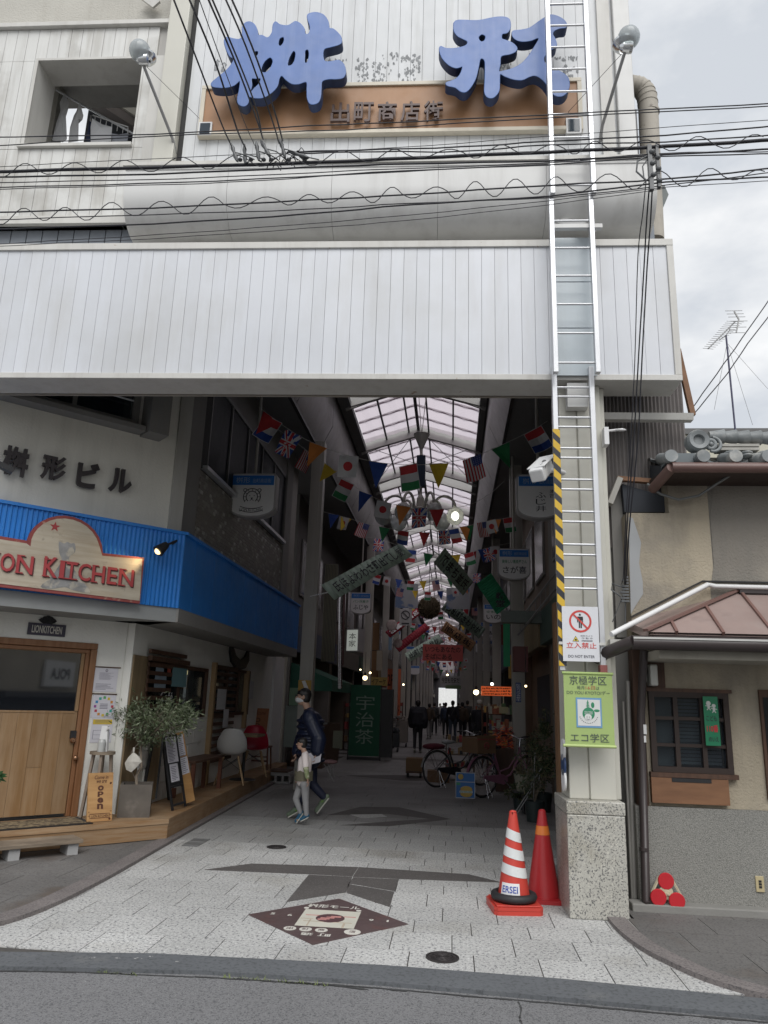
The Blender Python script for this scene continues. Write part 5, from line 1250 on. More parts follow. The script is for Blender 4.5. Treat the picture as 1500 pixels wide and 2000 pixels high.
for i,ch in enumerate('open'):q.text(ch,(x0+W_*.38,x0+W_*.62,z0+Hh*(.63-.125*i),z0+Hh*(.74-.125*i)),T=TT,bold=.04)
q.text('LION KITCHEN',(x0+W_*.17,x0+W_*.85,z0+Hh*.09,z0+Hh*.14),T=TT,bold=.01)
for(a,b,c,e_)in((.1,.9,.07,.08),(.1,.9,.155,.165),(.1,.115,.07,.165),(.885,.9,.07,.165),(.03,.1,.12,.13),(.9,.97,.12,.13),(.03,.1,.2,.208),(.9,.97,.2,.208)):q.add([TT(x0+W_*a,z0+Hh*c),TT(x0+W_*b,z0+Hh*c),TT(x0+W_*b,z0+Hh*e_),TT(x0+W_*a,z0+Hh*e_)],[(0,1,2,3)])
for(a,b)in((.9,.78),(.9,.045)):q.lathe([(.001,0),(.012,0)],(x0+W_*a,TT(0,z0+Hh*b)[1],z0+Hh*b),8,0,'y')
bA.part('lettering',q,brn)
# planter and olive tree
px_,py_=gz(252,1578,DKZ);pw=.17
pc=Vector((LF.w((-.1,.33,0)).x-.05,LF.w((-.1,.33,0)).y-.0,DKZ));pc=Vector((gz(249,1597,DKZ)[0]+.0,gz(249,1597,DKZ)[1]+.17,DKZ))
PT=Thing('square_planter','square worn grey planter box with the olive tree on the deck corner','planter',Fr(pc.x,pc.y,20),(0,0,DKZ));
pf=Fr(pc.x,pc.y,20);hp_=.34
PT.part('box',MB().box(-pw,pw,-pw,-pw+.03,DKZ,DKZ+hp_).box(-pw,pw,pw-.03,pw,DKZ,DKZ+hp_).box(-pw,-pw+.03,-pw+.03,pw-.03,DKZ,DKZ+hp_).box(pw-.03,pw,-pw+.03,pw-.03,DKZ,DKZ+hp_),M('worn_grey_planter',(.12,.105,.09),.8,.2,5,c2=(.17,.15,.13),c2s=6))
PT.part('soil',MB().box(-pw+.03,pw-.03,-pw+.03,pw-.03,DKZ,DKZ+hp_-.05),M('dark_soil',(.04,.03,.02),1))
bark=M('grey_bark',(.22,.18,.14),.9,.15,10);leafm=M('olive_leaf',(.085,.115,.055),.55,.25,9,rand=.0);leafm2=M('olive_leaf_pale',(.20,.23,.15),.6,.2,9)
def leafcloud(center,rad,n,lw,ll,seed,droop=0.,mats=2,hole=.35):
    rr=random.Random(seed);q=MB();cl=[]
    for k in range(max(7,n // 45)):
        while 1:
            v=Vector((rr.uniform(-1,1),rr.uniform(-1,1),rr.uniform(-1,1)))
            if .2<v.length<1:break
        cl.append(Vector((v.x*rad[0],v.y*rad[1],v.z*rad[2])))
    for i in range(n):
        c=rr.choice(cl);p=Vector(center)+c+Vector((rr.gauss(0,1),rr.gauss(0,1),rr.gauss(0,1)))*min(rad)*.24
        d=(c.normalized()*.6+Vector((rr.gauss(0,.6),rr.gauss(0,.6),rr.gauss(0,.6)-droop))).normalized();s_=d.cross(Vector((rr.gauss(0,1),rr.gauss(0,1),rr.gauss(0,1)))).normalized()
        l_=ll*rr.uniform(.6,1.25);w_=lw*rr.uniform(.7,1.2);m_=0 if rr.random()<.68 or mats==1 else 1
        q.add([p,p+d*l_*.45+s_*w_,p+d*l_,p+d*l_*.45-s_*w_],[(0,1,2,3)],m_)
    return q,[Vector(center)+c for c in cl]
crown_c=Vector(onY(300,1405,pc.y+.12))
olv=Thing('olive_tree','bushy potted olive tree with thin grey green leaves on the deck','tree',W0,(pc.x,pc.y,DKZ+.28))
q,cl=leafcloud(crown_c,(.46,.34,.21),3400,.0075,.064,5,.1)
q2,cl2=leafcloud(crown_c+Vector((-.13,0,-.26)),(.2,.2,.10),260,.007,.055,6,.1)
tk=MB();base=Vector((pc.x,pc.y,DKZ+.29));fork=crown_c+Vector((-.12,0,-.30))
tk.tube([base,base+Vector((-.02,0,.12)),base.lerp(fork,.5)+Vector((.03,0,0)),fork],.02,8,r2=.012)
tk.tube([base+Vector((0,0,.04)),base+Vector((-.09,0,.2)),base+Vector((-.11,0,.38)),base+Vector((-.02,0,.5))],.005,5)
for c in cl:tk.tube([fork,fork.lerp(c,.5)+Vector((0,0,.03)),c],.007,5,r2=.002)
for c in cl2:tk.tube([fork,c],.004,4,r2=.002)
olv.part('trunk',tk,bark);olv.part('foliage',q,[leafm,leafm2],kind='stuff');olv.part('lower_twigs',q2,[leafm,leafm2],kind='stuff')
# white cloth bag hanging
bgc=Vector(onY(259,1487,pc.y-.1));q=MB();bp_=[(0,.10),(.075,.05),(.105,.0),(.055,-.06),(.0,-.115),(-.06,-.09),(-.085,-.02),(-.05,.045)]
for sgn_ in(-1,1):
    q.add([(bgc.x,bgc.y+sgn_*.035,bgc.z)]+[(bgc.x+a,bgc.y+sgn_*.008*random.uniform(.2,1.6),bgc.z+b)for a,b in bp_],[(0,i+1,(i+1)%8+1)for i in range(8)],0,False)
q.tube([bgc+Vector((0,0,.1)),bgc+Vector((.0,0,.15))],.012,6)
solo('cloth_bag',q,M('crumpled_white_cloth',(.55,.53,.48),.9,.15,14,bump=.5,bs=30),'small crumpled white cloth bag tied to the olive tree','bag',W0,bgc)
# big dark leaves at the left picture edge
q=MB();rr=random.Random(9);cc=Vector(LF.w(LF.p3(-10,1515,-.35)))
for k in range(11):
    a=rr.uniform(-2.2,.9);d=Vector((math.cos(a)*.8,rr.uniform(-.3,.3),math.sin(a)*.6)).normalized();s_=d.cross(Vector((0,1,.2))).normalized();l_=rr.uniform(.09,.14)
    q.add([cc,cc+d*l_*.5+s_*.018,cc+d*l_,cc+d*l_*.5-s_*.018],[(0,1,2,3)])
pe=Thing('leafy_plant','glossy green plant leaning in from the left picture edge','plant',W0,(cc.x-.2,cc.y,0))
pe.part('leaf_cluster',q,M('glossy_green_leaf',(.035,.10,.035),.35,.2,8));pe.part('stem',MB().tube([cc,cc+Vector((-.1,0,-.2)),(cc.x-.2,cc.y,.02)],.008,6),bark)
pe.part('pot',MB().lathe([(.001,0),(.11,0),(.14,.24),(.12,.24)],(cc.x-.2,cc.y,.02),16),black)
# A-frame menu stands
def quadboard(t,name,a0,a1,b0,b1,th,mat):  # bottom a0-a1, top b0-b1 as 3-D points, thickness away from viewer
    a0,a1,b0,b1=map(Vector,(a0,a1,b0,b1));n=(a1-a0).cross(b0-a0).normalized()*th
    return t.part(name,MB().add([a0,a1,b1,b0,a0-n,a1-n,b1-n,b0-n],[(0,1,2,3),(7,6,5,4),(0,4,5,1),(1,5,6,2),(2,6,7,3),(3,7,4,0)]),mat)
def onboard(a0,a1,b0,b1,off=.004):
    a0,a1,b0,b1=map(Vector,(a0,a1,b0,b1));n=(a1-a0).cross(b0-a0).normalized()*off
    return lambda u,v:tuple((a0.lerp(a1,u)).lerp(b0.lerp(b1,u),v)+n)
def G(px,py,Y):return Vector(onY(px,py,Y))
y_=gz(337,1584,DKZ)[1]
a0,a1,b0,b1=G(337,1583,y_),G(362,1575,y_+.25),G(319,1437,y_+.05),G(343,1434,y_+.3)
am=Thing('menu_stand','black narrow menu stand with white menu sheets on the deck edge','menu stand',W0,(a0.x,a0.y,DKZ))
B=onboard(a0,a1,b0,b1,.006)
q=MB()
def strip(q,B,u0,u1,v0,v1,m=0):q.add([B(u0,v0),B(u1,v0),B(u1,v1),B(u0,v1)],[(0,1,2,3)],m)
for(p,r_)in((a0,b0),(a1,b1)):am.part('leg',MB().beam(p,r_,.022),black)
am.part('crossbar',MB().beam(B(0,.06),B(1,.06),.022).beam(B(0,.30),B(1,.30),.022),black)
q=MB();strip(q,onboard(a0,a1,b0,b1,-.004),.05,.95,.3,.99,0);am.part('backing_board',q,black)
am.part('rear_leg',MB().beam(b0.lerp(b1,.5),a0.lerp(a1,.5)+Vector((-.05,.4,0)),.02),black)
q=MB();strip(q,B,.08,.92,.62,.97,0);strip(q,B,.15,.8,.36,.6,0)
for r in range(16):strip(q,onboard(a0,a1,b0,b1,.008),.15,random.uniform(.5,.85),.64+r*.02,.648+r*.02,1)
for r in range(9):strip(q,onboard(a0,a1,b0,b1,.008),.22,random.uniform(.5,.75),.38+r*.022,.388+r*.022,1)
am.part('menu_sheet',q,[wp,ink]);q=MB();strip(q,B,.3,.7,.28,.31);am.part('small_logo',q,white)
a0,a1,b0,b1=G(360,1571,y_+.35),G(381,1563,y_+.5),G(344,1432,y_+.38),G(358,1428,y_+.5)
am2=Thing('leaning_menu_board','slim plywood board with white menu sheets beside the black menu stand','menu board',W0,(a0.x,a0.y,DKZ));quadboard(am2,'board',a0,a1,b0,b1,.02,ow)
q=MB();B=onboard(a0,a1,b0,b1,.005);strip(q,B,.05,.8,.66,.96);strip(q,B,.1,.9,.4,.64,0)
for r in range(20):strip(q,onboard(a0,a1,b0,b1,.007),.15,random.uniform(.5,.75),.42+r*.027,.428+r*.027,1)
am2.part('menu_sheet',q,[wp,ink])
a0,a1,b0,b1=G(276,1568,9.25),G(304,1560,9.55),G(300,1440,9.35),G(318,1437,9.7)
am3=Thing('dark_easel','tall black easel with cardboard backing behind the olive tree','easel',W0,(a0.x,a0.y,DKZ));quadboard(am3,'panel',a0,a1,b0,b1,.015,ply)
for(p,r_)in((a0,b0),(a1,b1)):am3.part('leg',MB().beam(p,r_,.03),black)
am3.part('rear_leg',MB().beam(b1,G(330,1562,9.9),.03),black)
# bench / low dark table behind menu stand
bt=Thing('dark_side_table','low dark brown bench behind the menu stand on the deck','bench',W0,(-3.55,10.6,DKZ))
zt3=DKZ+.44
bt.part('top',MB().box(-3.68,-3.36,10.1,11.4,zt3,zt3+.03),darkwood)
for(x,y)in((-3.64,10.15),(-3.4,10.15),(-3.64,11.35),(-3.4,11.35)):bt.part('leg',MB().box(x-.025,x+.025,y-.025,y+.025,DKZ,zt3),M('red_brown_wood',(.13,.05,.03),.5))
# shell chairs
def shellchair(cx,cy,rot,mat,lab):
    f=Fr(cx,cy,rot);t=Thing('shell_chair',lab,'chair',f,(0,0,DKZ),group='moulded shell chairs on the deck');zz=DKZ+.44
    vs=[];nu,nv=9,9
    for j in range(nv+1):
        v=j/nv
        if v<.5:y=-.22+v*.8*.55;z=zz+.03*(1-v*2)**2-.01;wdt=.21+.03*math.sin(v*3)
        else:tt=(v-.5)*2;y=.0+.17*math.sin(tt*1.1)+.02;z=zz+.40*tt**1.15;wdt=.235-.10*tt**3
        for i in range(nu+1):
            u=i/nu*2-1;vs.append((wdt*u,y-.09*abs(u)**2.4*(1 if v>.35 else .1),z+(.09*abs(u)**3*(1-abs(v-.45)*1.8)if v<.8 else-.02*u*u)))
    q=MB().add(vs,[(j*(nu+1)+i,j*(nu+1)+i+1,(j+1)*(nu+1)+i+1,(j+1)*(nu+1)+i)for j in range(nv)for i in range(nu)],0,True)
    o=t.part('shell',q,mat);s_=o.modifiers.new('thick','SOLIDIFY');s_.thickness=.012;s2=o.modifiers.new('sub','SUBSURF');s2.levels=1;s2.render_levels=1
    for(x,y)in((-1,-1),(1,-1),(-1,1),(1,1)):t.part('leg',MB().tube([(x*.11,y*.1-.02,zz-.03),(x*.22,y*.2-.02,DKZ)],.015,8,r2=.010),M('beech_leg',(.42,.29,.16),.5))
    q=MB()
    for(a,b)in(((-.11,-.12),(.15,.12)),((.11,-.12),(-.15,.12)),((-.13,-.1),(.13,-.1)),((-.13,.1),(.13,.1))):q.tube([(a[0],a[1],zz-.06),(b[0],b[1],zz-.22)],.004,5)
    t.part('wire_brace',q,black);return t
shellchair(-3.42,11.95,195,M('white_shell_plastic',(.60,.60,.59),.35,.03),'white moulded shell chair with wooden legs at the deck table')
shellchair(-3.42,13.35,20,M('red_shell_plastic',(.35,.012,.035),.35,.03),'crimson moulded shell chair beyond the small deck table')
tb=Thing('deck_table','small wooden table between the white and the crimson chair','table',W0,(-3.4,12.65,DKZ));tb.part('top',MB().box(-3.66,-3.14,12.4,12.95,DKZ+.68,DKZ+.72),ply)
tb.part('column',MB().tube([(-3.4,12.65,DKZ),(-3.4,12.65,DKZ+.68)],.025,10),black);tb.part('foot_plate',MB().lathe([(.001,.015),(.2,.012),(.22,0)],(-3.4,12.65,DKZ),24),black)
# easel style OPEN board on a bench-stool
oy=14.6
ob_=Thing('bench_stool','dark red wooden bench stool carrying the tall open board','stool',W0,(-3.45,oy,DKZ))
xa,za1=onY(485,1457,oy)[0],onY(505,1456,oy)[2];xb=onY(529,1457,oy)[0]
ob_.part('seat',MB().box(xa,xb,oy-.14,oy+.14,za1-.03,za1),MATS['red_brown_wood'])
for(x,y)in((xa+.03,-.12),(xb-.03,-.12),(xa+.03,.12),(xb-.03,.12)):ob_.part('leg',MB().beam((x,oy+y,za1-.03),(x+(.02 if x>-3.5 else-.02),oy+y*1.2,DKZ),.028),MATS['red_brown_wood'])
ob_.part('stretcher',MB().box(xa+.02,xb-.02,oy-.145,oy-.125,DKZ+.14,DKZ+.17).box(xa+.02,xb-.02,oy-.145,oy-.125,DKZ+.22,DKZ+.24),MATS['red_brown_wood'])
x0,z1=onY(487,1384,oy)[0],onY(500,1383,oy)[2];x1=onY(524,1390,oy)[0]
o2_=Thing('open_board','tall reddish board reading open standing on the bench stool by the far deck end','sign board',W0,(x0,oy,za1))
rb=M('red_varnished_board',(.30,.12,.05),.5,.1,3);a0,a1,b0,b1=(x0,oy-.1,za1+.002),(x1,oy-.1,za1+.002),(x0,oy+.06,z1),(x1,oy+.06,z1)
quadboard(o2_,'board',a0,a1,b0,b1,.02,rb);B=onboard(a0,a1,b0,b1,.004);q=MB()
for i,ch in enumerate('OPEN'):q.text(ch,(.32,.62,.62-.155*i,.74-.155*i),T=lambda a,b:B(a,b),bold=.02)
q.text('Welcome',(.12,.85,.82,.92),T=lambda a,b:B(a,b),shear=.05);q.text('Lion Kitchen',(.12,.9,.03,.1),T=lambda a,b:B(a,b));o2_.part('lettering',q,brn)
# concrete block step at deck end
cb=Thing('concrete_block_step','low grey concrete block step with holes at the far deck end','step',W0,(-2.9,15.2,0));x0,x1=onY(523,1530,14.4)[0],onY(566,1530,14.4)[0]
q=MB().box(x0,x1,14.4,14.8,.14,.2).box(x0,x1,14.4,14.8,0,.04)
for k in range(4):xx=x0+(x1-x0)*k/3;q.box(xx-.02,xx+.02,14.4,14.79,.04,.14)
cb.part('block',q,MATS['light_concrete_block'])
cb.part('dark_top',MB().box(x0-.02,x1-.05,14.38,14.9,.201,.23),darkwood)
# ================================================================ things hanging in the arcade
bluesig=M('blue_sign_header',(.03,.17,.52),.4,.05);sigw=M('white_sign_face',(.74,.74,.74),.4,.05,3);sigb=M('grey_sign_box',(.36,.35,.35),.5,.1,4);inkb=M('black_sign_ink',(.02,.02,.03),.5);grn=M('green_sign_ink',(.03,.22,.10),.5)
def lionlogo(q,cx,cz,s,y,m):
    q.ring((cx,y,cz),s*.30,.006,22,4,m,'y',-.9,math.pi+.9)
    for k in range(9):
        a=R(-30+k*30);q.tube([(cx+s*.3*math.cos(a),y,cz+s*.3*math.sin(a)),(cx+s*.44*math.cos(a),y,cz+s*.44*math.sin(a))],.004,4,m)
    q.ring((cx,y,cz),s*.45,.006,22,4,m,'y',-.7,math.pi+.7)
    q.prism([(cx-s*.07,cz-s*.05),(cx+s*.07,cz-s*.05),(cx,cz-s*.14)],y-.002,y+.002,'y',m)
    for k in(-1,1):q.ball((cx+k*s*.12,y,cz+s*.06),s*.03,.004,s*.02,8,m);q.ring((cx+k*s*.38,y,cz+s*.36),s*.09,.005,10,4,m,'y');q.tube([(cx,y,cz-s*.14),(cx+k*s*.1,y,cz-s*.2)],.004,4,m)
    pts=[(cx+s*t,y,cz-s*(.52+.12*(1-(t/.6)**2)))for t in(-.6,-.3,0,.3,.6)];q.tube(pts,.005,4,m);q.tube([(p[0],y,p[2]-s*.2)for p in pts],.005,4,m)
def shield(cx,ztop,y,w_,h,lab,main,sub=None,vert=False,pole=True,logo=False,yaw=0,ztop_pole=6.42):
    f=Fr(cx,y,yaw);t=Thing('hanging_shop_sign',lab,'hanging sign',f,(0,0,ztop-h),group='shield shaped shop signs hung along the arcade')
    r_=w_/2;zb=ztop-h
    pts=[(-r_,ztop-.03),(-r_+.03,ztop),(r_-.03,ztop),(r_,ztop-.03),(r_,zb+h*.22)]+[(r_*math.cos(a),zb+h*.22-h*.22*math.sin(a))for a in[k*math.pi/10 for k in range(1,10)]]+[(-r_,zb+h*.22)]
    # flatten the round bottom
    pts=[(x,z)for x,z in pts]
    t.part('box',MB().prism(pts,-.09,.09,'y'),sigb);k=.94
    t.part('face',MB().prism([(x*k,zb+h/2+(z-zb-h/2)*k)for x,z in pts],-.094,-.091,'y'),sigw)
    q=MB().box(-r_*.9,r_*.9,-.098,-.0945,ztop-h*.27,ztop-h*.05,0)
    q.text('桝形',(-r_*.72,-r_*.12,ztop-h*.23,ztop-h*.09),-.0985,1,.0).text('出町商店街',(-.0,r_*.78,ztop-h*.22,ztop-h*.12),-.0985,1)
    t.part('header',q,[bluesig,M('pale_blue_ink',(.35,.45,.6),.5)])
    q=MB()
    if logo:lionlogo(q,0,zb+h*.46,h*.42,-.096,0);q.text('LION KITCHEN',(-r_*.5,r_*.5,zb+h*.13,zb+h*.2),-.096,0)
    elif vert:q.text(main,(-.05,.09,zb+h*.15,zb+h*.6),-.096,0,vert=True);q.text('寿司',(.14,.24,zb+h*.45,zb+h*.66),-.096,0,vert=True)
    else:
        q.text(main,(-r_*.7,r_*.75,zb+h*.2,zb+h*.43),-.096,0,.01)
        if sub:q.text(sub,(-r_*.75,r_*.78,zb+h*.52,zb+h*.64),-.096,1,.01)
    t.part('lettering',q,[inkb,grn])
    if pole:t.part('hanging_pole',MB().tube([(0,0,ztop-.01),(0,0,ztop_pole)],.022,8),MATS['cream_post_paint'])
    return t
def S(px0,px1,py0,py1,y,*a,**k):
    x0=onY(px0,(py0+py1)/2,y)[0];x1=onY(px1,(py0+py1)/2,y)[0];zt=onY((px0+px1)/2,py0,y)[2];zb=onY((px0+px1)/2,py1,y)[2]
    return shield((x0+x1)/2,zt,y,x1-x0,zt-zb,*a,**k)
S(450,541,928,1013,10.6,'nearest left shield sign with a line drawn lion face','',logo=True)
S(1008,1096,930,1016,10.2,'white shield sign with vertical writing partly behind the column and camera','ふじ井',vert=True)
S(972,1035,1073,1134,14.5,'right shield sign with green small print over three black characters','さが喜','美味しい蕎麦屋さん')
S(685,725,1158,1200,22.,'left shield sign reading ふじや over a lit box sign','ふじや','パン洋菓子')
S(756,783,1232,1259,37.,'small left shield sign below the red fish streamers','セルフ','歯科')
S(944,982,1180,1218,21.8,'right shield sign half hidden behind the grey duct box','いの','食料品')
S(938,966,1215,1246,32.,'small right shield sign below the second green streamer','鳥')
S(928,960,1250,1278,38.,'small right shield sign reading いつむや deep in the arcade','いつむや')
S(925,950,1285,1312,44.,'tiny right shield sign just above the orange lit awning sign','')
S(788,810,1262,1284,46.,'tiny left shield sign beside the pale green streamer','oo')
S(800,820,1300,1318,54.,'tiny left shield sign left of the white cheer board','')
# flags
fc=dict(r=(.42,.03,.035),w=(.52,.52,.53),b=(.02,.06,.27),g=(.02,.17,.06),o=(.62,.22,.05),y=(.6,.42,.03),n=(.03,.05,.2))
fmat=[M('flag_'+n_,c,.75,.08,6)for n_,c in(('red',fc['r']),('white',fc['w']),('blue',fc['b']),('green',fc['g']),('orange',fc['o']),('yellow',fc['y']),('navy',fc['n']))]
FW,FH=.27,.36
def flag_mesh(kind):
    q=MB();W_,H_=FW,FH;B_=lambda x0,x1,z0,z1,m,e=0.:q.box(x0*W_-W_/2,x1*W_-W_/2,-.0015-e,.0015+e,-H_*z1,-H_*z0,m)
    if kind in 'NHF':
        c={'N':(0,1,2),'H':(0,1,3),'F':(2,1,0)}[kind]
        for i in range(3):B_(.03,.97,.02+.32*i,.02+.32*(i+1),c[i])
        B_(0,1,0,.02,1);B_(0,1,.98,1,1);B_(0,.03,.02,.98,1);B_(.97,1,.02,.98,1)
    elif kind=='J':
        B_(0,1,0,.85,1);q.lathe([(.001,-.003),(W_*.24,-.003),(W_*.24,.003),(.001,.003)],(0,0,-H_*.42),20,0,'y')
    elif kind=='U':
        for i in range(13):B_(i/13,(i+1)/13,0,1,0 if i%2==0 else 1)
        B_(.46,1,0,.42,6,.001)
        for i in range(4):
            for j in range(5):B_(.52+i*.12,.55+i*.12,.04+j*.08,.06+j*.08,1,.002)
    elif kind=='K':
        B_(0,1,0,1,2)
        def diag(w_,m,e):
            for(a,b)in(((0,0),(1,1)),((1,0),(0,1))):
                p=Vector((a[0]*W_-W_/2,0,-H_*a[1]));r_=Vector((b[0]*W_-W_/2,0,-H_*b[1]));q.beam(p.lerp(r_,.03),p.lerp(r_,.97),w_,.003+2*e,m,up=(0,1,0))
        diag(.055,1,.0006);diag(.02,0,.0011)
        B_(.36,.64,0,1,1,.0012);B_(0,1,.38,.62,1,.0012);B_(.42,.58,0,1,0,.0018);B_(0,1,.43,.57,0,.0018)
    else:
        m={'r':0,'b':2,'g':3,'o':4,'y':5}[kind];q.prism([(-W_/2,0),(W_/2,0),(0,-H_*1.0)],-.0015,.0015,'y',m)
    nm='pennant' if kind.islower()else 'flag';me=q.mesh(nm,fmat);bm=bmesh.new();bm.from_mesh(me)
    bmesh.ops.subdivide_edges(bm,edges=[e for e in bm.edges if e.calc_length()>.06],cuts=3,use_grid_fill=True)
    for v in bm.verts:v.co.y+=(.020*math.sin(11*v.co.x+6*v.co.z+ord(kind))+.012*math.sin(19*v.co.x-5*v.co.z))*min(1,-v.co.z*6+.15)
    bm.to_mesh(me);bm.free();return me,nm
FM={}
def bunting(y0,y1,pxs,kinds,lab,sc=1.,seed=0):
    """pxs = polyline of (px,py) along the string; kinds = [(kind, px)]"""
    rr=random.Random(seed);X=[p[0]for p in pxs]
    def at(px):
        for i in range(len(pxs)-1):
            if pxs[i][0]<=px<=pxs[i+1][0]:
                t=(px-pxs[i][0])/(pxs[i+1][0]-pxs[i][0]);return pxs[i][1]+(pxs[i+1][1]-pxs[i][1])*t
        return pxs[0][1]if px<pxs[0][0]else pxs[-1][1]
    Yd=lambda px:y0+(y1-y0)*(px-X[0])/(X[-1]-X[0])
    P=lambda px:Vector(onY(px,at(px),Yd(px)))
    o_=P((X[0]+X[-1])/2);t=Thing('bunting',lab,'bunting',W0,o_,group='strings of flags and pennants across the arcade')
    n=24;t.part('string',MB().tube([P(X[0]+(X[-1]-X[0])*i/n)for i in range(n+1)],.0035,4),M('pale_string',(.45,.45,.42),.7))
    for k,px in kinds:
        if k not in FM:FM[k]=flag_mesh(k)
        me,nm=FM[k];p=P(px);a=P(px-4);b=P(px+4);sl_=math.atan2(b.z-a.z,b.x-a.x)
        t.inst(nm,me,p,rot=(rr.uniform(-.25,.15),-sl_*.75+rr.uniform(-.12,.12),rr.uniform(-.35,.35)),scale=(sc,)*3)
poly=lambda pts:dens(pts,5)
bunting(9.6,9.8,poly([(505,795),(573,845),(628,872),(681,890),(738,903),(798,908),(858,905),(922,893),(978,870),(1040,840),(1070,822)]),[('r',530),('N',536),('K',574),('o',622),('J',682),('b',739),('H',797),('y',857),('U',921),('g',977),('N',1040)],'nearest string of flags with an orange and a yellow pennant',1.,1)
bunting(11.5,12.,poly([(505,815),(560,850),(605,885),(645,912),(678,940),(712,962),(750,980),(800,990),(860,995),(920,985),(960,962),(985,940)]),[('U',604),('y',646),('H',679),('b',714),('J',751),('o',788),('K',820),('r',853)],'second string of flags crossing in front of the lamp cluster',.92,2)
bunting(14.6,14.8,poly([(625,998),(672,1010),(712,1022),(750,1030),(790,1037),(830,1040),(870,1036),(910,1028),(950,1018),(1000,1010)]),[('b',652),('J',673),('y',676),('U',712),('g',751),('N',788),('r',829),('K',867),('F',885),('o',908),('g',914),('U',942),('J',957),('o',968),('H',993)],'third string of flags just below the round lamps',.85,3)
bunting(18.4,18.6,poly([(700,1050),(740,1052),(790,1070),(840,1082),(890,1084),(930,1076),(970,1066),(1000,1060)]),[('K',741),('F',804),('g',837),('y',890),('H',915),('b',943),('K',951),('J',966),('r',921)],'string of flags across the green streamer tips',.95,4)
bunting(21.5,21.8,poly([(728,1120),(760,1128),(800,1134),(850,1134),(890,1128),(930,1120)]),[('N',738),('J',757),('b',779),('H',803),('y',826),('U',850),('g',880),('K',932)],'string of flags above the small paper notice and cedar ball',.8,5)
bunting(24.5,24.8,poly([(765,1145),(800,1152),(840,1156),(880,1152),(915,1142)]),[('U',783),('y',811),('H',836),('b',860),('J',888),('o',908)],'string of flags hanging in front of the brown cedar ball',.8,6)
for i,(y,a,b,py,lab)in enumerate(((30,785,935,1186,'string of small flags behind the cedar ball'),(34,800,925,1216,'string of small flags between the orange streamers'),(40,808,922,1236,'string of tiny flags just above the big red sign'),(49,820,915,1285,'string of tiny flags just below the big red sign'),(58,832,912,1300,'string of tiny flags above the white cheer board'))):
    ks=[];n=9
    for k in range(n):ks.append(('JrHyUbKgNo'[(k*3+i*2)%10],a+(b-a)*(k+.5)/n))
    bunting(y,y,poly([(a,py),((a+b)/2,py+9),(b,py)]),ks,lab,.85,10+i)
# chandelier of globes
LY=14.;cxp,czp=onY(821,985,LY)[0],onY(821,985,LY)[2]
ch=Thing('globe_chandelier','white curved arm lamp cluster with round glass globes hung from the roof ridge','chandelier',W0,(cxp,LY,czp))
pw_=M('cream_lamp_metal',(.45,.43,.40),.4,.05)
zt4=onY(821,880,LY)[2]
ch.part('stem',MB().tube([(cxp,LY,czp-.18),(cxp,LY,zt4+.3)],.03,10).tube([(cxp,LY,zt4+.3),(cxp-.12,LY,8.1)],.008,5).tube([(cxp,LY,zt4+.3),(cxp+.12,LY,8.1)],.008,5),pw_)
ch.part('canopy',MB().lathe([(.03,0),(.16,.32),(.001,.32)],(cxp,LY,zt4+.02),16),pw_)
ch.part('hub',MB().lathe([(.001,-.22),(.1,-.16),(.16,-.1),(.08,-.06),(.07,.12),(.03,.2)],(cxp,LY,czp),18),pw_)
ch.part('speaker_box',MB().box(cxp-.085,cxp+.085,LY-.08,LY+.08,czp+.35,czp+.98),M('dark_navy_box',(.02,.035,.06),.4))
glb=glassmat('frosted_globe',(.50,.49,.47),.35)
for i,px in enumerate((749,790,848,889,775,862)):
    gx=onY(px,1008,LY)[0];dy_=(0,-.35,-.35,0,.5,.5)[i];gz_=onY(px,1008,LY)[2];c=Vector((gx,LY+dy_,gz_));h=Vector((cxp,LY,czp-.05));m_=h.lerp(c,.5)
    e_=h.lerp(c,.38);e_.z=h.z-.02;g_=Vector((c.x,c.y,h.z-.02));R2=(g_-e_).length/2;mid=e_.lerp(g_,.5);dd_=(g_-e_).normalized()
    pts=[h,h.lerp(e_,.6)-Vector((0,0,.03))]+[mid-dd_*R2*math.cos(a)+Vector((0,0,max(.24,R2)*math.sin(a)))for a in[j*math.pi/10 for j in range(11)]]+[c+Vector((0,0,.17))]
    ch.part('arm',MB().tube(pts,.027,8),pw_)
    ch.part('globe',MB().ball(c,.17,.17,.18,18),glb)
    if i==3:ch.part('lit_bulb',MB().ball(c,.075,.075,.09,12),M('lit_bulb',(1,.97,.82),.4,0,emit=5))
    elif i in(0,1):ch.part('bulb',MB().ball(c+Vector((0,0,-.02)),.06,.06,.1,10),white)
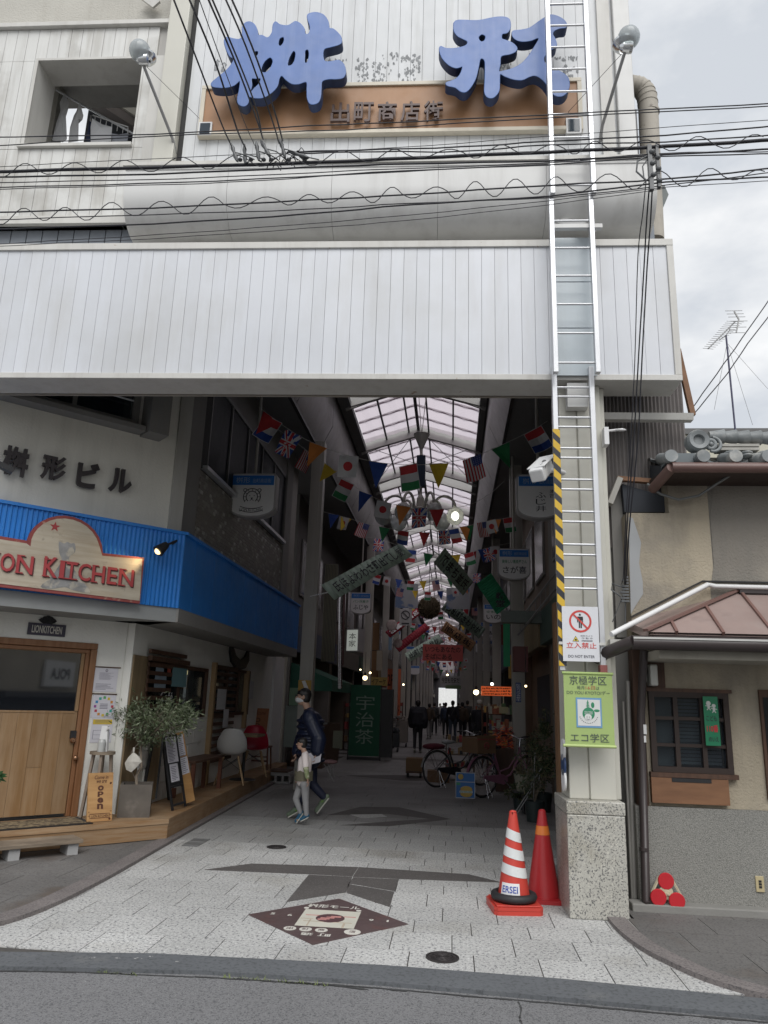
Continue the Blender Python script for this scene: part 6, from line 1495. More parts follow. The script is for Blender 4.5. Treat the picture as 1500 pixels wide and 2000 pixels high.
# long streamers
stm=M('mint_streamer',(.40,.52,.43),.7,.08,3);orm=M('orange_streamer',(.62,.36,.20),.7,.1,3);grm=M('green_streamer',(.04,.34,.16),.7,.1,4);rdm=M('red_streamer',(.34,.03,.05),.7,.12,5)
def streamer(pa,pb,wpx,ya,yb,mat,text,lab,pole=None,ink_=inkb,name='streamer',notch=True,txtrev=False):
    a=Vector(onY(*pa,ya));b=Vector(onY(*pb,yb));L_=(b-a).length;u=(b-a).normalized();k=(ya+yb)/2/FPX*1.05;w_=wpx*k
    n=Vector((u.z,0,-u.x));n.normalize()
    if n.z>0:n=-n
    t=Thing(name,lab,'streamer',W0,a);q=MB();K=16;off=u.cross(n)
    for i in range(K):
        t0,t1=i/K,(i+1)/K;w0,w1=off*(.02*math.sin(t0*9)),off*(.02*math.sin(t1*9))
        q.quad(a+u*L_*t0+w0-n*w_*.5,a+u*L_*t1+w1-n*w_*.5,a+u*L_*t1+w1+n*w_*.5,a+u*L_*t0+w0+n*w_*.5)
        q.sm[-1]=True
    o=t.part('cloth',q,mat);s_=o.modifiers.new('th','SOLIDIFY');s_.thickness=.006;s_.offset=0
    fr_=off if off.y<0 else-off;q=MB()
    if text:
        n_=len(text);ch_=L_*.86/n_
        for i,c in enumerate(text):
            s0=L_*(.07+.86*i/n_);T=lambda x,z,s0=s0:tuple(a+u*(s0+x)+n*(-z)+fr_*.03)
            q.text(c,(0,ch_*.85,-w_*.28,w_*.28),T=T,bold=.01)
        t.part('lettering',q,ink_)
    if pole:t.part('pole',MB().tube([Vector(onY(*pole,ya)),a],.012,6),white)
    return t
streamer((640,1157),(795,1072),36,12.8,14.8,stm,'氏ほよわわさ町出てし愛','long mint streamer slanting up from the first left post',(605,1165))
streamer((858,1084),(915,1150),34,14.5,16,stm,'でまち並氏','short mint streamer slanting down right of the cedar ball',(838,1070))
streamer((868,1180),(942,1238),22,26,27,stm,'し出町さわやか','narrow mint streamer slanting down to the right shield signs')
streamer((795,1285),(862,1246),18,33,34,stm,'出町さわやか','pale mint streamer slanting up left of the big red sign')
streamer((866,1222),(925,1264),20,31,32,orm,'商店街','orange streamer slanting down above the big red sign')
streamer((945,1130),(985,1190),34,17,17.4,grm,'','bright green slanting banner with a round crest near the right signs')
streamer((775,1268),(835,1222),14,29,30,rdm,'','red fish shaped streamer with pale head, lower of two',ink_=white)
streamer((757,1240),(822,1190),14,28,29,rdm,'aling','red fish shaped streamer with pale head, upper of two',ink_=white)
for(p,r_,y)in(((765,1221),11,27.8),((777,1256),9,28.8)):
    c=onY(*p,y);k=y/FPX;solo('fish_head',MB().ball(c,r_*k,.03,r_*k,12).ball((c[0]+.04,c[1]-.03,c[2]+.02),.02),M('pale_fish_paper',(.45,.38,.36),.8,.3,14),'pale %s paper fish head at the end of a red streamer'%('upper' if r_==11 else 'lower'),'paper fish',W0,c)
q=MB().text('新堂',(.1,.9,.1,.9),T=lambda a,b:onY(966+22*a,1190-62*b*.62,16.9-.02),vert=True,bold=.03)
solo('banner_characters',q,inkb,'two black characters lettered on the bright green slanting banner','lettering',W0,onY(975,1180,16.9))
solo('long_green_banner',MB().box(onY(983,1250,17.5)[0],onY(996,1250,17.5)[0],17.5,17.52,onY(990,1302,17.5)[2],onY(990,1215,17.5)[2]),grm,'narrow green banner hanging straight down on the right side','banner',W0,onY(990,1302,17.5))
# cedar ball
cB=Vector(onY(838,1187,26.));rB=24*26/FPX;q=MB();q.ball(cB,rB*.86,rB*.86,rB*.86,20)
rr=random.Random(4)
for i in range(1500):
    v=Vector((rr.gauss(0,1),rr.gauss(0,1),rr.gauss(0,1))).normalized();s_=v.cross(Vector((rr.gauss(0,1),rr.gauss(0,1),1))).normalized()*.016;p=cB+v*rB*.84;q.add([p-s_,p+s_,p+v*rB*rr.uniform(.08,.2)],[(0,1,2)],1)
cbT=Thing('cedar_ball','large round brown ball of dried cedar twigs hung in the arcade','ball',W0,cB);cbT.part('ball',q,[M('brown_cedar',(.10,.08,.05),.95,.3,20),M('brown_cedar_tip',(.22,.18,.11),.95,.3,20)],kind='stuff');cbT.part('cord',MB().tube([cB+Vector((0,0,rB*.8)),Vector((cB.x,cB.y,8.1))],.01,5),black)
# hanging boards and posters
def board(p0,p1,y,lab,cat,col,text=None,tcol=None,name='hanging_board',th=.05,lit=0.,lines=None,fr_=None,vert=False,mats=None):
    x0,_,z1=onY(*p0,y);x1,_,z0=onY(*p1,y);t=Thing(name,lab,cat,W0,((x0+x1)/2,y,z0))
    t.part('panel',MB().box(x0,x1,y,y+th,z0,z1),M('board_'+'_'.join('%02d'%int(99*c)for c in col)+('_lit' if lit else ''),col,.5,.08,4,emit=lit))
    q=MB();n=len(text)if text else 0
    for i,s in enumerate(text or[]):
        w_,h=x1-x0,z1-z0
        if vert:q.text(s,(x0+w_*(.12+.8*i/n),x0+w_*(.88 if n==1 else .12+.8*(i+.8)/n),z0+h*.06,z1-h*.06),y-.004,0,.015,vert=True)
        else:q.text(s,(x0+w_*.06,x0+w_*min(.94,.1+.88*len(s)/max(len(e)for e in text)),z1-h*(.08+.88*(i+.9)/n),z1-h*(.08+.88*(i+.1)/n)),y-.004,0,.015)
    if text:t.part('lettering',q,M('ink_'+'_'.join('%02d'%int(99*c)for c in tcol),tcol,.6))
    return t
board((826,1258),(904,1292),30.,'wide red board with two lines of black hand lettering across the passage','hanging sign',(.42,.08,.07),['いつもあなたの','そばにある'],(.02,.01,.01))
board((860,1320),(900,1337),52.,'small pale board with black lettering above the far exit','hanging sign',(.30,.30,.29),['今日も元気だ'],(.02,.02,.02))
board((870,1338),(900,1346),62.,'tiny green and yellow board right above the far exit','hanging sign',(.10,.16,.08))
board((781,1189),(804,1222),23.8,'white paper notice with a crossed cigarette circle below the flags','notice',(.42,.42,.42),None,None,name='paper_notice',th=.01)
c=onY(792,1201,23.79);solo('round_symbol',MB().ring(c,.13,.012,24,5,0,'y').beam(Vector(c)+Vector((-.09,0,.09)),Vector(c)+Vector((.09,0,-.09)),.02).box(c[0]-.12,c[0]+.12,c[1]-.002,c[1],c[2]-.29,c[2]-.25),inkb,'black crossed circle printed on the white paper notice','symbol',W0,c)
for(p0,p1,lab,y)in(((773,1140),(816,1188),'blue and white art poster hung behind the left flags',25.6),((872,1148),(917,1190),'pale poster with blue figures hung behind the right flags',25.6)):
    x0,_,z1=onY(*p0,y);x1,_,z0=onY(*p1,y);t=Thing('hanging_poster',lab,'poster',W0,((x0+x1)/2,y,z0));t.part('sheet',MB().box(x0,x1,y,y+.01,z0,z1),M('pale_blue_grey_poster',(.34,.36,.38),.7,.1,3,c2=(.12,.18,.30),c2s=2.6,c2t=(.52,.58)))
board((756,1306),(781,1405),36,'tall orange banner with dark lettering on the left side','banner',(.58,.15,.07),['2F','2F系','タイアード'],(.10,.03,.02),name='orange_banner',th=.02)
board((716,1322),(756,1340),26.,'yellow and red shop sign above the left lamp','shop sign',(.35,.25,.07),['タイアーケ'],(.03,.02,.01),name='shop_sign')
board((741,1323),(755,1343),26.1,'dark red end of the yellow shop sign on the left','shop sign',(.25,.02,.04),name='shop_sign')
board((724,1216),(738,1330),30.,'tall slanted orange and yellow cloth banner beyond the left signs','banner',(.30,.17,.08),name='cloth_banner',th=.02)
# lit box sign on the left, turned
bx=Fr(onY(688,1250,20.)[0],20.,-25);zb_,ztb=onY(688,1273,20)[2],onY(688,1228,20)[2]
bl=Thing('lit_box_sign','white lit box sign with faint characters projecting on the left side','box sign',bx,(0,0,zb_))
bl.part('case',MB().box(-.2,.2,.0,.3,zb_,ztb),sigb);bl.part('lit_face',MB().box(-.17,.17,-.006,-.001,zb_+.03,ztb-.03),M('lit_white_face',(.62,.66,.6),.5,.1,4,emit=.22));bl.part('lettering',MB().text('本家',(-.1,.12,zb_+.12,ztb-.1),-.012,0,vert=True),M('grey_char',(.08,.08,.08),.6))
# right: grey duct box, orange lit sign, lamp
board((980,1192),(1068,1217),13.5,'long grey green box beam jutting out from the right post','beam',(.14,.16,.145),name='grey_box_beam',th=.25)
orl=board((940,1340),(1002,1360),19.,'bright orange red lit lattice sign on the right side','lit sign',(.75,.13,.035),None,None,name='orange_lit_sign',lit=.3,th=.1)
q=MB()
for i in range(18):
    for j in range(3):a=onY(943+i*3.3+random.random(),1343.5+j*5.5+random.random(),18.99);q.box(a[0]-.012,a[0]+.012*random.uniform(.5,1.6),18.985,18.995,a[2]-.022,a[2]+.01)
o=bpy.data.objects.new('dark_lattice_print',q.mesh('dark_lattice_print',M('dark_red_print',(.10,.01,.01),.6),orl.base));COL.objects.link(o);o.parent=orl.o;o['kind']='stuff'
board((1007,1333),(1018,1372),12.0,'small vertical blue plate on the right post','plate',(.03,.05,.14),['防犯カメラ作動中'],(.4,.4,.45),name='vertical_plate',th=.01,vert=True)
def bulb(p,y,r_,e_,lab,col=(1,.8,.45)):
    c=onY(*p,y);t=Thing('bulb_lamp',lab,'lamp',W0,c,group='bare lit lamps in the arcade');t.part('bulb',MB().ball(c,r_,r_,r_,12),M('bulb_glow_%d'%int(e_),col,.4,0,emit=e_*.45));t.part('socket',MB().lathe([(.001,.0),(r_*.6,0),(r_*.4,r_*1.4),(.001,r_*1.4)],(c[0],c[1],c[2]+r_*.8),10),black)
    t.part('cord',MB().tube([(c[0],c[1],c[2]+r_*2),(c[0],c[1],c[2]+r_*2+.6)],.006,5),black)
bulb((930,1352),19.2,.065,12,'bright round yellow lamp left of the orange lit sign')
bulb((713,1324),22.,.07,6,'yellow lamp above the green tea shop counter')
bulb((723,1314),23.,.03,12,'tiny white lamp right of the yellow lamp, left side',(1,1,.95))
bulb((704,1308),23.,.022,12,'tiny white lamp above the yellow lamp, left side',(1,1,.95))
bulb((788,1337),40.,.045,12,'tiny white lamp beside the tall orange banner',(1,1,.95))
bulb((961,1336),21.,.04,10,'tiny white lamp above the orange lit sign',(1,.95,.85))
bulb((1027,1340),13.,.02,6,'tiny dim lamp by the dark shutters on the right')
bulb((874,1318),60.,.07,12,'far white lamp above the small pale board',(1,1,.95))
# tea shop at left
aw=Thing('green_awning','dark green shop awning over the tea shop on the left','awning',W0,(-3.,17.8,2.5))
xa,xb=-3.75,onY(740,1335,20.6)[0];zA=onY(640,1318,17.8)[2]
awm=M('dark_green_canvas',(.015,.085,.055),.7,.15,2);yA,yB=17.5,21.
aw.part('canvas',MB().add([(-3.74,yA,zA+.25),(-3.74,yB,zA+.25),(-2.75,yB,zA-.12),(-2.75,yA,zA-.12),(-2.75,yB,zA-.38),(-2.75,yA,zA-.38)],[(0,1,2,3),(3,2,4,5)]),awm)
aw.part('end_cheek',MB().poly([(-3.74,yA,zA+.25),(-2.75,yA,zA-.12),(-2.75,yA,zA-.38),(-3.74,yA,zA-.38)]),awm)
x0,_,z1=onY(690,1337,20.7);x1,_,z0=onY(735,1487,20.7)
tb_=Thing('green_tea_banner','tall dark green cloth banner with three pale characters by the tea shop','banner',W0,((x0+x1)/2,20.7,0))
tb_.part('cloth',MB().box(x0-.06,x1+.06,20.7,20.72,z0+.12,z1),M('tea_green_cloth',(.012,.085,.045),.8,.15,2));tb_.part('lettering',MB().text('宇治茶',(x0+.1,x1-.1,z0+.4,z1-.25),20.695,0,-.002,vert=True),M('pale_green_print',(.20,.27,.23),.8))
tb_.part('stand',MB().box(x0-.1,x1+.1,20.72,20.76,z0+.02,z0+.1).tube([(x0-.08,20.73,z0),(x0-.08,20.73,z1)],.015,6).tube([(x1+.08,20.73,z0),(x1+.08,20.73,z1)],.015,6),black)
tb_.part('dark_side_cloth',MB().box(x1+.061,x1+.4,20.72,21.,z0+.1,z1-.1),black)
# counter, racks and clutter by the left shops
sc_=Thing('tea_shop_counter','dark counter with bright trays inside the tea shop','counter',W0,(-3.2,18.5,0));sc_.part('cabinet',MB().box(-3.7,-2.95,17.8,20.4,0,.95),darkwood)
sc_.part('tray',MB().box(-3.6,-3.,18.,18.6,.96,1.0).ball((-3.2,18.2,1.04),.1,.1,.05,10).ball((-3.4,18.3,1.04),.1,.1,.05,10),alu)
board((651,1427),(668,1462),17.2,'framed pale green notice standing before the tea shop','notice',(.16,.17,.12),name='framed_notice',th=.02)
board((566,1343),(581,1378),15.6,'pale green poster with a small drawing behind the man','poster',(.18,.30,.20),None,None,name='wall_poster',th=.01)
board((558,1378),(580,1460),15.65,'pale grey green list poster at the end of the deck','poster',(.22,.27,.25),name='wall_poster',th=.01)
board((583,1328),(607,1353),13.5,'small ochre plate with a white leaning figure on the first left post','plate',(.42,.25,.04),name='ochre_plate',th=.01)
q=MB().prism([onY(*p,13.48)[::2]for p in((589,1330),(596,1329),(603,1347),(596,1349))],13.485,13.49,'y');solo('plate_emblem',q,white,'tilted white panel printed on the small ochre plate','emblem',W0,onY(596,1340,13.49))
board((738,1357),(757,1420),28.,'blank white board standing among the left shop goods','board',(.36,.34,.33),name='white_board',th=.03)
# potted goods / clutter shapes
def trolley(px,py0,py1,y,lab,col):
    x,_,zt=onY(px,py0,y);t=Thing('goods_trolley',lab,'trolley',W0,(x,y,0));t.part('bin',MB().box(x-.2,x+.2,y-.2,y+.2,.15,zt),M('bin_%d'%px,col,.6),bevel=.02)
    for(a,b)in((-1,-1),(1,-1),(-1,1),(1,1)):t.part('wheel',MB().lathe([(.001,-.02),(.06,-.02),(.06,.02),(.001,.02)],(x+a*.15,y+b*.15,.065),12,0,'x'),black)
    q=MB();rr=random.Random(px)
    for k in range(16):q.ball((x+rr.uniform(-.17,.17),y+rr.uniform(-.15,.15),zt+rr.uniform(0,.14)),rr.uniform(.03,.07),n=8)
    t.part('goods',q,M('goods_%d'%px,tuple(c*1.6 for c in col),.7,.4,20),kind='stuff')
trolley(786,1408,1450,27.5,'cream bin with wrapped goods heaped on top, left side',(.20,.18,.16));trolley(768,1432,1468,24.5,'black wheeled bin with a small white label, left side',(.03,.035,.04))
trolley(751,1395,1440,31.,'small dark rack of goods below the orange banner',(.07,.06,.05))
# dolly with cardboard box at centre
dx,dy=gz(808,1519);t=Thing('cardboard_box','brown cardboard box on a low dolly left of the bicycles','box',W0,(dx,dy,.1))
cardm=M('brown_cardboard',(.20,.125,.065),.85,.1,4);w_=15*dy/FPX
t.part('carton',MB().box(dx-w_,dx+w_,dy,dy+.35,.13,.13+.25),cardm);t.part('flap',MB().box(dx-w_+.01,dx+w_-.01,dy+.01,dy+.17,.382,.39).box(dx-w_+.01,dx+w_-.01,dy+.18,dy+.34,.382,.39),cardm)
t=Thing('low_dolly','low dark dolly under the brown cardboard box','dolly',W0,(dx,dy,0));t.part('platform',MB().box(dx-w_,dx+w_,dy-.02,dy+.38,.09,.125),darkwood)
for(a,b)in((-.8,.05),(.8,.05),(-.8,.32),(.8,.32)):t.part('castor',MB().lathe([(.001,-.02),(.045,-.02),(.045,.02),(.001,.02)],(dx+a*w_,dy+b,.045),12,0,'x'),black)
# a few more shop front things, both sides
board((1003,1262),(1032,1312),13.6,'faded dark red box sign under the diagonal rail on the right','box sign',(.12,.03,.03),name='box_sign',th=.3)
t=Thing('stair_rail','grey diagonal steel stair rail high on the right wall','railing',W0,onY(1040,1180,13.8))
for(a,b)in(((1012,1215),(1085,1120)),((1012,1240),(1085,1150))):t.part('rail',MB().tube([onY(*a,13.8),onY(*b,12.6)],.02,6),MATS['old_alu'])
for k in range(7):t.part('baluster',MB().tube([onY(1016+10*k,1210-13*k,13.7),onY(1016+10*k,1236-12*k,13.7)],.008,5),MATS['old_alu'])
x0,x1=onY(631,1200,18.)[0],onY(657,1200,18.)[0];z0,z1=onY(640,1292,18.)[2],onY(640,1102,18.)[2]
t=Thing('striped_shutter','pale vertical striped metal shutter above the green awning','shutter',W0,(x0,18.,z0))
for k in range(9):w_=(x1-x0)/9;t.part('shutter_strip',MB().box(x0+k*w_+.008,x0+(k+1)*w_-.008,17.98,18.02,z0,z1),M('dull_olive_strip',(.13,.12,.085),.5))
t.part('backing',MB().box(x0,x1,18.021,18.06,z0,z1),dk)
solo('steel_flue',MB().tube([onY(664,1345,17.),onY(665,1190,17.),onY(667,1150,17.)],.05,12),M('shiny_flue',(.35,.33,.34),.25,.2,6,metal=.8),'shiny crumpled steel flue pipe rising left of the first small shield sign','flue',W0,onY(664,1345,17.))
solo('striped_pole_cover',MB().tube([onY(669,1300,17.),onY(673,1120,17.)],.025,8),M('maroon_pipe',(.08,.03,.03),.5),'thin maroon pipe beside the steel flue','pipe',W0,onY(669,1300,17.))
ac=onY(700,1345,21.5)
rs2=random.Random(8)
for i,(px,py,y,s_)in enumerate(((741,1290,27,.35),(761,1255,31,.3),(1000,1302,20,.3),(985,1240,23,.3),(962,1296,27,.28))):
    c=onY(px,py,y);t=Thing('small_projecting_sign',('cream','pale blue','ochre','dull red','grey')[i]+' small projecting sign among the shop fronts on the '+('left' if px<880 else 'right'),'sign',W0,c);t.part('panel',MB().box(c[0]-s_*.3,c[0]+s_*.3,c[1],c[1]+.06,c[2]-s_,c[2]+s_),M('small_sign_%d'%i,[(.4,.36,.28),(.2,.3,.4),(.4,.28,.08),(.3,.06,.05),(.3,.3,.3)][i],.5));t.part('bracket',MB().beam((c[0],c[1]+.03,c[2]+s_),(c[0]+(-.5 if px<880 else .5),c[1]+.03,c[2]+s_),.02),black)
# ================================================================ people
skin=M('skin',(.42,.26,.19),.6,.06,8);hairm=M('black_hair',(.012,.010,.010),.5,.2,30)
def cap_(q,a,b,ra,rb,n=10):
    a,b=Vector(a),Vector(b);q.tube([a,b],ra,n,r2=rb);q.ball(a,ra,n=n);q.ball(b,rb,n=n)
def eball(q,c,rx,ry,rz,fw,n=16,tilt=0.):
    """ellipsoid with ry along the facing direction fw"""
    a=math.atan2(fw.x,fw.y);m=Matrix.Rotation(-a,3,'Z')@ Matrix.Rotation(tilt,3,'X');s=MB().ball((0,0,0),rx,ry,rz,n)
    q.add([tuple(Vector(c)+m @ Vector(v))for v in s.v],s.f,0,True)
def organic(o,vox,it=3,fac=.5):
    r=o.modifiers.new('remesh','REMESH');r.mode='VOXEL';r.voxel_size=vox;r.use_smooth_shade=True
    s=o.modifiers.new('smooth','SMOOTH');s.iterations=it;s.factor=fac
def hand(q,w,d,side,k,curl=.6,palm_n=None):
    d=d.normalized();s=(palm_n or Vector((0,1,0))).cross(d)
    if s.length<.1:s=Vector((1,0,0))
    s.normalize();nrm=d.cross(s).normalized();p=w+d*.05*k
    for t in(-.028,-.009,.010,.028):cap_(q,w+s*t*.55*k,w+d*.085*k+s*t*k,.013*k,.012*k,7)
    for i,(t,l_)in enumerate(((-.030,.058),(-.010,.072),(.010,.076),(.029,.066))):
        b=w+d*.088*k+s*t*k;d2=(d*math.cos(curl*.6)+nrm*math.sin(curl*.6));d3=(d*math.cos(curl*1.6)+nrm*math.sin(curl*1.6))
        m_=b+d2*l_*.5*k;cap_(q,b,m_,.0088*k,.0082*k,7);cap_(q,m_,m_+d3*l_*.5*k,.0082*k,.007*k,7)
    th=w+d*.03*k+s*.028*k;t1=th+(d*.6+s*.7+nrm*.3).normalized()*.036*k;cap_(q,th,t1,.012*k,.010*k,7);cap_(q,t1,t1+(d+nrm*.6).normalized()*.03*k,.010*k,.008*k,7)
def person(label,J,fw,k=1.,vox=.012,top=None,trous=None,shoe=None,hair=hairm,mask=None,short=False,group=None,hands=True,puffy=0.,glasses=False,cap=None,base=None):
    J={a:Vector(b)for a,b in J.items()};fw=Vector(fw).normalized();rt=Vector((fw.y,-fw.x,0))
    b=base or((J['anL']+J['anR'])/2);T=Thing('person',label,'person',W0,(b.x,b.y,0),group=group)
    H_=J['head'];q=MB()
    # body
    cap_(q,J['pelvis'],J['chest'],.105*k,.115*k,14);cap_(q,J['shL'],J['shR'],.05*k,.05*k);cap_(q,J['hipL'],J['hipR'],.085*k,.085*k)
    cap_(q,J['neck'],H_-Vector((0,0,.05*k))-fw*.015*k,.055*k,.048*k)
    eball(q,H_+Vector((0,0,.015*k)),.074*k,.092*k,.098*k,fw);eball(q,H_+fw*.022*k-Vector((0,0,.05*k)),.055*k,.066*k,.066*k,fw)
    cap_(q,H_+fw*.088*k+Vector((0,0,.01*k)),H_+fw*.103*k-Vector((0,0,.018*k)),.010*k,.014*k,8)
    for s in(-1,1):eball(q,H_+rt*s*.076*k-fw*.005*k-Vector((0,0,.005*k)),.012*k,.020*k,.032*k,fw,8)
    for s in 'LR':
        cap_(q,J['sh'+s],J['el'+s],.045*k,.036*k);cap_(q,J['el'+s],J['wr'+s],.036*k,.025*k)
        cap_(q,J['hip'+s],J['kn'+s],.078*k,.052*k);cap_(q,J['kn'+s],J['an'+s],.052*k,.034*k);cap_(q,J['an'+s],J['toe'+s],.034*k,.026*k)
        if hands:hand(q,J['wr'+s],J['wr'+s]-J['el'+s],s,k,.7,fw if abs((J['wr'+s]-J['el'+s]).normalized().dot(fw))<.8 else Vector((0,0,-1)))
    o=T.part('body',q,skin);organic(o,vox*(.62 if hands else 1),2)
    # face
    if vox<.02:
        q=MB();
        for s in(-1,1):q.ball(H_+fw*.089*k+rt*s*.031*k+Vector((0,0,.016*k)),.011*k,.011*k,.007*k,8)
        for s in(-1,1):q.tube([H_+fw*.094*k+rt*s*.014*k+Vector((0,0,.038*k)),H_+fw*.088*k+rt*s*.048*k+Vector((0,0,.038*k))],.004*k,5)
        T.part('eyes_and_brows',q,hairm)
        if not mask:T.part('mouth',MB().tube([H_+fw*.089*k+rt*-.02*k-Vector((0,0,.055*k)),H_+fw*.096*k-Vector((0,0,.053*k)),H_+fw*.089*k+rt*.02*k-Vector((0,0,.055*k))],.005*k,6),M('lip',(.32,.12,.10),.5))
    if glasses:
        q=MB()
        for s in(-1,1):
            c=H_+fw*.108*k+rt*s*.033*k+Vector((0,0,.015*k));n=12
            q.tube([c+rt*math.cos(a)*.024*k+Vector((0,0,math.sin(a)*.018*k))for a in[i*2*math.pi/n for i in range(n+1)]],.002,4)
            q.tube([c+rt*s*.024*k,H_+rt*s*.082*k+Vector((0,0,.012*k))],.002,4)
        T.part('glasses',q,black)
    if mask:
        q=MB();eball(q,H_+fw*.034*k-Vector((0,0,.042*k)),.064*k,.082*k,.050*k,fw,14);q.tube([H_+fw*.06*k+rt*.06*k-Vector((0,0,.03*k)),H_+rt*.08*k],.002,4).tube([H_+fw*.06*k-rt*.06*k-Vector((0,0,.03*k)),H_-rt*.08*k],.002,4)
        T.part('face_mask',q,mask)
    if cap:
        q=MB();eball(q,H_+Vector((0,0,.05*k)),.088*k,.106*k,.085*k,fw,14);eball(q,H_+fw*.09*k+Vector((0,0,.035*k)),.07*k,.06*k,.010*k,fw,12);T.part('cap',q,cap)
    if hair:
        q=MB();eball(q,H_-fw*.018*k+Vector((0,0,.034*k)),.083*k,.094*k,.092*k,fw,18);eball(q,H_-fw*.035*k-Vector((0,0,.01*k)),.080*k,.068*k,.085*k,fw,14)
        rr=random.Random(int(H_.z*1000))
        for i in range(20 if vox<.02 else 0):
            a=rr.uniform(-1.2,1.2);d=(fw*math.cos(a)+rt*math.sin(a));c=H_+d*.07*k+Vector((0,0,.075*k));cap_(q,c,c+d*.018*k-Vector((0,0,.040*k)),.014*k,.006*k,6)
        o=T.part('hair',q,hair);organic(o,vox*.7,1)
    # clothes
    q=MB();e=.018*k+puffy
    cap_(q,J['pelvis']+Vector((0,0,.0)),J['chest'],.118*k+e,.12*k+e,16);cap_(q,J['shL'],J['shR'],.055*k+e*.8,.055*k+e*.8)
    cap_(q,J['hipL'].lerp(J['pelvis'],.3)+Vector((0,0,.02)),J['hipR'].lerp(J['pelvis'],.3)+Vector((0,0,.02)),.09*k+e*.8,.09*k+e*.8);cap_(q,J['chest'],J['neck']+Vector((0,0,.0)),.1*k,.056*k+e*.6)
    for s in 'LR':
        sh,el,wr=J['sh'+s],J['el'+s],J['wr'+s]
        if short:cap_(q,sh,sh.lerp(el,.75),.05*k+e,.05*k+e)
        else:cap_(q,sh,el,.048*k+e,.042*k+e);cap_(q,el,el.lerp(wr,.94),.042*k+e,.032*k+e*.6)
    if puffy:  # quilted rolls of a down jacket
        for i in range(7):
            c=J['pelvis'].lerp(J['chest'],-.12+i*.2);r_=.118*k+e+.006
            pts=[c+rt*math.cos(a)*r_*1.12+fw*math.sin(a)*r_ for a in[j*math.pi/12 for j in range(25)]];q.tube(pts,.022,6,cap=False)
        for s in 'LR':
            for seg_ in(('sh','el'),('el','wr')):
                for i in range(5):
                    c=J[seg_[0]+s].lerp(J[seg_[1]+s],.1+i*.19);q.ball(c,(.052-.003*i)*k+e,n=12)
    o=T.part('jacket' if puffy else 'top',q,top);organic(o,vox*.9,2,.4)
    q=MB();
    cap_(q,J['hipL'],J['hipR'],.098*k,.098*k)
    for s in 'LR':cap_(q,J['hip'+s],J['kn'+s],.092*k,.066*k);cap_(q,J['kn'+s],J['kn'+s].lerp(J['an'+s],.93),.066*k,.050*k)
    o=T.part('trousers',q,trous);organic(o,vox,2)
    for s in 'LR':
        q=MB();an,to=J['an'+s],J['toe'+s];d=(to-an);heel=an-d*.22-Vector((0,0,.012*k));cap_(q,heel,to,.036*k,.030*k,10);cap_(q,an,an.lerp(to,.5),.042*k,.036*k,10)
        o=T.part('shoe',q,shoe);organic(o,vox*.8,1)
        up=Vector((0,0,1));n_=d.cross(up).normalized();dn=d.cross(n_).normalized();dn=dn if dn.z<0 else-dn
        T.part('sole',MB().beam(heel+dn*.034*k,to+dn*.030*k+d.normalized()*.02*k,.07*k,.016*k),M('pale_sole',(.5,.5,.45),.6))
    return T
def PX(px,py,Y):return Vector(onY(px,py,Y))
# the man in the navy down jacket, walking left, and the child before him
MY=10.55
navy=M('navy_down_jacket',(.007,.012,.035),.45,.15,9);navyt=M('navy_trousers',(.008,.012,.035),.7,.1);lime=M('grey_green_sneaker',(.13,.17,.12),.6,.4,30,c2=(.12,.25,.04),c2s=16,c2t=(.55,.6))
J=dict(head=PX(592,1380,MY),neck=PX(603,1412,MY),chest=PX(606,1432,MY),pelvis=PX(606,1496,MY),
         shL=PX(603,1419,MY-.17),shR=PX(606,1419,MY+.17),elL=PX(622,1462,MY-.24),wrL=PX(618,1489,MY-.25),elR=PX(590,1460,MY+.2),wrR=PX(580,1490,MY+.1),
         hipL=PX(605,1500,MY-.09),hipR=PX(607,1500,MY+.09),knL=PX(591,1550,MY-.09),anL=PX(580,1604,MY-.1),toeL=PX(562,1611,MY-.1),knR=PX(609,1551,MY+.09),anR=PX(634,1579,MY+.09),toeR=PX(617,1603,MY+.09))
J['anL'].z=max(J['anL'].z,.0);dz=.048-min(J['toeL'].z,J['anL'].z-.02)
for a in J:J[a].z+=dz
man=person('man in navy down jacket and white face mask walking left behind the child',J,(-1,-.12,0),1.0,.011,navy,navyt,lime,mask=M('white_mask',(.55,.57,.58),.8),puffy=.036,glasses=True,base=Vector((J['toeL'].x,J['toeL'].y,0)))
wr=J['wrL'];solo('paper_sheet',MB().add([tuple(wr+Vector(v))for v in((-.12,-.03,-.02),(.07,-.05,.02),(.06,-.05,-.12),(-.11,-.03,-.17))],[(0,1,2,3)]).add([tuple(wr+Vector(v))for v in((-.12,-.028,-.02),(.07,-.048,.02),(.06,-.048,-.12),(-.11,-.028,-.17))],[(3,2,1,0)]),wp,'white folded paper held in the hand of the man in navy','paper',W0,wr)
CY=9.95
pink=M('pale_pink_tee',(.80,.72,.70),.8,.06,6);gry=M('grey_sweatpants',(.27,.27,.275),.85,.12,8)
J=dict(head=PX(589,1466,CY),neck=PX(595,1486,CY),chest=PX(595,1502,CY),pelvis=PX(592,1538,CY),shL=PX(595,1490,CY-.10),shR=PX(594,1491,CY+.10),elL=PX(597,1516,CY-.15),wrL=PX(600,1535,CY-.16),elR=PX(588,1516,CY+.13),wrR=PX(584,1530,CY+.08),
         hipL=PX(595,1545,CY-.055),hipR=PX(588,1545,CY+.05),knL=PX(596,1575,CY-.05),anL=PX(598,1607,CY-.05),toeL=PX(587,1614,CY-.05),knR=PX(577,1574,CY+.05),anR=PX(587,1602,CY+.05),toeR=PX(577,1618,CY+.05))
dz=.035-min(J['toeL'].z,J['toeR'].z)
for a in J:J[a].z+=dz
bluesh=M('blue_yellow_sneaker',(.02,.10,.18),.5,.3,20,c2=(.35,.2,.08),c2s=14,c2t=(.6,.64))
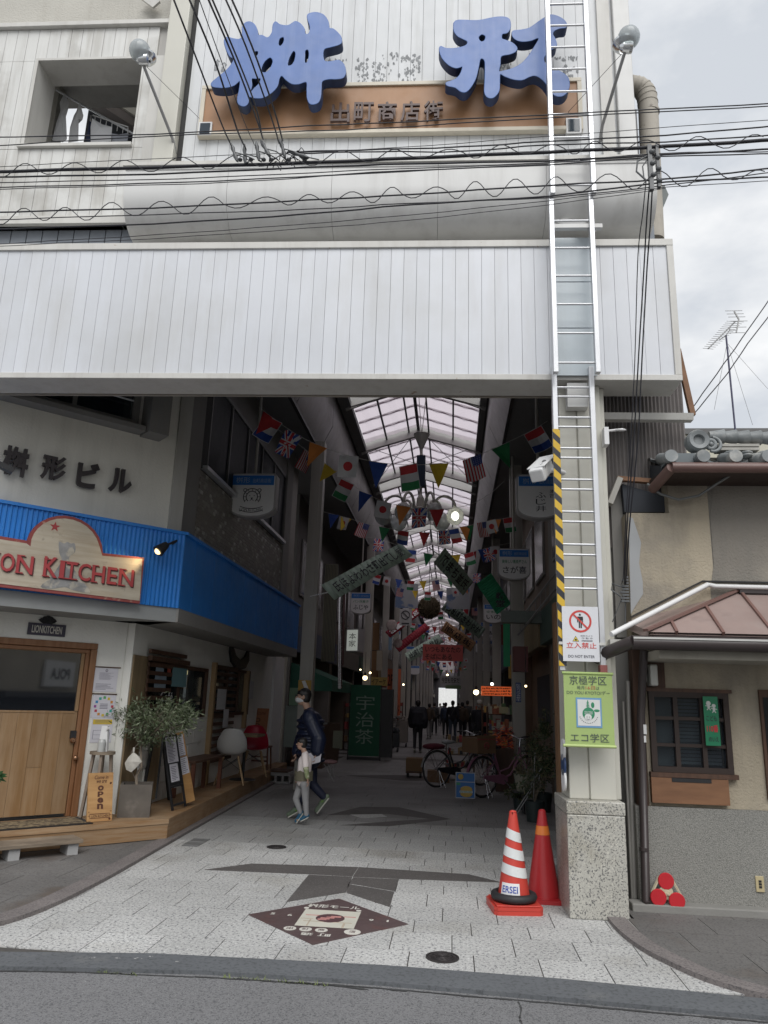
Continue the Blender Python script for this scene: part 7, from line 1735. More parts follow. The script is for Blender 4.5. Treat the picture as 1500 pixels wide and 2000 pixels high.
chd=person('small child in pale pink tee and grey trousers walking left before the man',J,(-1,-.1,0),.66,.008,pink,gry,bluesh,short=True,base=Vector((J['toeL'].x,J['toeL'].y,0)))
q=MB();
for s in 'L':cap_(q,J['shL'].lerp(J['elL'],.7),J['elL'],.036,.036);cap_(q,J['elL'],J['elL'].lerp(J['wrL'],.85),.036,.028)
o=chd.part('patterned_sleeve',q,M('green_patterned_sleeve',(.22,.26,.13),.8,.2,12,c2=(.42,.42,.30),c2s=22,c2t=(.5,.56)));organic(o,.008,1)
q=MB();cap_(q,J['elR'],J['elR'].lerp(J['wrR'],.8),.034,.026);o=chd.part('patterned_sleeve',q,MATS['green_patterned_sleeve']);organic(o,.008,1)
q=MB();e_=J['pelvis']+Vector((-.055,-.055,.03));
for i in range(9):
    a=math.pi*.95+i*math.pi*.95/8;a2=a+math.pi*.95/8;c=J['pelvis'];r_=.118
    q.quad((c.x+r_*math.cos(a),c.y+r_*math.sin(a),c.z+.0),(c.x+r_*math.cos(a2),c.y+r_*math.sin(a2),c.z+.0),(c.x+r_*math.cos(a2),c.y+r_*math.sin(a2),c.z+.11+.02*(i%2)),(c.x+r_*math.cos(a),c.y+r_*math.sin(a),c.z+.11+.02*((i+1)%2)))
chd.part('tee_print',q,M('olive_print',(.13,.12,.08),.8))
# walkers in the background
def walker(px,pfoot,ptop,Y,head,label,top,tr,stride=.3,group=None,cap=None,k=None,**kw):
    x=onY(px,pfoot,Y)[0];h=onY(px,ptop,Y)[2];h=min(max(h,1.5),1.85);k=h/1.7;fw=Vector((math.sin(R(head)),math.cos(R(head)),0));rt=Vector((fw.y,-fw.x,0));c=Vector((x,Y,0));Z_=lambda z:Vector((0,0,z*k))
    J=dict(head=c+Z_(1.56)+fw*.03,neck=c+Z_(1.40),chest=c+Z_(1.25),pelvis=c+Z_(.95))
    for s,g in(('L',-1),('R',1)):
        J['sh'+s]=c+Z_(1.36)+rt*g*.17*k;J['el'+s]=c+Z_(1.08)+rt*g*.23*k-fw*g*.07;J['wr'+s]=c+Z_(.84)+rt*g*.22*k+fw*(.1-g*.06);J['hip'+s]=c+Z_(.90)+rt*g*.09*k
        f=g*stride*.5;J['kn'+s]=c+Z_(.50)+rt*g*.09*k+fw*(f*.6+.03);J['an'+s]=c+Z_(.09+(.05 if g<0 else 0))+rt*g*.09*k+fw*f;J['toe'+s]=c+Z_(.045)+rt*g*.09*k+fw*(f+.15)
    return person(label,J,fw,k,.022,top,tr,black,hands=False,group=group,cap=cap,**kw)
dkj=M('very_dark_coat',(.012,.013,.02),.8,.1);dkj2=M('charcoal_coat',(.045,.045,.048),.8,.1);brj=M('brown_coat',(.07,.05,.035),.8,.1);blj=M('slate_blue_coat',(.03,.045,.08),.8,.1);dkt=M('dark_trousers',(.015,.016,.02),.8,.1);jeans=M('dark_jeans',(.04,.055,.08),.8,.1)
walker(815,1467,1366,24.5,2,'bulky person in a long dark coat seen from behind left of centre',dkj,dkt,.1,puffy=.05)
walker(838,1436,1373,34.,-10,'person in brown coat with pale skirt beyond the bulky walker',brj,M('pale_grey_cloth',(.22,.22,.22),.8),.35)
walker(848,1427,1371,38.,5,'person in black top and beige bag nearing the far exit, left side',dkj2,dkt,.2)
walker(859,1412,1373,52.,170,'far person in a pale shirt walking towards the viewer',M('pale_shirt',(.4,.4,.4),.8),dkt,.3)
walker(870,1432,1371,35.5,0,'person in slate blue jacket walking away, left of the one with shoulder strap',blj,dkt,.3)
w5=walker(884,1441,1367,31.5,3,'person in dark jacket and jeans with a diagonal shoulder strap, walking away',dkj,jeans,.35)
w5.part('shoulder_strap',MB().beam(Vector(onY(878,1402,31.2)),Vector(onY(888,1384,31.2)),.05,.02),dkj2)
walker(903,1438,1370,32.5,-12,'person in brown jacket walking away beside the person in white cap',brj,dkt,.25)
walker(913,1428,1367,37.,8,'person in charcoal jacket partly hidden by the person with white cap',dkj2,dkt,.25)
walker(895,1412,1372,55.,0,'far tiny person in dark clothes right of the exit middle',dkj,dkt,.2)
walker(866,1412,1372,57.,0,'far tiny person in dark clothes left of the exit middle',dkj2,dkt,.2)
walker(938,1478,1366,20.8,200,'person in dark jacket with white cap and grey mask standing behind the bicycles',dkj,dkt,.1,cap=M('white_cap',(.40,.40,.38),.6),mask=M('grey_mask',(.28,.29,.29),.8),hair=None)

# ================================================================ bicycles
chr_=M('bright_chrome',(.60,.60,.62),.2,.08,8,metal=.9);tyre=M('tyre_rubber',(.018,.018,.018),.8,.1)
def bicycle(x,y,deg,frame_mat,fender_mat,lab,seat_mat,basket=True,extra=None,stand=True):
    f=Fr(x,y,deg);t=Thing('bicycle',lab,'bicycle',f,(0,0,0),group='city bicycles parked on the right');R_=.325;wb=1.08
    for cx,nm in((0,'rear_wheel'),(wb,'front_wheel')):
        tt=t.part(nm,MB().ring((cx,0,R_+.012),R_,.0165,36,7,0,'y'),tyre)
        t.part('rim',MB().ring((cx,0,R_+.012),R_-.022,.008,36,6,0,'y'),chr_,parent=tt)
        q=MB()
        for k in range(18):a=k*math.pi/9;q.tube([(cx+.02*math.cos(a+1),.02*(-1)**k,R_+.012+.02*math.sin(a+1)),(cx+(R_-.025)*math.cos(a),0,R_+.012+(R_-.025)*math.sin(a))],.0016,3,cap=False)
        q.tube([(cx,-.05,R_+.012),(cx,.05,R_+.012)],.022,8);t.part('spokes',q,chr_,parent=tt)
        q=MB();n=18
        for i in range(n):
            a0=R(15 if cx==0 else 35)+i*R(160 if cx==0 else 130)/n;a1=a0+R(160 if cx==0 else 130)/n;r_=R_+.035
            q.quad(*[(cx+r_*math.cos(a),yy,R_+.012+r_*math.sin(a))for a,yy in((a0,-.028),(a0,.028),(a1,.028),(a1,-.028))])
        o=t.part('mudguard',q,fender_mat);s_=o.modifiers.new('s','SOLIDIFY');s_.thickness=.004
    bb=Vector((.44,0,.28));seat=Vector((.27,0,.72));head=Vector((.88,0,.82));hd2=Vector((.92,0,.62));q=MB()
    q.tube([bb,seat],.015,8).tube([hd2,Vector((.66,0,.36)),bb],.018,8).tube([head+Vector((0,0,-.08)),Vector((.62,0,.47)),bb+(seat-bb)*.3],.013,8).tube([head,hd2],.019,8)
    for s in(-1,1):q.tube([bb+Vector((0,s*.03,0)),(0,s*.05,R_+.012)],.009,6).tube([bb+(seat-bb)*.75,(0,s*.05,R_+.012)],.008,6).tube([hd2,hd2+Vector((.03,s*.045,-.04)),(wb,s*.05,R_+.012)],.010,6)
    t.part('frame',q,frame_mat)
    t.part('handlebar',MB().tube([head+Vector((-.17,-.26,.18)),head+Vector((.02,-.24,.2)),head+Vector((.05,-.06,.14)),head+Vector((.05,.06,.14)),head+Vector((.02,.24,.2)),head+Vector((-.17,.26,.18))],.011,7).tube([head,head+Vector((.03,0,.14))],.012,7),chr_)
    t.part('grip',MB().tube([head+Vector((-.19,-.26,.178)),head+Vector((-.08,-.25,.19))],.016,7),black);t.part('grip',MB().tube([head+Vector((-.19,.26,.178)),head+Vector((-.08,.25,.19))],.016,7),black)
    q=MB();q.ball((.24,0,.82),.13,.09,.045,14).ball((.36,0,.82),.09,.035,.03,10).tube([(.27,0,.7),(.255,0,.8)],.013,7);t.part('saddle',q,seat_mat)
    q=MB().tube([(-.28,-.05,.72),(.16,-.05,.70)],.006,5).tube([(-.28,.05,.72),(.16,.05,.70)],.006,5).tube([(-.2,-.05,.72),(0,-.06,.34)],.005,5).tube([(-.2,.05,.72),(0,.06,.34)],.005,5);
    for i in range(4):q.tube([(-.25+i*.11,-.05,.72),(-.25+i*.11,.05,.72)],.005,5)
    t.part('rear_rack',q,chr_)
    t.part('chain_case',MB().prism([(-.04,.30),(.44,.20),(.53,.26),(.52,.33),(.42,.37),(-.02,.36)],-.07,-.05,'y'),frame_mat)
    q=MB().tube([bb+Vector((0,-.07,0)),bb+Vector((.12,-.09,-.12))],.009,6).box(bb.x+.08,bb.x+.16,-.18,-.1,bb.z-.14,bb.z-.115).tube([bb+Vector((0,.07,0)),bb+Vector((-.12,.09,.12))],.009,6).box(bb.x-.16,bb.x-.08,.1,.18,bb.z+.115,bb.z+.14);t.part('crank_set',q,chr_)
    if stand:t.part('kickstand',MB().tube([(.0,-.06,R_),(-.02,-.16,.008)],.008,6).tube([(0,-.06,R_),(.08,-.17,.008)],.008,6),chr_)
    if basket:
        q=MB();bx0,bx1,z0,z1=.98,1.26,.74,.98
        for z in(z0,(z0+z1)/2,z1):q.tube([(bx0,-.17,z),(bx1,-.17,z),(bx1,.17,z),(bx0,.17,z),(bx0,-.17,z)],.004,4)
        for k in range(9):yy=-.17+k*.0425;q.tube([(bx0,yy,z1),(bx0,yy,z0),(bx1,yy,z0),(bx1,yy,z1)],.0025,3,cap=False)
        for k in range(6):xx=bx0+k*.056;q.tube([(xx,-.17,z1),(xx,-.17,z0)],.0025,3).tube([(xx,.17,z1),(xx,.17,z0)],.0025,3)
        t.part('basket',q,black)
    return t,f
b1x,b1y=gz(853,1538);
t1,f1=bicycle(b1x,b1y,38,M('black_bike_frame',(.02,.02,.025),.3),chr_,'black and chrome bicycle with plastic wrapped saddle, left of the pair',M('plastic_wrapped_saddle',(.30,.31,.32),.3,.1,20))
q=MB();q.ball((-.08,0,.74),.26,.13,.06,14);o_=f1.w((-.08,0,.74));t=Thing('maroon_cloth','dark maroon cloth lying over the rear rack of the chrome bicycle','cloth',f1,(-.08,0,.7));o=t.part('cloth',q,M('maroon_fabric',(.10,.012,.025),.85,.2,10,bump=.5,bs=25))
b2x,b2y=gz(943,1558)
t2,f2=bicycle(b2x,b2y,40,M('dusty_pink_bike_frame',(.26,.11,.17),.4,.1,5),MATS['dusty_pink_bike_frame'],'dusty pink bicycle with full chain case, right of the pair',black)
t=Thing('carton','wide brown carton with a red oval mark on the pink bicycle rack','box',f2,(-.12,0,.735));t.part('carton_body',MB().box(-.3,.12,-.2,.2,.735,.98).box(-.3,.12,-.2,-.19,.981,1.03).box(-.3,.12,.19,.2,.981,1.0),M('brown_carton',(.17,.10,.055),.85,.1,4))
q=MB()
for zz in(.86,):q.ring((-.09,-.204,zz),.05,.012,20,5,0,'y').box(-.15,-.03,-.206,-.2025,zz-.012,zz+.012);
q.box(-.3,.12,-.203,-.2005,.955,.975);t.part('printed_mark',q,redp)
# blue parking notice leaning on the pink bicycle
x0,_,z1=onY(890,1508,13.0);x1,_,z0=onY(928,1560,13.0)
t=Thing('blue_notice_board','blue standing board with a yellow round emblem and white bands against the pink bicycle','notice board',W0,((x0+x1)/2,13.,0));z0=max(z0,.01)
t.part('board',MB().box(x0,x1,13.0,13.02,z0,z1),M('royal_blue_board',(.015,.12,.36),.45,.06));w_,h=x1-x0,z1-z0
q=MB().box(x0,x1,12.994,12.999,z0+h*.62,z0+h*.645,0).ball((x0+w_*.26,12.995,z0+h*.83),.045,.004,.045,14,1).box(x0+w_*.04,x0+w_*.24,12.994,12.999,z0+h*.5,z0+h*.6,2)
q.ball((x0+w_*.55,12.995,z0+h*.34),.10,.003,.055,16,1).ball((x0+w_*.55,12.995,z0+h*.17),.10,.003,.05,16,1).ball((x0+w_*.55,12.995,z0+h*.25),.085,.0032,.07,16,1).box(x0+w_*.2,x0+w_*.88,12.988,12.9915,z0+h*.21,z0+h*.29,0)
for a in(0,1):q.box(x0+(x1-x0-.01)*a,x0+(x1-x0-.01)*a+.01,12.993,12.999,z0,z1,0)
q.box(x0+.011,x1-.011,12.993,12.999,z0,z0+.01,0).box(x0+.011,x1-.011,12.993,12.999,z1-.01,z1,0).text('自転車',(x0+w_*.25,x0+w_*.83,z0+h*.22,z0+h*.28),12.985,2)
t.part('print',q,[M('pale_sign_print',(.45,.47,.5),.5),M('mustard_print',(.45,.30,.06),.5),M('green_print',(.03,.25,.12),.5)])
# bright goods, shelves and plants behind the bicycles
q=MB();rr=random.Random(2)
for i in range(170):
    c=onY(rr.uniform(964,1002),rr.uniform(1420,1464),14.9+rr.uniform(-.3,.3));s_=rr.uniform(.012,.04);q.beam((c[0]-s_,c[1],c[2]-s_*rr.uniform(-1,1)),(c[0]+s_,c[1]+.02,c[2]+s_*rr.uniform(-1,1)),s_,.01,rr.choice((0,0,1,1,2)))
gd=Thing('sweet_display','heap of bright red and orange wrapped sweets on a stand behind the bicycles','goods',W0,onY(983,1490,15));gd.part('packets',q,[M('glowing_orange_packet',(.55,.12,.03),.5,.3,20,emit=.05),M('red_packet',(.35,.03,.03),.5,.3,20),M('dark_packet',(.04,.03,.03),.5)],kind='stuff')  # orange packets carry a faint glow of their own to look bright
x0,_,z0=onY(966,1465,15);x1=onY(1000,1465,15)[0];gd.part('stand',MB().box(x0,x1,14.6,15.05,0.0,z0+.05),darkwood)
gd2=Thing('shelf_of_goods','low shelf of small coloured packets between the two bicycles','shelf',W0,onY(895,1530,16.4));q=MB()
x0,x1=onY(872,1500,16.4)[0],onY(925,1500,16.4)[0]
for k in range(3):gd2.part('shelf_board',MB().box(x0,x1,16.3,16.7,.25+k*.25,.27+k*.25),woodg)
gd2.part('side_frame',MB().box(x0-.02,x0,16.3,16.7,0,.9),darkwood);gd2.part('side_frame',MB().box(x1,x1+.02,16.3,16.7,0,.9),darkwood)
for i in range(46):
    xx=rr.uniform(x0+.03,x1-.03);k=rr.randrange(3);q.box(xx-.03,xx+.03,16.28+rr.uniform(0,.1),16.45,.272+k*.25,.272+k*.25+rr.uniform(.06,.15),rr.randrange(4))
gd2.part('packets',q,[M('tan_packet',(.35,.22,.1),.6,.3,10),MATS['red_packet'],M('pale_packet',(.4,.36,.3),.6),MATS['dark_packet']],kind='stuff')
t=Thing('cardboard_box','cardboard box lying on the floor behind the chrome bicycle wheel','box',W0,onY(862,1520,15.9));x0,_,z1=onY(835,1503,15.9);x1=onY(878,1503,15.9)[0];t.part('carton',MB().box(x0,x1,15.8,16.1,.0,.22),MATS['brown_carton'])
# plants
gl1=M('dark_fern_leaf',(.03,.055,.02),.6,.3,9);gl2=M('dry_yellow_leaf',(.12,.11,.05),.7,.3,9)
def shrub(px,base_py,Y,cpy,rad,n,lab,pot=None,seed=1,mats=(gl1,gl2),lw=.009,ll=.07,stems=5,spread=.12):
    x=onY(px,base_py,Y)[0];cz=onY(px,cpy,Y)[2];c=Vector((x,Y,cz));t=Thing('potted_plant',lab,'plant',W0,(x,Y,0));q,cl=leafcloud(c,rad,n,lw,ll,seed)
    t.part('foliage',q,list(mats),kind='stuff');s=MB();b=Vector((x,Y,.25))
    for i,cc in enumerate(cl[:stems*3]):s.tube([b,b.lerp(cc,.5)+Vector((0,0,.08)),cc],.006,5,r2=.002)
    t.part('stem',s,bark)
    if pot:t.part('pot',MB().lathe([(.001,0),(pot*.8,0),(pot,.27),(pot*.86,.27),(pot*.8,.24),(.001,.24)],(x,Y,0),18),M('dark_blue_green_pot',(.025,.035,.035),.4,.1))
    return t
shrub(1045,1608,11.15,1500,(.24,.22,.46),1100,'airy green shrub in a dark pot behind the red cones',.14,21)
shrub(1062,1560,12.2,1450,(.16,.3,.55),900,'tall thin leafed shrub against the dark slatted wall',.13,22)
shrub(1016,1570,12.4,1548,(.22,.2,.12),500,'low spreading fern beside the pink bicycle',.12,23)
c=Vector(onY(1022,1528,11.9));q=MB().lathe([(.10,-.12),(.14,.1),(.15,.12),(.13,.12),(.09,-.1),(.001,-.1)],c,18);bk=Thing('flower_basket','whitish basket of dried pale flowers by the pink bicycle front','basket',W0,(c.x,c.y,c.z-.12));bk.part('basket',q,M('whitewashed_wicker',(.22,.21,.17),.8,.3,30))
q,_=leafcloud(c+Vector((0,0,.17)),(.15,.13,.08),380,.008,.05,31);bk.part('dry_flowers',q,[M('dried_flower',(.20,.18,.12),.9,.3,20),gl2],kind='stuff');bk.part('stand',MB().tube([(c.x,c.y,0),(c.x,c.y,c.z-.12)],.02,8).box(c.x-.15,c.x+.15,c.y-.15,c.y+.15,c.z-.14,c.z-.12),black)
t=Thing('tripod_stand','thin grey metal stand leaning among the plants','stand',W0,onY(1012,1600,11.));
for a,b in(((1005,1588),(1043,1530)),((1008,1592),(1038,1545)),((1045,1470),(1042,1560)),((1060,1497),(1035,1535))):t.part('rod',MB().tube([onY(*a,11.),onY(*b,11.1)],.007,6),steelg)
# folding pink stool and rack behind the man
t=Thing('folding_stool','folding stool with pink flowered seat and thin crossed legs behind the man','stool',W0,onY(645,1500,12.2));ps=onY(645,1488,12.2);t.part('seat',MB().ball((ps[0],ps[1],ps[2]),.12,.12,.035,14),M('pink_flowered_cloth',(.26,.15,.15),.8,.3,20))
for a,b in(((633,1492),(652,1527)),((640,1492),(656,1520)),((655,1492),(640,1524))):t.part('leg',MB().tube([onY(*a,12.1),onY(b[0],b[1],12.2)],.007,6),steelg)
# parked bicycles and goods by the far left shops
bicycle(-2.25,25.2,75,M('grey_bike_frame',(.2,.2,.2),.4),black,'distant grey bicycle parked on the left below the blank white board',black)[0].o['group']='distant bicycles'
bicycle(-2.2,27.4,80,M('silver_bike_frame',(.3,.3,.3),.4),chr_,'distant silver bicycle parked behind the grey one on the left',black)[0].o['group']='distant bicycles'
# racks of goods along the shop fronts
def rack(x,y,w_,lab,cols,seed,h=1.5):
    rr=random.Random(seed);t=Thing('goods_rack',lab,'rack',W0,(x,y,0),group='goods racks before the shop fronts');lv=(.25,.62,.98,1.32)
    for z in lv:t.part('shelf_board',MB().box(x-w_/2,x+w_/2,y,y+.35,z,z+.02),darkwood)
    for s in(-1,1):t.part('upright',MB().box(x+s*w_/2-.015,x+s*w_/2+.015,y,y+.35,0,h),darkwood)
    q=MB()
    for z in lv:
        u=x-w_/2+.04
        while u<x+w_/2-.06:b=rr.uniform(.05,.12);q.box(u,u+b*.9,y-.01+rr.uniform(0,.05),y+.25,z+.021,z+.021+rr.uniform(.07,.24),rr.randrange(len(cols)));u+=b
    t.part('packets',q,[M('pack_%d_%d'%(seed,i),c,.6,.25,12)for i,c in enumerate(cols)],kind='stuff');
    t.part('price_card',MB().box(x-.1,x+.1,y-.03,y-.02,1.36,1.5),M('price_card_paper',(.55,.5,.3),.7))
    return t
P1=[(.4,.12,.06),(.5,.4,.12),(.12,.22,.10),(.5,.48,.4),(.1,.12,.2)];P2=[(.45,.3,.1),(.3,.05,.05),(.4,.4,.38),(.2,.12,.06)]
rack(1.15,17.3,.7,'rack of orange and cream packets just past the second right post',P1,51);rack(1.2,20.2,.8,'rack of mixed goods below the orange lit sign',P2,52);rack(1.15,25.5,.8,'rack of goods behind the person in white cap',P1,53,1.3)
rack(-3.05,24.6,.8,'rack of cream and red goods left of the parked grey bicycles',P2,54);rack(-2.95,31.5,.9,'rack of goods beyond the second left post',P1,55);rack(-2.9,38.5,.9,'distant rack of goods beyond the tall orange banner',P2,56)
# ================================================================ foreground items
red1=M('bright_red_cone_plastic',(.50,.05,.035),.4,.08,5,c2=(.40,.045,.04),c2s=3);red2=M('deep_red_cone_plastic',(.36,.018,.022),.4,.08,4)
rub=M('black_rubber_ring',(.02,.02,.022),.6,.1)
def cone(px,py,ptop,lab,mat,bands,base_w=.19,weight=False,broken=False,rot=0):
    x,y=gz(px,py);zt=onY(px,ptop,y)[2];f=Fr(x,y,rot);t=Thing('traffic_cone',lab,'traffic cone',f,(0,0,0),group='red traffic cones by the granite plinth')
    r0,r1=.135,.028;rz=lambda z:r0+(r1-r0)*(z-.03)/(zt-.03)
    prof=[(rz(.03),.03),(rz(zt-.01),zt-.01),(r1*.7,zt),(r1*.5,zt-.02)]
    q=MB().lathe(prof,(0,0,0),26)
    if broken:
        for k in range(26):
            if k%3==0:v=q.v[26*1+k];q.v[26+k]=(v[0],v[1],v[2]-.03*((k%5)/4));
    t.part('cone_body',q,mat)
    t.part('base',MB().prism([(a*base_w*(1 if abs(b)<2 else 1),b*base_w)for a,b in((-.85,-1),(.85,-1),(1,-.85),(1,.85),(.85,1),(-.85,1),(-1,.85),(-1,-.85))],.0,.03,'z'),mat,bevel=.008)
    if weight:
        for k in(1,2):t.part('stacked_base',MB().prism([(a*base_w,b*base_w)for a,b in((-.85,-1),(.85,-1),(1,-.85),(1,.85),(.85,1),(-.85,1),(-1,.85),(-1,-.85))],.0+.032*1,.0+.055,'z')if k==1 else MB().box(-base_w*.9,base_w*.9,-base_w*.9,base_w*.9,.056,.066),mat,bevel=.004)
        t.part('weight_ring',MB().ring((0,0,.10),.15,.032,30,8),rub)
    for(a,b,m_,sh)in bands:
        za,zb=zt*a,zt*b;q=MB();n=26;vs=[]
        for zz in(za,zb):
            for j in range(n):an_=2*math.pi*j/n;z=zz-sh*math.cos(an_-math.pi*.95)*.02;vs.append((math.cos(an_)*(rz(z)+.0025),math.sin(an_)*(rz(z)+.0025),z))
        q.add(vs,[(j,(j+1)%n,n+(j+1)%n,n+j)for j in range(n)],0,True);t.part('reflective_band',q,m_)
    return t,f,rz,zt
wband=M('worn_white_tape',(.62,.64,.64),.5,.1,12,c2=(.40,.38,.36),c2s=14,c2t=(.62,.68));oband=M('orange_tape',(.65,.18,.03),.4)
t,f,rz,zt=cone(1004,1776,1583,'striped red and white cone with worn tip and black ring, nearer of the two cones',red1,((.70,.80,wband,-1),(.52,.62,wband,-1),(.35,.45,wband,-1)),weight=True,broken=True,rot=8)
q=MB();n=10;zz0,zz1=zt*.165,zt*.285
TT=lambda u,z:(lambda a,r_:(math.cos(a)*r_,math.sin(a)*r_,z))(R(205)+u*R(75),rz(z)+.004)
for i in range(n):q.quad(TT(i/n,zz0),TT((i+1)/n,zz0),TT((i+1)/n,zz1),TT(i/n,zz1),0)
q.text('ERSEI',(.1,.9,zz0+.02,zz1-.02),T=lambda a,b:(lambda p:(p[0]*1.02,p[1]*1.02,p[2]))(TT(a,b)),m=1,bold=.012);t.part('label_sticker',q,[white,M('blue_lettering_ink',(.02,.06,.35),.5)])
cone(1062,1757,1581,'plain deep red cone with one orange band, further of the two cones',red2,((.72,.82,oband,0),),base_w=.175)
# signs on the column
def fsign(p0,p1,d,name,lab,mat,cat='sign',th=.006):
    x0,z1=F.px(*p0,d);x1,z0=F.px(*p1,d);t=Thing(name,lab,cat,F,((x0+x1)/2,d,z0));t.part('panel',MB().box(x0,x1,d,d+th,z0,z1),mat,bevel=.001);return t,x0,x1,z0,z1
D=-.12
t,x0,x1,z0,z1=fsign((1097,1184),(1172,1293),D,'no_entry_sign','white do not enter sign with red prohibition ring, tied to the ladder',M('glossy_white_sign',(.66,.67,.70),.3,.03))
w_,h=x1-x0,z1-z0;cx,cz=(x0+x1)/2,z0+h*.73;rr_=w_*.31;q=MB()
n=36;
for i in range(n):
    a,b=2*math.pi*i/n,2*math.pi*(i+1)/n;q.quad(*[(cx+r_*math.cos(t_),D-.002,cz+r_*math.sin(t_))for r_,t_ in((rr_,a),(rr_,b),(rr_*.82,b),(rr_*.82,a))],0)
dd=rr_*.62;q.beam((cx-dd,D-.0035,cz+dd),(cx+dd,D-.0035,cz-dd),.013,.001,0,up=(0,1,0))
mx_=lambda a,b,c,e_,m=1:q.box(cx+a*rr_,cx+b*rr_,D-.0025,D-.0005,cz+c*rr_,cz+e_*rr_,m)
q.ball((cx-.02*rr_,D-.001,cz+.58*rr_),rr_*.1,.0015,rr_*.1,12,1)
mx_(-.24,.22,.1,.42);mx_(-.27,-.19,-.1,.38);mx_(.17,.25,-.1,.38);mx_(-.14,-.03,-.6,.1);mx_(.02,.13,-.6,.1)
tri=[(x0+w_*.27,z0+h*.36),(x0+w_*.45,z0+h*.36),(x0+w_*.36,z0+h*.46)];q.prism(tri,D-.0015,D-.0005,'y',1);q.prism([(a+(x0+w_*.36-a)*.2,b+(z0+h*.39-b)*.2)for a,b in tri],D-.003,D-.0016,'y',2)
q.box(x0+w_*.335,x0+w_*.385,D-.004,D-.0031,z0+h*.375,z0+h*.405,1)
q.text('防犯カメラ',(x0+w_*.5,x0+w_*.82,z0+h*.45,z0+h*.478),D-.002,3).text('作 動 中',(x0+w_*.52,x0+w_*.82,z0+h*.405,z0+h*.435),D-.002,3)
for i in range(2):q.box(x0+w_*.52,x0+w_*.82,D-.002,D-.001,z0+h*(.365+i*.015),z0+h*(.37+i*.015),3)
q.text('立入禁止',(x0+w_*.1,x0+w_*.92,z0+h*.235,z0+h*.345),D-.002,0,.008).text('DO NOT ENTER',(x0+w_*.14,x0+w_*.86,z0+h*.065,z0+h*.115),D-.002,3,.01)
t.part('print',q,[M('sign_red',(.55,.06,.05),.4),black,M('sign_yellow',(.65,.50,.06),.4),M('sign_ink',(.05,.05,.07),.5)])
t.part('tie_bracket',MB().box(x0-.03,x0-.001,D,D+.02,z0+h*.3,z0+h*.35).box(x1+.001,x1+.05,D,D+.02,z0+h*.3,z0+h*.35),trimm)
lime=M('lime_green_cloth',(.34,.45,.16),.7,.05,4,bump=.1,bs=8)
D=-.10;x0,z1=F.px(1100,1314,D);x1,z0=F.px(1201,1459,D)
t=Thing('green_school_banner','lime green cloth banner with school district lettering and white square emblem on the column','banner',F,((x0+x1)/2,D,z0));w_,h=x1-x0,z1-z0
q=MB();n=14
for i in range(n):
    a,b=i/n,(i+1)/n;f_=lambda u:D
    q.quad((x0+w_*a,f_(a),z0),(x0+w_*b,f_(b),z0),(x0+w_*b,f_(b),z1),(x0+w_*a,f_(a),z1),0)
o=t.part('cloth',q,lime);s_=o.modifiers.new('s','SOLIDIFY');s_.thickness=.003;s_.offset=1
t.part('top_rod',MB().tube([(x0-.01,D,z1),(x1+.01,D,z1)],.012,8),lime);t.part('bottom_rod',MB().tube([(x0-.015,D,z0),(x1+.01,D,z0)],.012,8),M('pale_lime_hem',(.45,.55,.22),.6))
yy=D-.0075;q=MB();X=lambda u:x0+w_*u;Z_=lambda v:z0+h*v
q.text('京極学区',(X(.12),X(.88),Z_(.84),Z_(.965)),yy,0).text('毎月',(X(.27),X(.42),Z_(.775),Z_(.825)),yy,0).text('16日',(X(.45),X(.64),Z_(.775),Z_(.825)),yy,1).text('は',(X(.66),X(.73),Z_(.775),Z_(.82)),yy,0).text('DO YOU KYOTO?デー',(X(.06),X(.94),Z_(.705),Z_(.76)),yy,0).text('エコ学区',(X(.11),X(.89),Z_(.055),Z_(.17)),yy,0)
q.box(X(.24),X(.76),yy+.001,yy+.003,Z_(.25),Z_(.66),2).box(X(.27),X(.73),yy-.0005,yy+.0005,Z_(.275),Z_(.635),3)
gc=(X(.49),Z_(.44));q.ball((gc[0],yy-.001,gc[1]),w_*.125,.001,w_*.125,20,4).ball((gc[0]-w_*.01,yy-.0022,gc[1]-h*.05),w_*.075,.001,w_*.07,16,3)
for k in range(4):q.box(gc[0]-w_*(.035-.004*k)-w_*.01,gc[0]+w_*(.035-.004*k)-w_*.01,yy-.0016,yy-.0006,Z_(.53+k*.02),Z_(.54+k*.02),4)
q.box(gc[0]-w_*.02,gc[0]+w_*.0,yy-.0014,yy-.0006,Z_(.52),Z_(.625),4)
for(a,b,c,e_)in((.58,.56,.035,.06),(.66,.485,.06,.028)):q.ball((X(a),yy-.001,Z_(b)),w_*c,.001,w_*e_,12,4)
q.text('DO YOU',(X(.41),X(.57),Z_(.455),Z_(.475)),yy-.0035,3,.02).text('KYOTO?',(X(.41),X(.57),Z_(.43),Z_(.45)),yy-.0035,3,.02)
for s in(-1,1):q.ball((gc[0]+s*w_*.025-w_*.01,yy-.0045,gc[1]-h*.045),w_*.008,.001,w_*.008,8,0)
q.tube([(gc[0]+w_*(-.01+.03*math.cos(a)),yy-.004,gc[1]-h*.065+w_*.02*math.sin(a))for a in[math.pi+i*math.pi/6 for i in range(7)]],.0012,4,0)
for k in range(13):
    a=math.pi*(1.12+k*.76/12);r_=w_*.19;q.box(gc[0]+r_*math.cos(a)-.003,gc[0]+r_*math.cos(a)+.003,yy-.002,yy-.001,gc[1]+r_*math.sin(a)-.003,gc[1]+r_*math.sin(a)+.003,0)
t.part('print',q,[M('dark_slate_ink',(.06,.075,.08),.6),M('pale_red_ink',(.45,.12,.08),.6),M('sky_blue_ink',(.14,.30,.50),.5),M('print_white',(.62,.63,.62),.5),M('leaf_green_ink',(.03,.22,.11),.5)])
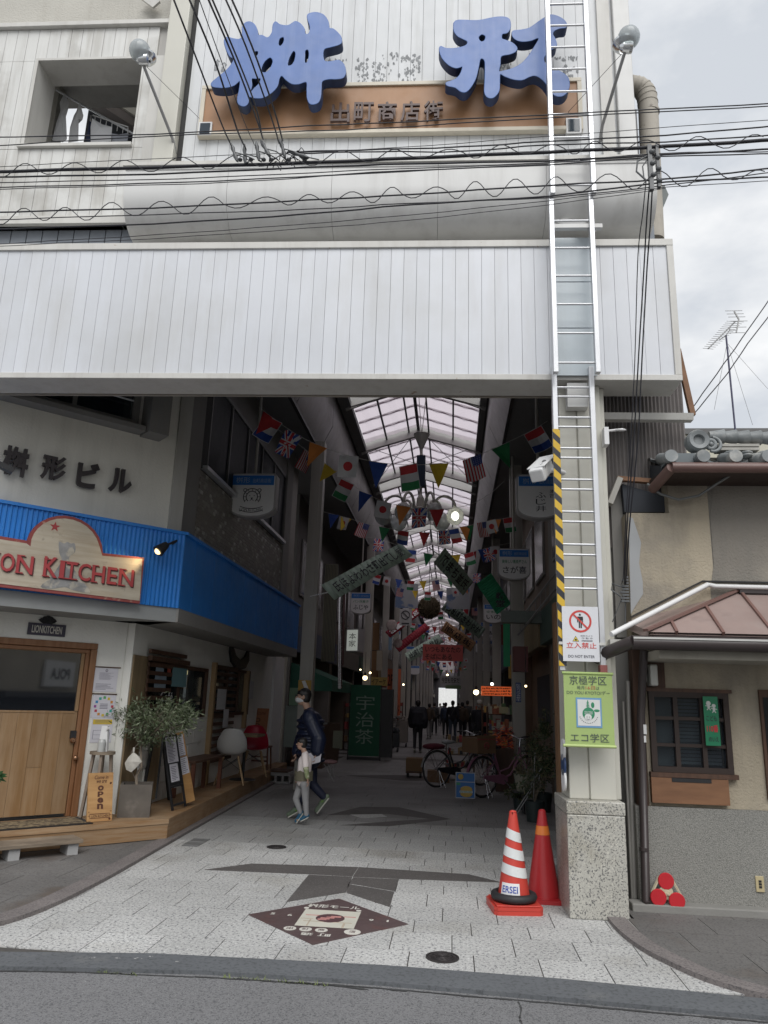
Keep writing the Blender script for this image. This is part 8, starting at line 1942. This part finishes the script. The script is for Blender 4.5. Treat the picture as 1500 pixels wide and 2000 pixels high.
# round signs hung edge-on at the column's left side
x_,z_=F.px(1114,1500,.1);t=Thing('edge_on_round_signs','two round white and blue signs seen edge on at the left side of the column','sign',F,(x_,.1,z_))
for i,(py,m_)in enumerate(((1465,white),(1495,M('navy_sign',(.03,.06,.15),.4)),(1525,white))):zz=F.px(1114,py,.1)[1];t.part('disc',MB().lathe([(.001,-.008),(.085,-.008),(.085,.008),(.001,.008)],(c0-.035,.16,zz),20,0,'x'),m_)
# security camera on the column
a=Vector(F.p3(1088,918,.05));t=Thing('security_camera','white box security camera on a bracket at the left of the ladder','camera',F,a)
b=Vector(F.p3(1066,905,.12));c=Vector(F.p3(1048,930,-.05))
t.part('bracket',MB().tube([a+Vector((.1,.1,0)),a,Vector(F.p3(1068,920,.1))],.02,8),white);t.part('housing',MB().beam(b,c,.13,.12),white,bevel=.015);t.part('sunshield',MB().beam(b+Vector((.02,.0,.07)),c+Vector((-.01,0,.075)),.17,.012),white,bevel=.004)
t.part('lens',MB().lathe([(.001,-.02),(.03,-.02),(.03,.0)],b.lerp(c,.5)+Vector((0,-.065,.0)),12,0,'y').lathe([(.001,-.02),(.022,-.02),(.022,.0)],b.lerp(c,.3)+Vector((0,-.065,.02)),12,0,'y'),M('grey_lens',(.15,.15,.15),.2))
# small lamp and bracket right of the ladder
a=F.p3(1180,850,.05);solo('small_street_light',MB().box(a[0]-.01,a[0]+.03,.0,.1,a[2]-.1,a[2]+.06).tube([(a[0]+.03,.05,a[2]+.04),(a[0]+.16,.02,a[2]+.045)],.012,8).ball((a[0]+.14,.02,a[2]+.04),.05,.02,.012,10),white,'little white arm light on the right side of the upper column','lamp',F,a)
# red disc triangle toy-like stand
cx,cz=H.px(1302,1728,-.10)[0],.0;yb=-.25
t=Thing('red_disc_stand','triangular cream plastic frame with three red discs leaning against the gravel plinth','plastic stand',H,(cx,-.2,0.075))
cr_=M('cream_plastic',(.52,.47,.34),.5,.08,6);zb2=zst+.006
pt3=[]
for(px,py)in((1302,1722),(1285,1752),(1321,1759)):
    x,z=H.px(px,py,-.13);pt3.append((x,z))
sh=lambda z:-.15+.06*(z-zst)/.22
def disc3(x,z,r_,th,m,nm):t.part(nm,MB().lathe([(.001,-th),(r_*.93,-th),(r_,-th+.006),(r_,0),(.001,0)],(x,sh(z),z),24,0,'y'),m)
for(x,z)in pt3:disc3(x,z,.062,.016,M('red_disc_plastic',(.50,.02,.03),.4,.05),'red_disc')
mx3,mz3=sum(p[0]for p in pt3)/3,sum(p[1]for p in pt3)/3
t.part('hub',MB().lathe([(.001,-.012),(.02,-.012),(.024,-.004),(.05,-.004),(.055,.006),(.001,.006)],(mx3,sh(mz3)+.015,mz3),22,0,'y'),cr_)
for i in range(3):
    a,b=pt3[i],pt3[(i+1)%3];c_=((a[0]+b[0])/2-mx3,(a[1]+b[1])/2-mz3);L_=math.hypot(*c_);o_=(c_[0]/L_*.052,c_[1]/L_*.052)
    t.part('frame_bar',MB().beam((a[0]+o_[0],sh(a[1])+.012,a[1]+o_[1]),(b[0]+o_[0],sh(b[1])+.012,b[1]+o_[1]),.02,.012),cr_)
    t.part('spoke',MB().beam((mx3,sh(mz3)+.016,mz3),(a[0],sh(a[1])+.012,a[1]),.03,.01),cr_)
# cream plate with three buttons, green child safety poster
x0,z1=H.px(1475,1711,-.05);x1,z0=H.px(1494,1743,-.05);t=Thing('wall_socket_plate','small cream plate with three dark holes on the gravel plinth','socket',H,((x0+x1)/2,-.05,z0));t.part('plate',MB().box(x0,x1,-.052,-.041,z0,z1),M('aged_cream_plate',(.50,.42,.25),.5),bevel=.003)
for k in range(3):zz=z0+(z1-z0)*(.32+.18*k);t.part('hole',MB().box((x0+x1)/2-.01,(x0+x1)/2+.012,-.055,-.0525,zz-.008,zz+.008),black)
x0,z1=H.px(1372,1360,-.08);x1,z0=H.px(1408,1457,-.08);t=Thing('green_safety_poster','narrow dark green poster with white figures and red numerals in the house window','poster',H,((x0+x1)/2,-.08,z0));w_,h=x1-x0,z1-z0
t.part('sheet',MB().box(x0,x1,-.084,-.08,z0,z1),M('deep_green_poster',(.015,.19,.09),.4,.05));q=MB()
q.text('こども',(x0+w_*.15,x0+w_*.85,z0+h*.5,z0+h*.61),-.087,0,.01).text('110番',(x0+w_*.12,x0+w_*.9,z0+h*.27,z0+h*.42),-.087,1,.03).text('のいえ',(x0+w_*.22,x0+w_*.88,z0+h*.08,z0+h*.18),-.087,0,.01)
for(a,b,s_)in((.35,.86,1.2),(.7,.81,1)):q.ball((x0+w_*a,-.086,z0+h*b),.017*s_,.001,.016*s_,10,2).box(x0+w_*a-.01,x0+w_*a+.01,-.0868,-.085,z0+h*(b-.1),z0+h*(b-.04),2).beam((x0+w_*a-.025,-.086,z0+h*(b-.05)),(x0+w_*a+.025,-.086,z0+h*(b-.07)),.006,.001,2,up=(0,1,0)).beam((x0+w_*a,-.086,z0+h*(b-.1)),(x0+w_*a-.015,-.086,z0+h*(b-.14)),.007,.001,2,up=(0,1,0)).beam((x0+w_*a,-.086,z0+h*(b-.1)),(x0+w_*a+.015,-.086,z0+h*(b-.14)),.007,.001,2,up=(0,1,0))
t.part('lettering',q,[inkb,M('signal_red_ink',(.5,.03,.04),.5),M('poster_white',(.55,.58,.55),.5)])
# meter boxes and tangles left of the window
x0,z1=H.px(1266,1298,-.1);x1,z0=H.px(1283,1340,-.1);solo('meter_box',MB().box(x0,x1,-.16,-.01,z0,z1).box(x0-.04,x0-.01,-.1,-.01,z0+.03,z1-.01),M('pale_meter_plastic',(.45,.45,.42),.4),'pale rounded meter box in the dark corner under the copper canopy','meter box',H,(x0,-.01,z0),bevel=.012)
x0,z1=H.px(1243,1285,-.02);x1,z0=H.px(1300,1345,-.02);solo('meter_board',MB().box(x0,x1,-.02,-.002,z0,z1),darkwood,'dark board behind the meter box at the house corner','board',H,(x0,-.01,z0))
for k,(a,b)in enumerate((((1256,1415),(1263,1434)),((1257,1437),(1262,1450)))):x0,z1=H.px(*a,-.13);x1,z0=H.px(*b,-.13);solo('small_label',MB().box(x0,x1,-.137,-.134,z0,z1),white,('longer' if k==0 else 'shorter')+' small white label on the down pipe','label',H,(x0,-.13,z0))
# letters of the left building
q=MB();chars=(('桝',(2,54),(874,932)),('形',(79,127),(891,940)),('ビ',(148,191),(904,955)),('ル',(211,255),(917,964)))
for i,(ch_,(a,b),(c,d_))in enumerate(chars):
    s0=LF.px(a,(c+d_)/2,DU-.03)[0];s1=LF.px(b,(c+d_)/2,DU-.03)[0];z1_,z0_=LF.px((a+b)/2,c,DU-.03)[1],LF.px((a+b)/2,d_,DU-.03)[1]
    o=solo('building_name_character',MB().text(ch_,(s0,s1,z0_,z1_),DU-.045,0,.035,.04),M('dark_iron_letter',(.035,.028,.03),.5),('first','second','third','last')[i]+' raised dark character of the building name above the blue fascia','letter',LF,((s0+s1)/2,DU,z0_),group='raised building name characters')
a=LF.p3(-8,905,-.2);solo('black_wall_lamp',MB().beam(a,(a[0]+.16,a[1]-.02,a[2]-.05),.1,.05),black,'black lamp head just entering at the left picture edge by the first character','lamp',LF,a)
# ---------------------------------------------------------------- laundry in the loggia
lw=M('white_laundry',(.70,.71,.73),.85,.05,6);li2=.75
def cloth2(pts,lab,d=.95,name='hanging_shirt',mat=lw,cat='laundry'):
    P=[F.px(p[0],p[1],d)for p in pts];q=MB();n=len(P);cx=sum(p[0]for p in P)/n;cz=sum(p[1]for p in P)/n
    q.add([(cx,d-.04,cz)]+[(p[0],d+.015*((i%3)-1),p[1])for i,p in enumerate(P)],[(0,i+1,(i+1)%n+1)for i in range(n)]);q.add([(cx,d+.04,cz)]+[(p[0],d+.015*((i%3)-1),p[1])for i,p in enumerate(P)],[(0,(i+1)%n+1,i+1)for i in range(n)])
    return solo(name,q,mat,lab,cat,F,(cx,d,cz))
cloth2([(127,184),(134,198),(132,212),(130,230),(131,272),(122,276),(103,276),(110,240),(117,214),(118,202)],'white shirt hanging leftmost in the square wall opening')
cloth2([(157,200),(163,226),(160,232),(155,234),(153,276),(132,277),(138,250),(144,226),(148,215)],'white shirt hanging second from the left in the wall opening')
cloth2([(181,233),(200,243),(218,246),(220,250),(217,276),(176,277),(178,250)],'white towel pegged on the drying rack in the wall opening',.92,'hanging_towel')
cloth2([(176,238),(181,240),(178,277),(168,277),(172,252)],'dark navy cloth hanging left of the white towel',.94,'hanging_cloth',M('dark_navy_cloth',(.02,.03,.07),.85))
cloth2([(219,262),(232,264),(250,258),(250,277),(219,277)],'grey pants hanging right of the white towel on the rack',.94,'hanging_cloth',M('grey_patterned_cloth',(.35,.37,.42),.85,.2,20))
solo('laundry_pole',MB().tube([F.p3(110,176,.97),F.p3(262,262,.97)],.014,6),alu,'metal laundry pole sloping across the wall opening','pole',F,F.p3(180,215,.97))
q=MB().tube([F.p3(174,258,.96),F.p3(178,226,.96),F.p3(182,225,.96),F.p3(250,248,.96),F.p3(250,262,.96)],.008,6)
for k in range(6):p=F.p3(186+k*11,229+k*4,.96);q.tube([p,(p[0],p[1],p[2]-.08)],.005,5)
solo('drying_rack',q,white,'white plastic drying rack with pegs in the wall opening','drying rack',F,F.p3(215,240,.96))
# ================================================================ overhead cables over the street
YW=4.9
def wire(pts,r_,lab,name='cable',Y=YW,group='black cables crossing the street in front of the facade',wav=0.,k=4,Ys=None,n=6):
    pp=dens(pts,k);P=[]
    for i,p in enumerate(pp):
        t=i/(len(pp)-1);yy=Y if Ys is None else Ys[0]+(Ys[1]-Ys[0])*t
        P.append(Vector(onY(p[0],p[1]+(wav*math.sin(i*2.1)if wav else 0),yy)))
    return solo(name,MB().tube(P,r_,n),cable,lab,'cable',W0,P[0],group=group)
H_=[  # left y, mid y (750), right y (1500)
    (((-30,268),(300,262),(600,246),(750,240),(1070,224),(1530,201)),.0055,'uppermost thin cable crossing the brown signboard'),
    (((-30,286),(300,266),(600,256),(750,250),(1070,230),(1530,206)),.005,'second cable crossing low over the brown signboard'),
    (((-30,327),(340,308),(750,290),(1070,266),(1530,232)),.003,'hair thin cable just above the thick bundle'),
    (((560,297),(700,293),(900,287),(1070,276),(1300,264),(1530,244)),.0065,'twisted cable starting at the insulators towards the upper right'),
    (((580,300),(740,296),(900,296),(1070,283),(1300,277),(1530,262)),.006,'lower twisted cable starting at the insulators'),
    (((-30,336),(300,327),(600,318),(800,309),(1070,297),(1300,286),(1530,272)),.0155,'thickest black cable bundle across the facade'),
    (((-30,346),(300,340),(600,327),(800,320),(1070,314),(1300,302),(1530,290)),.008,'black cable hanging just under the thickest bundle'),
    (((-30,357),(350,349),(700,333),(1070,318),(1280,300),(1530,296)),.0045,'thin cable third below the bundle'),
    (((-30,366),(200,361),(500,350),(800,333),(1070,322),(1290,306),(1530,300)),.0055,'wavy thin cable lowest of the upper group'),
    (((-30,370),(200,364),(450,356),(700,340),(1070,320)),.004,'loosely twined thin cable lowest of the upper group on the left'),
    (((-30,415),(300,406),(600,391),(800,380),(1070,362),(1300,350),(1530,326)),.007,'upper cable of the lower group across the cornice'),
    (((-30,430),(300,419),(600,409),(800,397),(1070,386),(1300,362),(1530,334)),.0045,'middle thin cable of the lower group'),
    (((-30,448),(300,437),(600,418),(800,400),(1070,383),(1300,356),(1530,345)),.007,'lowest dark cable of the lower group'),
    (((-30,478),(250,462),(500,445),(800,420),(1070,392),(1300,366),(1530,352)),.0032,'thin sagging cable along the bottom of the cornice'),
    (((-30,482),(300,466),(600,446),(800,430),(1070,400),(1300,368)),.003,'lowermost thin sagging cable above the white band')]
for pts,r_,lab in H_:wire(pts,r_*.85,lab,wav=.6)
def coil(x0,x1,f,amp,per,lab,r_=.0045):
    rr=random.Random(int(per));P=[];x=x0;ph=0.;A=amp;r_*=.8
    while x<x1:
        if ph>=2*math.pi:ph-=2*math.pi;A=amp*rr.uniform(.55,1.15);pr_=per*rr.uniform(.8,1.25)
        elif not P:pr_=per
        P.append((x,f(x)+A*math.sin(ph)));x+=pr_/10;ph+=2*math.pi/10
    wire(P,r_,lab,'coiling_cable',k=1,Y=YW-.03)
coil(-20,1500,lambda x:334-.04*x,13,92,'wavy cable winding round the thickest bundle')
coil(-20,1500,lambda x:424-.058*(x if x<1070 else 1070+(x-1070)*.9),15,88,'wide wavy cable winding along the lower group')
# service drops from the upper left
ins_m=M('grey_insulator',(.10,.105,.11),.4,.2,20)
for i,(pts,r_)in enumerate(((((335,-12),(382,110),(432,240),(452,285)),.006),(((365,-12),(420,120),(462,250),(480,290)),.0065),(((385,-12),(440,140),(478,240),(498,285)),.003),(((402,-12),(455,110),(495,215),(514,272)),.0065),(((410,-12),(466,120),(500,210),(512,268)),.006),(((436,-12),(480,90),(530,230),(545,280)),.006),(((448,-12),(492,90),(534,210),(552,275)),.0065))):
    wire(pts,r_,('leftmost','second','third and thinnest','fourth','fifth','sixth','rightmost')[i]+' steep service cable running down to the insulators from above','service_cable',Ys=(3.0,YW),group='steep service cables at the upper left')
for i,(px,py,ang)in enumerate(((457,297,.35),(478,300,.12),(503,295,.2),(518,290,.5),(552,290,.3),(583,302,1.2))):
    c=PX(px,py,YW-.03);d=Vector((math.sin(ang),0,-math.cos(ang)));q=MB();L_=.09;q.tube([c-d*L_,c-d*L_*.4,c,c+d*L_*.5,c+d*L_],.012,8,rs=[.006,.018,.011,.018,.008])
    q.tube([c+d*L_,PX(px+8,316,YW)],.006,5).tube([c,PX(px+22,py+6,YW-.05),PX(px+40,312,YW)],.005,5).ball(PX(px+12,312,YW),.02,.02,.015,8)
    solo('insulator',q,ins_m,('leftmost','second','third','fourth','fifth','rightmost')[i]+' grey insulator and clamp on the cable bundle','insulator',W0,c,group='insulators on the cable bundle')
q=MB();
for k in range(14):a=PX(random.uniform(490,600),random.uniform(294,322),YW-.02);b=a+Vector((random.uniform(-.09,.09),.02,random.uniform(-.05,.03)));q.tube([a,a.lerp(b,.5)+Vector((0,0,.03)),b],.004,5)
solo('cable_tangle',q,cable,'tangle of short jumper wires around the insulators','cables',W0,PX(545,305,YW),kind='stuff')
# clamp and drop cables at right
c=PX(1272,300,YW);q=MB().box(c.x-.03,c.x+.0,c.y-.02,c.y+.02,c.z-.32,c.z+.07).box(c.x+.03,c.x+.05,c.y-.02,c.y+.02,c.z-.30,c.z+.07)
for k in range(6):q.ball((c.x+.0+(k%2)*.04,c.y-.02,c.z-.05*k),.022,.02,.02,8)
q.tube([c,PX(1245,315,YW),PX(1243,335,YW),PX(1262,352,YW)],.007,6).tube([c,PX(1255,325,YW),PX(1258,350,YW)],.005,6);solo('cable_clamp',q,ins_m,'dark clamp with short loops where the drop cables leave the bundle on the right','clamp',W0,c)
for i,(pts,r_)in enumerate(((((1262,352),(1255,420),(1246,500),(1240,700),(1232,860),(1222,1020),(1218,1120),(1214,1140)),.0038),(((1270,345),(1263,430),(1258,520),(1247,700),(1238,860),(1226,1010),(1221,1100),(1220,1140)),.0055),(((1275,350),(1270,440),(1264,520),(1254,700),(1246,860),(1231,1010),(1224,1110),(1222,1140)),.0055))):
    wire(pts,r_,('left','middle','right')[i]+' one of three long black drop cables in front of the right band end','drop_cable',Ys=(YW,6.3),group='drop cables on the right',wav=1.)
q=MB();c=PX(1220,1148,6.3)
for k in range(9):q.box(c.x-.03+random.uniform(-.01,.03),c.x+.03,c.y-.02,c.y+.01,c.z-.12+k*.025,c.z-.105+k*.025)
q.tube([c,PX(1195,1140,6.3),PX(1194,1152,6.3),PX(1212,1165,6.3)],.006,6).tube([PX(1216,1165,6.3),PX(1196,1215,6.35)],.004,5).tube([PX(1222,1165,6.3),PX(1221,1225,6.35)],.006,5);solo('cable_junction',q,ins_m,'small grey junction clamp where the drop cables end above the copper canopy','clamp',W0,c)
for i,pts in enumerate((((1350,800),(1400,730),(1450,660),(1530,545)),((1352,812),(1420,730),(1460,672),(1530,580)))):
    wire(pts,.008,('upper','lower')[i]+' slanting cable in the sky beside the antenna mast','sky_cable',Y=9.5,group='slanting cables by the antenna',wav=.8)
